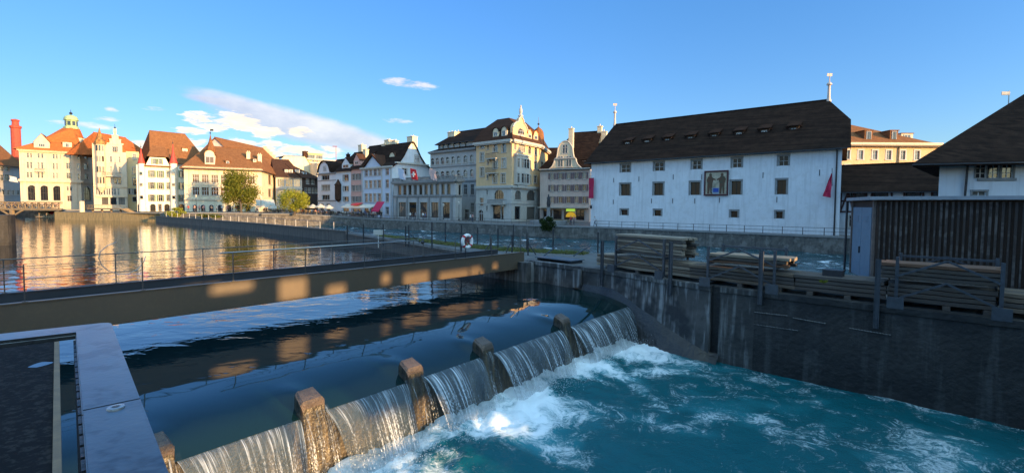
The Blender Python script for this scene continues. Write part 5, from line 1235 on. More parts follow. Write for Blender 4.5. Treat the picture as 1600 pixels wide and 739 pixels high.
# ---- basin wall
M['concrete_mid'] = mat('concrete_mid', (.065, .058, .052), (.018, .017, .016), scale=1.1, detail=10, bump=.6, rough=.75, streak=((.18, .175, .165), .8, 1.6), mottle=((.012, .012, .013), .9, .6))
def along(pts, L):
    for a, c in zip(pts, pts[1:]):
        d = (c-a).length
        if L <= d: return a+(c-a)*(L/d), (c-a).normalized()
        L -= d
    return pts[-1], (pts[-1]-pts[-2]).normalized()
BW = WALL[1:]                        # from the footbridge end to far right
WL = [0]
for a, c in zip(BW, BW[1:]): WL.append(WL[-1]+(c-a).length)
def bw(L, out=0.0, z=0.0):
    p, d = along(BW, L); n = Vector((d.y, -d.x)); n = n if n.dot(-p+Vector((-3, 5))) > 0 else -n
    q = p+n*out; return Vector((q.x, q.y, z))
def bw_of(px, py=450):
    best = min((abs(proj(bw(l*.05, 0, ZTOP))[0]-px), l*.05) for l in range(0, 700)); return best[1]
for a in range(1):
    Lsplit = bw_of(1112); L2_ = bw_of(1180); Lend = 40
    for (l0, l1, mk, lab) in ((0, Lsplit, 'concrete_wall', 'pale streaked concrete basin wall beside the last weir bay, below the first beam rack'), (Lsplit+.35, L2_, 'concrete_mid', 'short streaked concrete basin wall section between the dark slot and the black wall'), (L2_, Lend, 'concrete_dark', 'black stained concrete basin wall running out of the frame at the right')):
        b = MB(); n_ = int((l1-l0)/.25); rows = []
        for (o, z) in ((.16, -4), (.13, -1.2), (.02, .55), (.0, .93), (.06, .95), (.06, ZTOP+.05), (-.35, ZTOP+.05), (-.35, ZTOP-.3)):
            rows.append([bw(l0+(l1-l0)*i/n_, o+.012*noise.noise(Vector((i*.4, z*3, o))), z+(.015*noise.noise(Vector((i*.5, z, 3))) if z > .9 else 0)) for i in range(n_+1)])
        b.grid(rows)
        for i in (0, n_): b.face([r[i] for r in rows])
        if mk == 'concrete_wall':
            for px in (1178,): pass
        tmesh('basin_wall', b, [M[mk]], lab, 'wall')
b = MB()
for (o0, o1) in ((.02, -.35),):
    b.face([bw(Lsplit, -.12, -3), bw(Lsplit+.35, -.12, -3), bw(Lsplit+.35, -.12, ZTOP), bw(Lsplit, -.12, ZTOP)])
    b.face([bw(Lsplit, -.12, ZTOP), bw(Lsplit+.35, -.12, ZTOP), bw(Lsplit+.35, -.4, ZTOP), bw(Lsplit, -.4, ZTOP)])
tmesh('wall_joint', b, [M['concrete_dark']], 'dark recessed slot between the pale and the black basin wall sections', 'joint')
# thin pale mineral lines on the black section
for k, (x0, y0, x1, y1, lab) in enumerate(((1181, 487, 1232, 493, 'upper left pale mineral line on the black basin wall'), (1240, 496, 1292, 505, 'second pale mineral line on the black basin wall'), (1330, 512, 1394, 523, 'third pale mineral line, left of the tall channel post base'), (1181, 506, 1250, 516, 'short faint lower mineral line on the black basin wall'))):
    b = MB(); la, lb = bw_of(x0), bw_of(x1)
    for i in range(14):
        l = la+(lb-la)*i/14; q0, q1 = bw(l, .06, 0), bw(la+(lb-la)*(i+.8)/14, .06, 0); z0 = zcol((q0.x, q0.y), y0+(y1-y0)*i/14); b.beam((q0.x, q0.y, z0), (q1.x, q1.y, z0-.01), .06, random.uniform(.004, .016))
    tmesh('mineral_line', b, [M['stone_grey']], lab, 'stain')
# low pilaster strips on the walls
for px, w_, mk, lab in ((905, .5, 'concrete_wall', 'short pale concrete pilaster on the wall above the last weir bay'),):
    l = bw_of(px); b = MB(); c = bw(l, .12, 0); p, d = along(BW, l)
    b.box((c.x, c.y, .3 if px > 1000 else .55), (w_, .12, 1.5 if px > 1000 else .95), rz=atan2(d.y, d.x)); tmesh('pilaster', b, [M[mk]], lab, 'pilaster')
# sloping wet apron at the foot of the wall below the weir
b = MB(); rows = []; Lw = bw_of(975)
N_ = 50
for k, (oo, f) in enumerate(((.03, 1.0), (.35, .72), (.75, .3), (1.15, 0.0))):
    r_ = []
    for i in range(N_+1):
        l = Lw-3.2+i*.16; s_ = i*.16-3.2
        top = .30-max(0, min(1, (s_+.6)/5.0))*1.75
        z = -2.3+(top+2.3)*f; sh = max(0, min(1, (s_+3.2)/1.0))
        q = bw(l, oo*sh+.02, z+.06*noise.noise(Vector((l*1.4, k, 0)))); r_.append(q)
    rows.append(r_)
b.grid(rows); tmesh('wall_apron', b, [mat('apron', (.010, .0095, .009), (.035, .032, .03), scale=1.3, bump=.8, rough=.35)], 'dark wet sloping concrete apron at the wall foot beside the last waterfall', 'apron')

# ---- weir body and piers
M['weir_concrete'] = mat('weir_concrete', (.055, .042, .028), (.022, .02, .016), scale=1.6, bump=.9, rough=.35, streak=((.14, .10, .05), .7, 2.0))
b = MB(); rows = []
for o, z in ((-.4, -.42), (.0, -.42), (.06, -.6), (.12, -1.2), (.35, -2.4)): rows.append([wp(s0+(s1-s0)*i/120, o+.03*noise.noise(Vector((i*.7, z*3, 0))), z) for i in range(121)])
b.grid(rows); tmesh('weir', b, [M['weir_concrete']], 'long dark wet weir wall under the falling water, crossing the basin', 'weir')
M['pier_top'] = mat('pier_top', (.15, .105, .075), (.055, .042, .034), scale=5, bump=.8, rough=.4, stretch=(1, 1, 1))
PL = ['hidden', 'weir pier in the near corner', 'weir pier at the lower left', 'golden lit weir pier, nearest whole one, left of the widest lit fall', 'second weir pier, between two narrow falls', 'third weir pier, left of the wide central fall', 'farthest weir pier, dark, just before the basin wall']
for k, p in enumerate(PIERS):
    b = MB(); hw = .27
    # plan outline (o, half width) upstream nose to downstream nose; cap slopes down stream
    secs = [(-.36, .05, -.16), (-.30, hw*.75, .05), (-.22, hw*.85, .15), (.12, hw*1.0, .02), (.16, hw*.95, -.05)]
    rows = []
    for o, w_, zt in secs:
        zb = -.6
        rows.append([wp(p-w_*1.1, o, -2.5), wp(p-w_, o, zt-.07), wp(p-w_*.78, o, zt), wp(p+w_*.78, o, zt+.008), wp(p+w_, o, zt-.07), wp(p+w_*1.1, o, -2.5)])
    o = .34
    rows.append([wp(p-hw*.8, o, -2.5), wp(p-hw*.9, .18, -.2), wp(p-hw*.8, .17, -.14), wp(p+hw*.8, .17, -.14), wp(p+hw*.9, .18, -.2), wp(p+hw*.8, o, -2.5)])
    b.grid(rows); b.face(rows[-1]); b.face(rows[0])
    for q_, f_ in enumerate(b.f):
        if min(b.v[v_][2] for v_ in f_) < -1: b.m[q_] = 1  # body under the cap takes darker concrete, recess shade put into the colour
    tmesh('weir_pier', b, [M['pier_top'], M['weir_concrete']], ['weir pier hidden below the steel handrail', 'weir pier half hidden by the handrail plate', 'weir pier in the golden water at the lower left'][k] if k < 3 else PL[k], 'pier', 'piers along the weir crest')
# ---- falling water
def fall_mat(name, thr, gain, base_a, top=.88):
    m = bpy.data.materials.new(name); m.use_nodes = True; t = NT(m.node_tree)
    uv = t.n('ShaderNodeUVMap'); sp = t.n('ShaderNodeSeparateXYZ', {0: uv})
    def nz(su, sv, det, off=0.0): return t.n('ShaderNodeTexNoise', {'Vector': t.n('ShaderNodeCombineXYZ', {0: t.math('MULTIPLY', (sp, 'X'), su), 1: t.math('MULTIPLY', (sp, 'Y'), sv), 2: off}), 'Scale': 1.0, 'Detail': det, 'Roughness': .6})
    a = nz(15, .3, 4.0); c = nz(60, 1.0, 3.0, 4.0); d = nz(42, 16, 3.0, 9.0); low = nz(2.2, .5, 2.0, 2.0)
    v = t.math('ADD', t.math('MULTIPLY', a, .5), t.math('ADD', t.math('MULTIPLY', c, .32), t.math('MULTIPLY', low, .25)))
    # strands break up into drops further down
    fd = t.n('ShaderNodeMapRange', {'Value': (sp, 'Y'), 'From Min': .5, 'From Max': 1.7})
    v2 = t.math('ADD', v, t.math('MULTIPLY', t.math('MULTIPLY', t.math('SUBTRACT', d, .5), .75), fd))
    st = t.n('ShaderNodeMapRange', {'Value': v2, 'From Min': thr, 'From Max': thr+.17}, interpolation_type='SMOOTHSTEP')
    bp = t.n('ShaderNodeBump', {'Height': v, 'Strength': 1.0, 'Distance': .05})
    col = t.mix(st, (.09, .13, .16), (.70, .76, .82))
    alpha = t.math('ADD', t.math('MULTIPLY', st, gain), t.math('MULTIPLY', base_a, t.math('SUBTRACT', 1.0, t.math('MULTIPLY', fd, .6))), clamp=True)
    edge = t.n('ShaderNodeMapRange', {'Value': (sp, 'Y'), 'From Min': -.05, 'From Max': .45, 'To Min': top, 'To Max': 0.0})
    alpha = t.math('MAXIMUM', alpha, edge)
    p = t.n('ShaderNodeBsdfPrincipled', {'Base Color': (col, 2), 'Roughness': .12, 'Normal': bp, 'Alpha': alpha, 'IOR': 1.33, 'Specular IOR Level': .8})
    t.n('ShaderNodeOutputMaterial', {'Surface': p}); return m
M['fall'] = fall_mat('fall_water', .515, .50, .56); M['fall_thin'] = fall_mat('fall_water_thin', .54, .7, .04, .1)
def fall_sheet(sa, sb, seed, mt, o_end=.95, pinch=.22, zt=None, name='falling_water', nv=26, fall_h=1.75):
    b = MB(); nu = max(6, int((sb-sa)/.06)); rows = []; uvs = []
    for j in range(nv+1):
        t_ = j/nv; o = .08+(o_end-.08)*t_; z0 = lip_z(.1) if zt is None else zt
        z = z0-.20*t_*o_end-fall_h*t_**1.9 if True else 0
        z = z0-.30*t_-(fall_h-.30-.05)*t_**2.0
        r_, u_ = [], []
        for i in range(nu+1):
            k = i/nu; s_ = sa+(sb-sa)*k; mid = (sa+sb)/2
            s2 = mid+(s_-mid)*(1-pinch*t_*(1 if sb-sa > 1 else 0)/max(1, (sb-sa)/2.2))
            edge = min(k, 1-k)*(sb-sa)
            og = o+.05*t_*noise.noise(Vector((s_*3.5+seed, t_*.8, 0)))+.03*t_*noise.noise(Vector((s_*14+seed, t_*2, 5)))-.10*t_*exp(-edge/.15)
            r_.append(wp(s2, og, z)); u_.append((s_+seed, t_*1.9))
        rows.append(r_); uvs.append(u_)
    b.grid(rows, uvs=uvs); return b
allf = MB()
def add_mb(a, b):
    i0 = len(a.v); a.v += b.v; a.f += [tuple(i0+k for k in f) for f in b.f]; a.m += b.m; a.uv += b.uv
for i, (p, q) in enumerate(zip(PIERS, PIERS[1:]+[s1+.2])): add_mb(allf, fall_sheet(p+.30, q-(.25 if q in PIERS else 0), i*7.3, 'fall', o_end=1.15))
tag(link('falling_water', allf.mesh('falling_water', [M['fall']], smooth=True, recalc=False)), kind='structure')
thin = MB()
for i, p in enumerate(PIERS):
    for sg in (-1, 1): add_mb(thin, fall_sheet(p+sg*.26-.09, p+sg*.26+.09, i*3.1+sg, 'fall_thin', o_end=.95, pinch=0, zt=-.20, fall_h=1.7))
    add_mb(thin, fall_sheet(p-.20, p+.20, i*5.1, 'fall_thin', o_end=.8, pinch=0, zt=-.14, fall_h=1.75))
tag(link('thin_falling_water', thin.mesh('thin_falling_water', [M['fall_thin']], smooth=True, recalc=False)), kind='structure')

# ---- lower basin water with foam
def nz3(x, y, z, o=4): return noise.fractal(Vector((x, y, z)), 1.0, 2.0, o)
b = MB(); nx, ny, cs = 330, 300, .11
X0, Y0 = -9.0, -6.0
idx = {}; foam = []
def base_pts():
    return [(p+q)/2 for p, q in zip(PIERS, PIERS[1:]+[s1])]
BP = base_pts()
def loc_(x, y):
    d = Vector((x, y))-WC; return d.dot(WE), d.dot(WM)
def wall_side(x, y):
    return min(((Vector((x, y))-a).dot(Vector(((c-a).y, -(c-a).x)).normalized()) if True else 0) for a, c in zip(BW, BW[1:]))
def zfoam(x, y):
    s_, o = loc_(x, y)
    wx, wy = .9*nz3(x*.35, y*.35, 3.3, 3), .9*nz3(x*.35, y*.35, 8.1, 3)
    d0 = max(0, o-.7)
    inb = 1.0
    dn = min(abs(s_-p) for p in PIERS)
    bay = .78+.22*min(1, dn/.9)
    n1 = nz3((x+wx)*.42, (y+wy)*.42, 0.0, 4)
    fo = 1.0*bay*exp(-(d0/max(.5, 1.15+1.5*n1))**2) + .42*exp(-d0/3.2)*(.5+1.4*n1)
    fo += .12+.44*n1
    dr = o-5.5  # calmer dark patch in the middle of the basin
    fo -= .38*exp(-((o-5.2)/2.0)**2-((s_-4.0)/4.5)**2)
    h = .045*nz3((x+wx)*.9, (y+wy)*.9, 1.0, 4)+.05*nz3(x*.3, y*.3, 5.0, 2)
    tb = exp(-(d0/1.5)**2)*(1 if o > .1 else .4)
    h += tb*(.08+.26*abs(nz3(x*1.3, y*1.3, 2.0, 5))+.10*abs(nz3(x*4, y*4, 9, 4)))
    return ZLOW+h, fo
vals = {}
for j in range(ny):
    for i in range(nx):
        x, y = X0+i*cs, Y0+j*cs
        s_, o = loc_(x+cs/2, y+cs/2)
        if o < .2 or x*x+y*y < 2.0: continue
        # keep to the basin side of the wall
        ok = True
        if y > -6.2:
            dmin = 1e9
            for a, c in zip(BW, BW[1:]):
                t_ = max(0, min(1, (Vector((x, y))-a).dot(c-a)/(c-a).length_squared)); q = a+(c-a)*t_; dd = (Vector((x, y))-q).length
                if dd < dmin: dmin = dd; sgn = (c-a).x*(y-a.y)-(c-a).y*(x-a.x)
            ok = sgn < 0 or dmin < .1
        if not ok: continue
        ks = []
        for (jj, ii) in ((j, i), (j, i+1), (j+1, i+1), (j+1, i)):
            if (jj, ii) not in idx:
                xx, yy = X0+ii*cs, Y0+jj*cs; z, fo = zfoam(xx, yy); idx[(jj, ii)] = len(b.v); b.v.append((xx, yy, z)); foam.append(fo)
            ks.append(idx[(jj, ii)])
        b.f.append(tuple(ks)); b.m.append(0); b.uv.append(None)
m = bpy.data.materials.new('basin_water'); m.use_nodes = True; t = NT(m.node_tree)
at = t.n('ShaderNodeAttribute', attribute_name='foam'); tc = t.n('ShaderNodeTexCoord')
wn = t.n('ShaderNodeTexNoise', {'Vector': (tc, 'Object'), 'Scale': .7, 'Detail': 3.0})
wv = t.n('ShaderNodeVectorMath', {0: (wn, 'Color'), 1: (1.6, 1.6, 0)}, operation='MULTIPLY'); pv = t.n('ShaderNodeVectorMath', {0: (tc, 'Object'), 1: wv}, operation='ADD')
f1 = t.n('ShaderNodeTexNoise', {'Vector': pv, 'Scale': .75, 'Detail': 7.0, 'Roughness': .55, 'Distortion': .5})
rg = t.math('SUBTRACT', 1.0, t.math('MULTIPLY', t.math('ABSOLUTE', t.math('SUBTRACT', f1, .5)), 9.0), clamp=True)
f2 = t.n('ShaderNodeTexNoise', {'Vector': pv, 'Scale': 1.7, 'Detail': 8.0, 'Roughness': .6, 'Distortion': .8})
rg2 = t.math('SUBTRACT', 1.0, t.math('MULTIPLY', t.math('ABSOLUTE', t.math('SUBTRACT', f2, .5)), 8.0), clamp=True)
f3 = t.n('ShaderNodeTexNoise', {'Vector': pv, 'Scale': 13.0, 'Detail': 8.0, 'Roughness': .78})
v = t.math('ADD', (at, 'Fac'), t.math('ADD', t.math('MULTIPLY', rg, .52), t.math('ADD', t.math('MULTIPLY', rg2, .40), t.math('MULTIPLY', t.math('SUBTRACT', f3, .5), 2.3))))
fm = t.n('ShaderNodeMapRange', {'Value': v, 'From Min': .62, 'From Max': 1.75}, interpolation_type='SMOOTHSTEP')
soft = t.n('ShaderNodeMapRange', {'Value': (at, 'Fac'), 'From Min': .05, 'From Max': .95})
wc = t.mix(soft, (.002, .085, .105), (.03, .27, .33)); col = t.mix(fm, (wc, 2), (.78, .86, .90))
hh = t.math('ADD', t.math('MULTIPLY', f2, .6), t.math('ADD', t.math('MULTIPLY', f3, .3), t.math('MULTIPLY', fm, .25)))
bp = t.n('ShaderNodeBump', {'Height': hh, 'Strength': .7, 'Distance': .10})
rr_ = t.math('ADD', .10, t.math('MULTIPLY', fm, .5))
p_ = t.n('ShaderNodeBsdfPrincipled', {'Base Color': (col, 2), 'Roughness': rr_, 'Normal': bp, 'IOR': 1.33, 'Specular IOR Level': .5})
t.n('ShaderNodeOutputMaterial', {'Surface': p_}); M['basin_water'] = m
me = b.mesh('basin_water', [m], smooth=True, recalc=False)
a_ = me.attributes.new('foam', 'FLOAT', 'POINT'); a_.data.foreach_set('value', foam)
tag(link('basin_water', me), kind='structure')

# spray thrown up where the falls land
random.seed(17); b = MB()
for i in range(5200):
    k = random.randrange(2, len(PIERS)); p = PIERS[k]; q = (PIERS+[s1])[k+1]
    s_ = random.uniform(p+.2, q-.1); o = 1.1+abs(random.gauss(0, .35))*random.choice((1, 1, -.5)); z = ZLOW+.10+abs(random.gauss(0, .16)); r_ = random.uniform(.004, .011)
    c = wp(s_, o, z); pp = [c+Vector((0, 0, r_*1.4)), c+Vector((r_, 0, -r_*.5)), c+Vector((-r_*.5, r_*.9, -r_*.5)), c+Vector((-r_*.5, -r_*.9, -r_*.5))]
    for f_ in ((0, 1, 2), (0, 2, 3), (0, 3, 1), (1, 3, 2)): b.face([pp[x] for x in f_])
tag(link('spray', b.mesh('spray', [mat('spray_white', (.8, .85, .9), (.8, .85, .9), bump=0)], recalc=False)), kind='stuff')
# ---- steel girder footbridge
GP = Vector((-13.0, 12.14)); GD = Vector((.68, .733)).normalized(); GN = Vector((-GD.y, GD.x))
def gpt(s_, off=0.0, z=0.0):
    q = GP+GD*s_+GN*off; return Vector((q.x, q.y, z))
GT, GB = 1.61, .72; S0, S1 = -20.0, 20.15; GA = atan2(GD.y, GD.x)
M['girder'] = mat('girder', (.095, .068, .044), (.08, .058, .038), scale=.6, bump=.05, rough=.42, metallic=.0, mottle=((.115, .08, .045), .35, 7.0))
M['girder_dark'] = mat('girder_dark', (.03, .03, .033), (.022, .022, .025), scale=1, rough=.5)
M['rail'] = mat('rail', (.10, .10, .10), (.07, .07, .07), scale=4, rough=.35, metallic=.6)
M['rail_bright'] = mat('rail_bright', (.45, .43, .40), (.38, .36, .34), scale=4, rough=.3, metallic=.7)
root = thing('footbridge', 'brown grey steel plate girder footbridge with thin railings crossing the calm water', 'bridge', gpt(0, 1, GB)); l0 = root.location
def gpart(b, name, m_, smooth=False): return link(name, b.mesh(name, [m_], smooth, off=l0), root)
for off, nm in ((0, 'girder'), (2.1, 'girder')):
    b = MB(); b.beam(gpt(S0, off+.02, (GT+GB)/2), gpt(S1, off+.02, (GT+GB)/2), .04, GT-GB-.04)
    b.beam(gpt(S0, off+.06, GT), gpt(S1, off+.06, GT), .18, .03); b.beam(gpt(S0, off+.06, GB), gpt(S1, off+.06, GB), .18, .03)
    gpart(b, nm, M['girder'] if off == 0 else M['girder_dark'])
b = MB(); b.beam(gpt(S0, 1.08, 1.18), gpt(S1, 1.08, 1.18), 1.8, .08)
for i in range(20): b.beam(gpt(S0+2*i+1, .1, 1.0), gpt(S0+2*i+1, 2.05, 1.0), .1, .2)
gpart(b, 'deck', M['girder_dark'])
for s_ in (-4.6, -2.1, .35, 2.84, 5.3, 7.75, 10.2, 12.65, 15.1, 17.6, 19.9):
    for off in (.05, 2.15):
        ds = 0 if off < 1 else -.35
        b = MB(); b.box(gpt(s_+ds, off, GT+.5), (.03, .03, 1.0), rz=GA); b.box(gpt(s_+ds, off, GT+.02), (.12, .09, .02), rz=GA); gpart(b, 'railing_post', M['rail'])
for off, sa, sb in ((.05, 5.0, 19.9), (2.15, S0, 19.5)):
    for z, r in ((GT+.98, .018), (GT+.68, .007), (GT+.36, .007)):
        if z > GT+.9 and off < 1: continue
        b = MB(); b.tube([gpt(sa, off, z), gpt((sa+sb)/2, off, z), gpt(sb, off, z)], r, 6); gpart(b, 'railing_wire' if r < .01 else 'handrail', M['rail'])
b = MB(); b.tube([gpt(4.9, .05, GT+.98), gpt(9, .05, GT+1.0), gpt(12.9, .05, GT+1.02)], .026, 8); gpart(b, 'handrail', M['rail_bright'], True)
for z in (.95, .62, .32):
    b = MB(); b.tube([gpt(-6, .05, GT+z), gpt(2.84, .05, GT+z)], .008, 6); gpart(b, 'railing_wire', M['rail'])
def on_girder(px, py, off=.05):
    s_ = onl(px, GP+GN*off, GD); q = GP+GN*off+GD*s_; v = ray(px, py); return Vector((q.x, q.y, EYE+v.z*q.y/v.y))
b = MB(); pts = [on_girder(x, y) for x, y in ((181, 378), (166, 384), (155, 393), (152, 403), (156, 414), (166, 423), (181, 428), (197, 428), (212, 421), (222, 410), (226, 400))]
b.tube(pts, .012, 6); gpart(b, 'curved_guard_rod', M['rail_bright'], True)
b = MB(); q = on_girder(640, 365); e = on_girder(656, 379); b.tube([q, e], .02, 6); b.lathe(e+Vector((.12, 0, .02)), [(0, -.09), (.07, -.06), (.09, 0), (.07, .06), (0, .09)], 8); gpart(b, 'gate_strut', M['iron'])
# end abutment
b = MB(); c = gpt(20.4, 1.05, 0); b.box((c.x, c.y, -.7), (1.6, 3.4, 3.6), rz=GA); tmesh('abutment', b, [M['concrete_wall']], 'concrete abutment carrying the right end of the footbridge', 'abutment')
# life ring
q = on_girder(730, 377, .0)
root = thing('life_ring', 'white life ring with red bands hung on the footbridge railing', 'life ring', q)
b = MB(); R_, r_ = .30, .085; rows = []
ex = Vector((GD.x, GD.y, 0)); ez = Vector((0, 0, 1)); en = Vector((GN.x, GN.y, 0))
for i in range(32):
    a = 2*pi*i/32; cc = ex*cos(a)*R_+ez*sin(a)*R_; rd = ex*cos(a)+ez*sin(a); rows.append([cc+rd*cos(2*pi*k/10)*r_+en*sin(2*pi*k/10)*r_ for k in range(10)])
rows.append(rows[0]); b.grid(rows, close=True); me = b.mesh('ring', [mat('ring_white', (.78, .78, .76)), M['fabric_red']], True)
link('ring', me, root, (0, 0, 0))
for a0 in (45, 135, 225, 315):
    b = MB(); rows = []
    for i in range(5):
        a = radians(a0-9+18*i/4); rd = ex*cos(a)+ez*sin(a); cc = rd*R_; rows.append([cc+rd*cos(2*pi*k/10)*(r_+.008)+en*sin(2*pi*k/10)*(r_+.008) for k in range(10)])
    b.grid(rows, close=True); link('red_band', b.mesh('red_band', [M['fabric_red']]), root)
b = MB()
for k in range(7): b.tube([ex*.13*sin(k*1.3)+ez*(.22-.03*k)+en*.03, ex*.15*cos(k*2.1)+ez*(-.2+.02*k)-en*.02], .022, 6)
link('rope', b.mesh('rope', [mat('rope_red', (.16, .03, .02))]), root)
b = MB(); b.box((0, 0, -.35), (.04, .04, 1.5)); link('holder', b.mesh('holder', [M['iron']]), root, tuple(en*.12))

# ---- the steel handrail corner next to the camera
M['galv'] = mat('galv', (.185, .175, .16), (.13, .125, .12), scale=4, bump=.03, rough=.28, metallic=.8, mottle=((.075, .072, .07), .85, 9.0), bscale=60)
root = thing('steel_railing', 'flat galvanised handrail corner with upright bars close to the camera', 'railing', (-2.0, 2.2, 2.65)); l0 = root.location
HZ = EYE-.55
def hp(px, py, z=HZ): 
    q = gp(px, py, z); return Vector((q.x, q.y, z))
Oc, Ic = hp(173, 502.7), hp(119, 518.6); dB = (hp(266.7, 739)-Oc).normalized(); dB2 = (hp(136, 739)-Ic).normalized(); dB = (dB+dB2).normalized()
wB = (Oc-Ic); wB = (wB-dB*wB.dot(dB)); dA = (hp(0, 521.4)-Oc).normalized()
def slab(b, pts, th):
    n_ = len(pts); lo = [p-Vector((0, 0, th)) for p in pts]; b.face(pts); b.face(lo[::-1])
    for i in range(n_): b.face([pts[i], lo[i], lo[(i+1) % n_], pts[(i+1) % n_]])
J1, J2 = hp(133.5, 640), hp(224.5, 621)
tJ = (J1-Ic).dot(dB)/1.0
def arc_corner(): return []
Oj = Oc+dB*((J2-Oc).dot(dB)); Ij = Ic+dB*((J1-Ic).dot(dB))
b = MB(); iA = Ic+dA*3.2; oA = Oc+dA*3.2; r = .035
c1 = Oc+dA*r; c2 = Oc+dB*r; cm = Oc+(dA+dB)*r*.3
slab(b, [iA, Ic, Ij-dB*.004, Oj-dB*.004, c2, cm, c1, oA], .012)
# turned-down outer lips
for p, q in ((oA, c1), (c2, Oj-dB*.004), (iA, Ic), (Ic, Ij-dB*.004)): b.beam(p-Vector((0, 0, .021)), q-Vector((0, 0, .021)), .006, .018)
o = link('handrail_plate', b.mesh('handrail_plate', [M['galv']], off=l0), root); bv = o.modifiers.new('b', 'BEVEL'); bv.width = .002; bv.segments = 2
b = MB(); slab(b, [Ij+dB*.004, Ij+dB*2.6, Oj+dB*2.6, Oj+dB*.004], .012)
for p, q in ((Oj+dB*.004, Oj+dB*2.6), (Ij+dB*.004, Ij+dB*2.6)): b.beam(p-Vector((0, 0, .021)), q-Vector((0, 0, .021)), .006, .018)
o = link('handrail_plate', b.mesh('handrail_plate', [M['galv']], off=l0), root); bv = o.modifiers.new('b', 'BEVEL'); bv.width = .002; bv.segments = 2
b = MB(); sc0 = hp(181, 637); b.lathe(sc0, [(0, .003), (.010, .003), (.011, .0045), (.019, .0035), (.020, .0)], 20); link('screw', b.mesh('screw', [M['rail_bright']], off=l0), root)
b = MB(); b.lathe(sc0, [(0, .0052), (.0085, .0048)], 14); link('screw_recess', b.mesh('screw_recess', [M['iron']], off=l0), root)
FZ = 2.65
midB = Ic-wB.normalized()*.002
for i in range(30):
    q = midB+dB*(.05+i*.075); b = MB(); b.box((q.x, q.y, (HZ-.03+FZ-.2)/2), (.016, .06, HZ-.03-FZ+.2), rz=atan2(wB.y, wB.x)); link('upright_bar', b.mesh('upright_bar', [M['iron']], off=l0), root)
midA = Ic+(Oc-Ic)*.35
for i in range(12):
    q = midA+dA*(.56+i*.30); b = MB(); b.box((q.x, q.y, (HZ-.012+FZ)/2), (.045, .012, HZ-.012-FZ), rz=atan2(dA.y, dA.x)); link('upright_bar', b.mesh('upright_bar', [M['iron']], off=l0), root)
# walkway floor below, with a puddle and steel edge angle
e0, e1 = gp(85, 529, FZ), gp(82, 739, FZ); de = (e1-e0).normalized(); pl = Vector((-de.y, de.x)); pl = pl if pl.x < 0 else -pl
M['floor_dark'] = mat('floor_dark', (.010, .0095, .011), (.006, .006, .007), scale=5, bump=.06, rough=.9, spec=.12, bscale=40, mottle=((.045, .04, .038), .5, 18.0))
b = MB(); A_ = e0; q_ = [e0, e0+de*9, e0+de*9+pl*5, e0+pl*5]; b.prism([(p.x, p.y) for p in q_], FZ-.3, FZ); tmesh('walkway_floor', b, [M['floor_dark']], kind='structure')
b = MB(); b.beam((*(e0-pl*.02), FZ-.04), (*(e0+de*9-pl*.02), FZ-.04), .04, .12); tmesh('edge_angle', b, [mat('edge_steel', (.22, .15, .09), (.14, .10, .07), scale=6)], 'rusty brown steel edging along the dark walkway floor', 'edging')
pc = gp(63, 570, FZ); b = MB(); pts = [(pc.x+.07*cos(a)*(1+.12*sin(3*a))*1.0, pc.y+.11*sin(a)*(1+.25*cos(2*a)), FZ+.004) for a in [2*pi*i/24 for i in range(24)]]
b.face(pts); tmesh('puddle', b, [water_mat('puddle_water', (.01, .012, .015), 3, .02, .01, rough=.02)], kind='structure')
# viewer platform under and behind the camera
b = MB(); b.prism([(-.2, -.6), (1.8, -2.5), (-2, -8), (-8, -3), (-4.2, .4)], 2.2, 2.6); tmesh('viewing_platform', b, [M['floor_dark']], kind='structure')

# ---- needle weir: timber wall between pool and fast river
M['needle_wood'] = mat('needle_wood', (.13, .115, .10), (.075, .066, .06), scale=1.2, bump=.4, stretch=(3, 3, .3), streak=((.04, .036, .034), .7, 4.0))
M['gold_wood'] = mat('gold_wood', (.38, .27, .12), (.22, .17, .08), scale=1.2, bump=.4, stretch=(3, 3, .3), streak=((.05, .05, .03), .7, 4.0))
def plank_wall(pts, ztop, zbot, m_, label, cat, pw=.22, cap=True):
    b = MB(); P = [Vector(p) for p in pts]; Ltot = sum((c-a).length for a, c in zip(P, P[1:])); n_ = int(Ltot/pw)
    for i in range(n_):
        p, d = along(P, (i+.5)*pw); a = atan2(d.y, d.x); lean = random.uniform(-.02, .02)
        b.box((p.x, p.y, (ztop+zbot)/2+random.uniform(-.03, .03)), (pw*.93, .12, ztop-zbot), rz=a+lean)
    if cap:
        for a, c in zip(P, P[1:]): b.beam((a.x, a.y+.15, ztop+.02), (c.x, c.y+.15, ztop+.02), .5, .14)
    return tmesh('plank_wall', b, [m_], label, cat)
DAM = [(-79.5, 106.5), (-73, 101.5), (-61.5, 92), (-38.5, 72.2), (-18.4, 53.0)]
plank_wall(DAM, 1.2, -1.5, M['needle_wood'], 'long weathered grey needle weir of upright boards curving between pool and rapids', 'weir')
plank_wall([(-18.3, 52.8), (.7, 27.2)], .95, -1.5, M['needle_wood'], 'dark timber wall along the pool leading to the right end of the footbridge', 'wall')
b = MB(); b.box((-16.9, 53.2, .9), (3.2, .8, .18), rz=-.9); tmesh('end_beam', b, [M['iron']], 'dark steel beam at the end of the needle weir', 'beam')
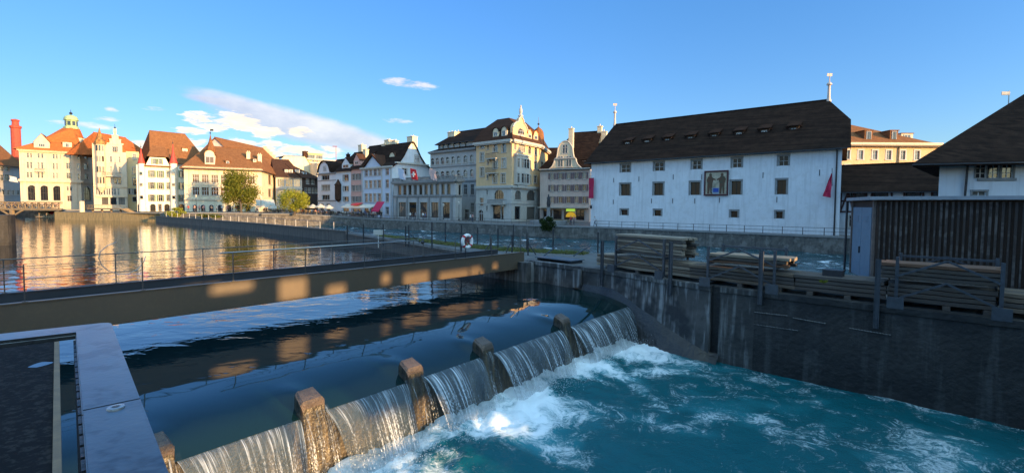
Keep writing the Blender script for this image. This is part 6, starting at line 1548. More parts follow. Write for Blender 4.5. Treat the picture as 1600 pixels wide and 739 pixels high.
# fence posts on the needle weir with a thin rail
lab = 'slim pale steel post of the railing along the needle weir top'
P = [Vector(p) for p in DAM]; Ld = sum((c-a).length for a, c in zip(P, P[1:]))
proto = MB(); proto.box((0, 0, .5), (.07, .07, 1.0)); pm = proto.mesh('railing_post', [M['stone_pale']])
root = thing('weir_railing', 'long thin railing with pale posts on top of the needle weir', 'railing', (P[2].x, P[2].y, 1.2))
k = 0; L = 6.0
while L < Ld-.5:
    p, d = along(P, L); link('railing_post', pm, root, (p.x-P[2].x, p.y-P[2].y+.2, 0), atan2(d.y, d.x)); L += 3.6
b = MB(); b.tube([(*along(P, 6+i*(Ld-6.5)/30)[0], 2.15) for i in range(31)], .03, 6); b2 = MB(); b2.v = [(x, y+.2, z) for x, y, z in b.v]; b2.f, b2.m, b2.uv = b.f, b.m, b.uv
link('top_rail', b2.mesh('top_rail', [M['rail']], off=(P[2].x, P[2].y, 1.2)), root)

# ---- dark posts of the walkway railing along the far edge of the strip
root = thing('strip_railing', 'dark railing of tall posts and wires along the river side of the island strip', 'railing', (FAR[4].x, FAR[4].y, ZTOP))
l0 = root.location; FP = [p.copy() for p in FAR[::-1]][0:6]; RP = []
for px, yt, yb in ((543, 352, 378), (568, 350, 380), (599, 350, 382), (634, 353, 383), (639, 352, 384), (675, 347, 386), (696, 348, 381), (721, 351, 392), (746, 355, 384), (778, 357, 390), (802, 351, 389), (823, 365, 392), (864, 358, 393), (934, 363, 395)):
    q = gp(px, yb, ZTOP); z = zcol((q.x, q.y), yt); b = MB(); b.box((q.x, q.y, (z+ZTOP)/2-.05), (.09, .09, z-ZTOP+.1)); link('railing_post', b.mesh('railing_post', [M['iron']], off=l0), root); RP.append((q, z))
for zz_ in (.45, .95):
    b = MB(); pts = [(q.x, q.y, ZTOP+zz_) for i, (q, z) in enumerate(RP) if i in (1, 2, 3, 6, 8, 10, 12, 13)]; b.tube(pts, .018, 5); link('railing_wire', b.mesh('railing_wire', [M['iron']], off=l0), root)
b = MB(); q = gp(591, 385, ZTOP); b.box((q.x, q.y, ZTOP+1.05), (.7, .04, .38)); b.box((q.x, q.y+.04, ZTOP+.5), (.05, .05, 1.2)); tmesh('small_sign', b, [M['stone_pale']], 'small pale blank sign board on a post above the needle weir end', 'sign')
# short standing posts on the near half of the strip
for k, (px, yt, yb, lab) in enumerate(((767, 372, 392, 'short iron post right of the life ring'), (800, 367, 396, 'short iron post with brace behind the footbridge end'), (825, 372, 399, 'short iron post at the footbridge end, nearest the basin wall'))):
    q = gp(px, yb, ZTOP); z = zcol((q.x, q.y), yt); b = MB(); b.box((q.x, q.y, (z+ZTOP)/2), (.08, .08, z-ZTOP)); b.beam((q.x, q.y, z-.3), (q.x+(.5 if k == 2 else -.4), q.y-.2, ZTOP+.05), .05, .05); tmesh('iron_post', b, [M['iron']], lab, 'post')

# ---- steel hatch plate and trestle by the bridge end
M['steel_blue'] = mat('steel_blue', (.08, .10, .12), (.06, .07, .085), scale=3, rough=.45, metallic=.4)
c = gp(874, 404, ZTOP+.15); c2_ = bw(bw_of(873), -1.0, 0); a = atan2(BW[1].y-BW[0].y, BW[1].x-BW[0].x)
root = thing('steel_hatch', 'blue grey steel hatch plate on low feet between footbridge end and timber stacks', 'hatch', (c.x, c.y, ZTOP))
b = MB(); b.box((0, 0, .16), (2.7, 1.2, .04), rz=a); b.box((0, 0, .12), (2.5, 1.0, .05), rz=a); link('plate', b.mesh('plate', [M['steel_blue']]), root)
for sx in (-1.2, 1.2): b = MB(); b.box((sx*cos(a), sx*sin(a), .05), (.12, 1.0, .1), rz=a); link('foot', b.mesh('foot', [M['iron']]), root)
for k, (x0, y0, x1, y1) in enumerate(((848, 401, 869, 385), (869, 385, 893, 401), (896, 400, 922, 384))):
    p, q = gp(x0, y0, ZTOP+.1), gp(x1, y0, ZTOP+.1); b = MB()
    z1 = zcol((q.x, q.y), y1) if k != 1 else ZTOP+.1; z0 = ZTOP+.1 if k != 1 else zcol((p.x, p.y), y0-16)
    b.beam((p.x, p.y, z0), (q.x, q.y, z1), .07, .07); tmesh('loose_brace', b, [M['steel_blue']], ['leftmost of the slanted steel braces behind the hatch plate', 'middle slanted steel brace behind the hatch plate, falling to the right', 'slanted steel brace between hatch plate and first timber stack'][k], 'brace')
# ================================================================= timber racks on the wall
M['timber'] = mat('timber', (.19, .135, .09), (.095, .068, .046), scale=1.4, bump=.5, stretch=(.35, 5, 5), rough=.8)
M['timber_pale'] = mat('timber_pale', (.32, .25, .18), (.20, .155, .11), scale=1.4, bump=.5, stretch=(.35, 5, 5), rough=.8)
M['timber_old'] = mat('timber_old', (.10, .08, .065), (.055, .045, .038), scale=1.4, bump=.5, stretch=(.35, 5, 5), rough=.8)
M['timber_red'] = mat('timber_red_', (.17, .085, .045), (.10, .05, .03), scale=1.4, bump=.5, stretch=(.35, 5, 5), rough=.8)
def beam_mesh(L, w, h, mt):
    key = ('beam', round(L, 2), w, h, mt)
    if key not in _cache:
        b = MB(); n_ = 6; rows = []; c = .012
        for i in range(n_+1):
            x = -L/2+L*i/n_; j = .006*sin(i*2.1+L); rows.append([(x, -w/2+c, -h/2+j), (x, w/2-c, -h/2+j), (x, w/2, -h/2+c+j), (x, w/2, h/2-c+j), (x, w/2-c, h/2+j), (x, -w/2+c, h/2+j), (x, -w/2, h/2-c+j), (x, -w/2, -h/2+c+j)])
        b.grid(rows, close=True); b.face(rows[0]); b.face(rows[-1]); _cache[key] = b.mesh('timber_beam', [M[mt]])
    return _cache[key]
random.seed(11)
def wall_frame(l):
    p, d = along(BW, l); return p, d, atan2(d.y, d.x)
def stack(px0, px1, back0, back1, z0, z1, label, group, lh=.145, mats=('timber', 'timber', 'timber_old', 'timber_pale'), chamf=0.0, jit=.05, topm=None, shrink=0.0):
    la, lb = bw_of(px0), bw_of(px1); A, B = bw(la), bw(lb); d = (B-A).normalized(); L = (B-A).length; a = atan2(d.y, d.x); n_ = Vector((-d.y, d.x, 0)); n_ = n_ if n_.y > 0 else -n_
    nl = max(1, int(round((z1-z0)/lh))); nb_ = max(1, int((back1-back0)/.27))
    for j in range(nl):
        for k in range(nb_):
            if j < nl-1 and 0 < k < nb_-1: continue                  # inner beams are out of sight
            h = lh*random.uniform(.74, .9); sh = random.uniform(-jit, jit)
            ll = round(L-shrink*j-abs(random.uniform(0, jit)), 1)
            mt = random.choice(mats) if not (topm and j == nl-1) else topm
            c = (A+B)/2+d*sh+n_*(back0+.13+k*.27+random.uniform(-.02, .02)); c.z = z0+(j+.5)*lh
            o = link('timber_beam', beam_mesh(ll, .24, round(lh*.84, 3), mt), None, c, a+random.uniform(-.004, .004))
            lay = 'top layer' if j == nl-1 else 'bottom layer' if j == 0 else nth(j)+' layer up'; rowl = 'front' if k == 0 else 'rear' if k == nb_-1 else nth(k)+' inner'
            tag(o, rowl+' beam, '+lay+', '+label, 'beam', group)
    # stickers between the layers
    return A, B, d, n_, a
lo0, lo1 = ZTOP+.16, ZTOP+.78
segs = [(921, 1066, 'timber_pale', 'low pile behind the leftmost steel rack'), (1068, 1233, 'timber', 'low pile behind the middle steel rack'), (1236, 1380, 'timber_old', 'low pile before the blue shed doors'), (1384, 1560, 'timber_old', 'low pile behind the rightmost steel rack'), (1563, 1700, 'timber', 'low pile at the right picture edge')]
for p0, p1, mt, lab in segs: stack(p0, p1, .55, 1.95, lo0, lo1, lab, 'timber beams, '+lab, mats=(mt, mt, 'timber_old' if mt != 'timber_pale' else 'timber'), jit=.03)
# bearers under the low piles
b0 = 0
for k, px in enumerate((940, 985, 1030, 1090, 1150, 1210, 1260, 1320, 1400, 1480, 1545, 1620)):
    p, d, a = wall_frame(bw_of(px)); b = MB(); q = bw(bw_of(px), -1.25, ZTOP+.08); b.box(q, (.18, 1.6, .16), rz=a); o = tmesh('bearer', b, [M['timber_old']], nth(k)+' dark timber bearer from the left under the long low pile of beams', 'bearer', 'bearers under the low pile')
ups = [(951, 1056, ZTOP+.90, 2.88, 'timber_pale', ('timber', 'timber_old', 'timber_pale'), 'tall upper stack on the leftmost rack', .22), (1096, 1229, ZTOP+.90, 2.42, 'timber_pale', ('timber_old', 'timber_old', 'timber_red'), 'upper stack on the middle rack', .2), (1369, 1567, ZTOP+.88, 2.50, 'timber_red', ('timber_old', 'timber_red'), 'upper stack on the rightmost rack', .1)]
for p0, p1, z0, z1, tm, ms, lab, sh in ups: stack(p0, p1, .50, 1.7, z0, z1, lab, 'timber beams, '+lab, mats=ms, topm=tm, jit=.12, lh=.13)
M['rack'] = mat('rack', (.075, .085, .10), (.05, .055, .065), scale=4, rough=.45, metallic=.4)
def rack(pa, pb, ztop, label):
    la, lb = bw_of(pa), bw_of(pb); A, B = bw(la, -.28, ZTOP+.05), bw(lb, -.28, ZTOP+.05); d = (B-A).normalized(); n_ = Vector((-d.y, d.x, 0)); n_ = n_ if n_.y > 0 else -n_; a = atan2(d.y, d.x)
    root = thing('timber_rack', label, 'rack', A, 0, 'steel racks along the basin wall'); l0 = Vector(A); H = ztop-ZTOP; U = Vector((0, 0, 1))
    def pt(nm, b): link(nm, b.mesh(nm, [M['rack']], off=l0), root)
    for P in (A, B):
        b = MB(); b.box(P+n_*.0+U*.13-n_*.33, (.42, .05, .36), rz=a); pt('base_plate', b)
        for bk in (0, 1.75):
            b = MB(); b.box(P+n_*bk+U*H/2, (.09, .09, H), rz=a); pt('upright', b)
        b = MB(); b.beam(P+U*(.84)-n_*.0, P+n_*1.75+U*.84, .08, .08); pt('cross_arm', b); b = MB(); b.beam(P+U*.06, P+n_*1.75+U*.06, .08, .08); pt('cross_arm', b)
    m_ = (A+B)/2
    for z0, z1 in ((.22, .84), (.95, min(1.55, H-.05))):
        for P in (A, B): b = MB(); b.beam(P+U*z0-n_*.05, m_+U*z1-n_*.05, .06, .06); pt('brace', b)
    for P in (A, B): b = MB(); b.beam(P+U*.95+n_*1.8, m_+U*(H-.05)+n_*1.8, .05, .05); pt('brace', b)
    b = MB(); b.beam(A+U*(H-.1)+n_*1.8, B+U*(H-.1)+n_*1.8, .07, .07); pt('top_rail', b)
rack(956, 1031, 2.78, 'leftmost blue grey steel rack on the basin wall, holding the tallest stack')
rack(1101, 1205, 2.62, 'middle steel rack on the basin wall, beside the post with a sunlit edge')
rack(1399, 1566, 2.66, 'rightmost and largest steel rack, in front of the dark slatted shed')
for px, yt, yb, lab in ((943.5, 376, 446, 'steel channel post bolted to the wall at the left end of the timber racks'), (1051, 378, 461, 'steel channel post bolted to the wall between the left and middle racks'), (1188.5, 393, 476, 'steel channel post with bright sunlit edge at the right of the middle rack'), (1371.5, 405, 513, 'tall steel channel post bolted to the wall left of the rightmost rack')):
    q = bw(bw_of(px), .14, 0); zt, zb = zcol((q.x, q.y), yt), zcol((q.x, q.y), yb); p, d, a = wall_frame(bw_of(px)); b = MB()
    b.box((q.x, q.y, (zt+zb)/2), (.13, .02, zt-zb), rz=a); n_ = Vector((d.y, -d.x))
    for sg in (-1, 1): b.box((q.x+sg*.065*d.x-n_.x*.04*0, q.y+sg*.065*d.y, (zt+zb)/2), (.015, .09, zt-zb), rz=a)
    for z in (zb+.12, zb+.3): b.lathe((q.x+.0, q.y-.03, z), [(0, -.02), (.025, -.02), (.025, .02), (0, .02)], 6)
    tmesh('channel_post', b, [M['rack']], lab, 'post', 'channel posts along the basin wall')
# small dark crate sitting on the pile
q = bw(bw_of(1293), -1.1, ZTOP+.55); p, d, a = wall_frame(bw_of(1293)); b = MB(); b.box(q+Vector((0, 0, .25)), (.6, .5, .3), rz=a)
for i in range(6): b.box(bw(bw_of(1293), -.82, ZTOP+.62)+Vector((d.x*(-.25+i*.1), d.y*(-.25+i*.1), 0)), (.06, .08, .14), rz=a)
tmesh('dark_crate', b, [M['iron']], 'small black crate lying on the low pile in front of the blue doors', 'crate')
# ---- shed with vertical battens and blue doors
CN = Vector((15.3, 20.0)); SD = Vector((.75, -.66)).normalized(); SN = Vector((-SD.y, SD.x)); LE = xy(1333.5, 23.2)
root = thing('slatted_shed', 'dark shed clad in vertical wooden battens with pale blue double doors', 'shed', (CN.x, CN.y, ZTOP)); l0 = Vector((CN.x, CN.y, ZTOP))
ZS = zcol((CN.x, CN.y), 311)
far_ = CN+SD*14; foot = [CN, far_, far_+SN*5, LE+SN*2]
foot = [(LE.x, LE.y), (CN.x, CN.y), (far_.x, far_.y), ((far_+SN*6).x, (far_+SN*6).y), ((LE+SN*3.2+SD*2).x, (LE+SN*3.2+SD*2).y)]
b = MB(); b.prism(foot, ZTOP, ZS-.02); link('body', b.mesh('body', [M['wood_dark']], off=l0), root)
M['batten'] = mat('batten', (.060, .044, .036), (.030, .023, .020), scale=1.5, stretch=(4, 4, .4), bump=.4, mottle=((.16, .14, .125), .5, 1.5))
b = MB(); n_ = int(14/.17); a = atan2(SD.y, SD.x)
random.seed(4)
for i in range(n_):
    q = CN+SD*(.12+i*.17)-SN*.06; w_ = random.uniform(.05, .085); b.box((q.x+random.uniform(-.01, .01), q.y, (ZTOP+ZS)/2-.06), (w_, .08, ZS-ZTOP-.12), rz=a)
link('battens', b.mesh('battens', [M['batten']], off=l0), root)
de_ = (CN-LE); Ld_ = de_.length; de_.normalize(); dn = Vector((de_.y, -de_.x)); ad = atan2(de_.y, de_.x)
M['door_blue'] = mat('door_blue', (.16, .23, .29), (.13, .19, .24), scale=2, bump=.1, rough=.55)
for k in (0, 1):
    c = LE+de_*(Ld_*(.10+.17+.38*k+(.02 if k else 0)+.02)); c = LE+de_*(Ld_*(.28+.40*k)); c += dn*.05
    b = MB(); b.box((c.x, c.y, (ZTOP+ZS)/2-.15), (Ld_*.39, .06, ZS-ZTOP-.4), rz=ad)
    for i in range(5): b.box((c.x+dn.x*.035, c.y+dn.y*.035, ZS-.75-i*.06), (Ld_*.16, .02, .03), rz=ad)
    dd = link('door', b.mesh('door', [M['door_blue']], off=l0), root)
    if k == 0: b = MB(); c2 = LE+de_*(Ld_*.455)+dn*.11; b.box((c2.x, c2.y, ZTOP+1.25), (.04, .05, .3), rz=ad); link('handle', b.mesh('handle', [M['iron']], off=l0), dd)
M['corner_board'] = mat('corner_board', (.20, .15, .12), (.13, .10, .085), scale=3)
for t_, w_ in ((.035, .10), (.955, .16)): b = MB(); c = LE+de_*(Ld_*t_)+dn*.06; b.box((c.x, c.y, (ZTOP+ZS)/2), (w_, .1, ZS-ZTOP), rz=ad); link('corner_board', b.mesh('corner_board', [M['corner_board']], off=l0), root)
R5 = offset_quad([Vector(p) for p in foot], .28); b = MB(); b.prism([(p.x, p.y) for p in R5], ZS-.04, ZS+.10); link('roof', b.mesh('roof', [mat('roof_metal', (.34, .36, .38), (.24, .26, .28), scale=2, rough=.4, metallic=.3)], off=l0), root)
b = MB(); c = LE+(de_*-.1)+dn*.25; b.tube([(c.x, c.y, ZS-.05), (c.x-.02, c.y-.02, ZTOP)], .05, 8); link('downpipe', b.mesh('downpipe', [M['iron']], off=l0), root)

# ================================================================= off-frame neighbours that cast the evening shade
# unseen covered bridge, side wall shaped to throw sun patches; houses behind the viewer
CB = Vector((24, 6)); CD = Vector((.545, .839)).normalized(); CNn = Vector((-CD.y, CD.x)); ca = atan2(CD.y, CD.x)
root = thing('covered_bridge', 'unseen covered wooden bridge to the right, its side shaped to throw sun patches', 'bridge', (CB.x, CB.y, 2)); l0 = Vector((CB.x, CB.y, 2))
def cpt(s_, o, z): q = CB+CD*s_+CNn*o; return Vector((q.x, q.y, z))
S_a, S_b = -34, 28.5
b = MB(); b.beam(cpt(S_a, 2.2, 3.9), cpt(S_b, 2.2, 3.9), 4.2, .15)
link('deck', b.mesh('deck', [M['wood_dark']], off=l0), root)
def to_bridge(P):
    """where the evening sun reaching point P crosses the patch screen of the bridge"""
    n_ = Vector((CNn.x, CNn.y, 0)); c3 = Vector((CB.x, CB.y, 0)); k = (c3-P).dot(n_)/sun_dir.dot(n_); q = P+sun_dir*k
    return (q-c3).dot(Vector((CD.x, CD.y, 0))), q.z
HOLES = []  # openings placed by tracing wanted sun patches back along the sun
def hole(P, w_, h_):
    s_, z_ = to_bridge(Vector(P)); HOLES.append((s_-w_/2, s_+w_/2, z_-h_/2, z_+h_/2))
def gpx(x, y): return on_girder(K2b.x(x), K2b.y(y), 0)
K2b = Crop(300, 320, 3.695); K3b = Crop(640, 320, 3.695)
for x0, x1, y0, y1, K_ in ((105, 340, 455, 500, K2b), (500, 655, 430, 548, K2b), (775, 880, 465, 532, K2b), (1095, 1140, 400, 455, K2b), (1222, 1365, 392, 478, K2b), (0, 108, 392, 478, K3b), (172, 340, 382, 448, K3b), (352, 410, 360, 420, K3b), (482, 508, 338, 405, K3b)):
    pa, pb = on_girder(K_.x(x0), K_.y((y0+y1)/2), 0), on_girder(K_.x(x1), K_.y((y0+y1)/2), 0); pc_ = on_girder(K_.x((x0+x1)/2), K_.y(y0), 0); pd = on_girder(K_.x((x0+x1)/2), K_.y(y1), 0)
    sa, za = to_bridge(pa); sb, zb = to_bridge(pb); _, z1 = to_bridge(pc_); _, z0 = to_bridge(pd); HOLES.append((min(sa, sb), max(sa, sb), min(z0, z1), max(z0, z1)))
hole(wp(0.05, .0, .15), .9, .6); hole(wp(.3, .3, -.75), 1.5, 1.6); hole(wp(2.8, 0, .15), .6, .6); hole(wp(3.0, .5, -1.2), .5, .7)
hole(wp(-3.2, .6, -.75), 5.2, 1.5); hole(wp(1.6, .5, -1.1), 1.2, .7); hole(wp(2.2, 2.2, -1.7), 1.7, .35); hole(wp(4.4, 1.3, -1.7), .8, .3)
hole(bw(bw_of(1190), .1, 2.0), .5, 1.4); hole(bw(bw_of(1225), -1.0, 2.25), 1.0, .5); hole(bw(bw_of(1480), -1.0, 2.5), 3.2, .16)
holes = HOLES
us = sorted({S_a, S_b, *[v for h_ in holes for v in h_[:2]]}); us = [u for u in us if S_a <= u <= S_b]; zs = sorted({-3.0, 8.2, *[v for h_ in holes for v in h_[2:]]}); zs = [z for z in zs if -3 <= z <= 8.2]
b = MB()
for i in range(len(us)-1):
    for j in range(len(zs)-1):
        uc, zc_ = (us[i]+us[i+1])/2, (zs[j]+zs[j+1])/2
        if any(h_[0] < uc < h_[1] and h_[2] < zc_ < h_[3] for h_ in holes): continue
        b.face([cpt(us[i], 0, zs[j]), cpt(us[i+1], 0, zs[j]), cpt(us[i+1], 0, zs[j+1]), cpt(us[i], 0, zs[j+1])])
link('sun_patch_screen', b.mesh('sun_patch_screen', [M['wood_dark']], off=l0), root)
b = MB(); b.grid([[cpt(S_a, -.8, 8.1), cpt(S_b, -.8, 8.1)], [cpt(S_a, .8, 10.6), cpt(S_b, .8, 10.6)], [cpt(S_a, 2.4, 9.4), cpt(S_b, 2.4, 9.4)]]); link('roof', b.mesh('roof', [M['tiles_dark']], off=l0), root)
for k, (x0, y0, x1, y1, H_, mk, lab) in enumerate((( -45, -22, -14, -30, 16, 'plaster_rose', 'rose house behind the viewer on the near bank, left part'), (-13, -31, 14, -38, 14, 'plaster_grey', 'grey house behind the viewer on the near bank, middle part'), (16, -40, 40, -46, 17, 'plaster_yellow', 'yellow house behind the viewer on the near bank, right part'), (66, -30, 96, 10, 8, 'plaster_beige', 'low beige house beyond the covered bridge'), (64, 18, 84, 44, 17, 'plaster_grey', 'grey gabled house downstream on the far bank'))):
    A, B = Vector((x0, y0)), Vector((x1, y1)); F = Fac(B, A) if k < 3 else Fac(A, B)
    h = House('neighbour_house', lab, 'house', F.P0, 1.5, wall=mk); Q = quad(F, 12) 
    b = MB(); b.prism([(q.x, q.y) for q in Q], -2, H_-3.5); h.part(b, 'wall', [M[mk]])
    b = MB()
    nw = int(F.L/3)
    for j in range(3):
        for i in range(nw):
            w = MB(); w.box(F.p((i+.5)*F.L/nw, .02, 3.5+j*3.1), (1.1, .08, 1.6), rz=F.a); h.part(w, 'window', [M['glass_dark']])
    roof(h, Q, H_-3.5, H_+1.0, .1, .9, .5, 'tiles_brown')
# ================================================================= left quay, bridge, trees, people, small things
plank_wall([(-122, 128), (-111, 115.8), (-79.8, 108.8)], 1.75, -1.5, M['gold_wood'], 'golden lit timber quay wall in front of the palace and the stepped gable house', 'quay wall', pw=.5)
wall_strip('quay_wall', [(-79.6, 107.8, 2.0), (-66, 111, 2.0), (-52, 116.5, 1.7)], -3.5, [M['quay_stone'], M['stone_grey']], label='short stone quay wall below the trees, left of the rapids', cat='quay wall')
M['bridge_wood'] = mat('bridge_wood', (.26, .19, .11), (.18, .13, .08), scale=2)
# lattice road bridge at the left
A, B = Vector((-122, 128.5)), Vector((-215, 136)); d = (B-A).normalized(); a = atan2(d.y, d.x)
root = thing('lattice_bridge', 'low bridge with criss-cross lattice side crossing the river at the far left', 'bridge', (A.x, A.y, 0)); l0 = Vector((A.x, A.y, 0))
zt_, zb_ = zcol(A, 316.5), zcol(A, 328.5)
def gz2(t_, z): q = A+d*t_; return Vector((q.x, q.y, z))
b = MB(); b.beam(gz2(-1, zt_), gz2(90, zt_), .3, .3); b.beam(gz2(-1, zb_+.2), gz2(90, zb_+.2), .35, .5); b.beam(gz2(-1, (zt_+zb_)/2+.6), gz2(90, (zt_+zb_)/2+.6), .2, .12); link('girder', b.mesh('girder', [M['bridge_wood']], off=l0), root)
b = MB(); st = 2.0
for i in range(45):
    b.beam(gz2(i*st, zb_+.4), gz2((i+1)*st, zt_), .12, .16, up=Vector((0, 1, 0))); b.beam(gz2((i+1)*st, zb_+.4)+Vector((0, .1, 0)), gz2(i*st, zt_)+Vector((0, .1, 0)), .12, .16, up=Vector((0, 1, 0))); b.box(gz2(i*st, (zt_+zb_)/2), (.16, .2, zt_-zb_), rz=a)
link('lattice', b.mesh('lattice', [M['bridge_wood']], off=l0), root)
b = MB(); b.beam(gz2(-1, zb_)+Vector((0, 3.4, 0)), gz2(90, zb_)+Vector((0, 3.4, 0)), 6.5, .4); link('deck', b.mesh('deck', [M['stone_grey']], off=l0), root)
for t_ in (14, 42, 70):
    b = MB(); b.beam(gz2(t_, -1), gz2(t_, zb_), .7, .7); b.beam(gz2(t_-3.2, zb_-.1), gz2(t_-.3, .4), .35, .35); b.beam(gz2(t_+3.2, zb_-.1), gz2(t_+.3, .4), .35, .35); link('pile', b.mesh('pile', [M['bridge_wood']], off=l0), root)
# near dark wall end at the left picture edge
b = MB(); cc = gp(-10, 384, 0); R_ = .95; zt_ = zcol((cc.x, cc.y), 336); pts = [(cc.x-.2+R_*cos(a_), cc.y+1+R_*1.0*sin(a_)) for a_ in [(-pi/2)+pi*i/10 for i in range(11)]]; pts = [(cc.x-14, cc.y+.05)]+pts+[(cc.x-14, cc.y+3)]
b.prism(pts, -1, zt_-.2); b.prism([(x*1.0, y) for x, y in pts], zt_-.2+.004, zt_); tmesh('wall_end', b, [M['concrete_dark']], 'dark rounded stone wall end at the left picture edge', 'wall')

# ---- trees
M['bark'] = mat('bark', (.10, .08, .06), (.06, .05, .04), scale=3, bump=.6)
def leaf_mat(name, c1, c2):
    m = bpy.data.materials.new(name); m.use_nodes = True; t = NT(m.node_tree)
    g = t.n('ShaderNodeNewGeometry'); col = t.mix((g, 'Random Per Island'), c1, c2)
    d = t.n('ShaderNodeBsdfDiffuse', {'Color': (col, 2)}); tr = t.n('ShaderNodeBsdfTranslucent', {'Color': (col, 2)}); mx = t.n('ShaderNodeMixShader', {0: .35, 1: d, 2: tr})
    t.n('ShaderNodeOutputMaterial', {'Surface': mx}); return m
M['leaf'] = leaf_mat('leaf_green', (.11, .14, .022), (.22, .21, .04)); M['leaf_lime'] = leaf_mat('leaf_lime', (.24, .26, .03), (.38, .36, .05)); M['leaf_dark'] = leaf_mat('leaf_dark', (.025, .045, .015), (.05, .07, .025))
def crown(cx, cy, cz, rx, ry, rz, n, size, seed, clumps=16):
    random.seed(seed); b = MB(); cl_ = []
    for k in range(clumps):
        while True:
            v = Vector((random.uniform(-1, 1), random.uniform(-1, 1), random.uniform(-.8, 1)))
            if .25 < v.length < .9: break
        cl_.append((Vector((v.x*rx, v.y*ry, v.z*rz)), random.uniform(.34, .58)))
    for i in range(n):
        c, r = random.choice(cl_); v = Vector((random.gauss(0, 1), random.gauss(0, 1), random.gauss(0, 1))).normalized()*(random.random()**.45)
        p = Vector((cx, cy, cz))+c+Vector((v.x*rx*r, v.y*ry*r, v.z*rz*r)); s_ = size*random.uniform(.6, 1.3)
        q = Euler((random.uniform(-1.2, 1.2), random.uniform(-1.2, 1.2), random.uniform(0, 6.28))).to_matrix()
        b.face([p+q@Vector((-s_/2, 0, 0)), p+q@Vector((0, -s_*.32, 0)), p+q@Vector((s_/2, 0, 0)), p+q@Vector((0, s_*.32, 0))])
    return b, [c for c, r in cl_]
def tree(px0, px1, yt, yb, ytr, Y, lm, label, seed, n=9000, size=.32, pxt=None):
    xm = (px0+px1)/2; c = xy(xm, Y); rx = (xy(px1, Y)-xy(px0, Y)).length/2*.92; z1, z0 = zcol(c, yt), zcol(c, yb); rz = (z1-z0)/2*.98; cz = (z0+z1)/2
    tpos = xy(pxt or xm, Y); zg = zcol(tpos, ytr)
    root = thing('deciduous_tree', label, 'tree', (tpos.x, tpos.y, zg)); l0 = Vector((tpos.x, tpos.y, zg))
    b, cl_ = crown(c.x, c.y, cz, rx, rx*.9, rz, n, size, seed, 22)
    link('crown', b.mesh('crown', [M[lm]], off=l0, recalc=False), root)
    b = MB(); ctr = Vector((c.x, c.y, cz)); b.tube([l0, l0.lerp(ctr, .4)+Vector((.1, 0, 0)), l0.lerp(ctr, .8)], [.32, .24, .16], 8)
    for k, cc in enumerate(cl_[:9]): b.tube([l0.lerp(ctr, .35+.05*k), l0.lerp(ctr, .6).lerp(ctr+cc, .5), ctr+cc*.85], [.12, .08, .03], 5)
    link('trunk', b.mesh('trunk', [M['bark']], off=l0), root)
tree(344, 404, 266, 326, 336, 114, 'leaf', 'large green tree standing in front of the wide cream assembly house', 5, 12000, .36, pxt=377)
tree(436, 484, 296, 330, 336, 115, 'leaf_lime', 'small yellow green tree on the restaurant terrace', 8, 6500, .3)
def bush(px0, px1, yt, yb, Y, lm, label, seed, n=2500, size=.25, name='bush'):
    xm = (px0+px1)/2; c = xy(xm, Y); rx = (xy(px1, Y)-xy(px0, Y)).length/2; z1, z0 = zcol(c, yt), zcol(c, yb)
    b, _ = crown(c.x, c.y, (z0+z1)/2, rx*.95, rx*.6, (z1-z0)/2, n, size, seed, 10); tmesh(name, b, [M[lm]], label, 'bush', off=(c.x, c.y, z0), recalc=False)
bush(257, 291, 326, 338, 106.5, 'leaf_lime', 'bright green bush hanging over the quay in front of the turret house', 3)
bush(311, 346, 333, 341, 107, 'leaf', 'low green hedge on the quay below the assembly house', 4)
bush(838, 866, 337, 361, 80.0, 'leaf_dark', 'dark bush growing over the quay wall below the shop arcade', 9, 3500, .22)
bush(640, 668, 377, 386, 41, 'leaf', 'low weeds on the strip behind the footbridge', 12, 900, .10)
bush(1285, 1297, 437, 442, 15.9, 'leaf', 'tiny tuft of weeds at the foot of the low timber pile', 13, 300, .05)
# wooded hill behind the yellow annex
c = xy(1500, 260); b, _ = crown(c.x, c.y, 22, 42, 20, 17, 9000, 2.2, 21, 24); tag(link('wooded_hill', b.mesh('wooded_hill', [M['leaf_dark']], recalc=False)), kind='stuff')

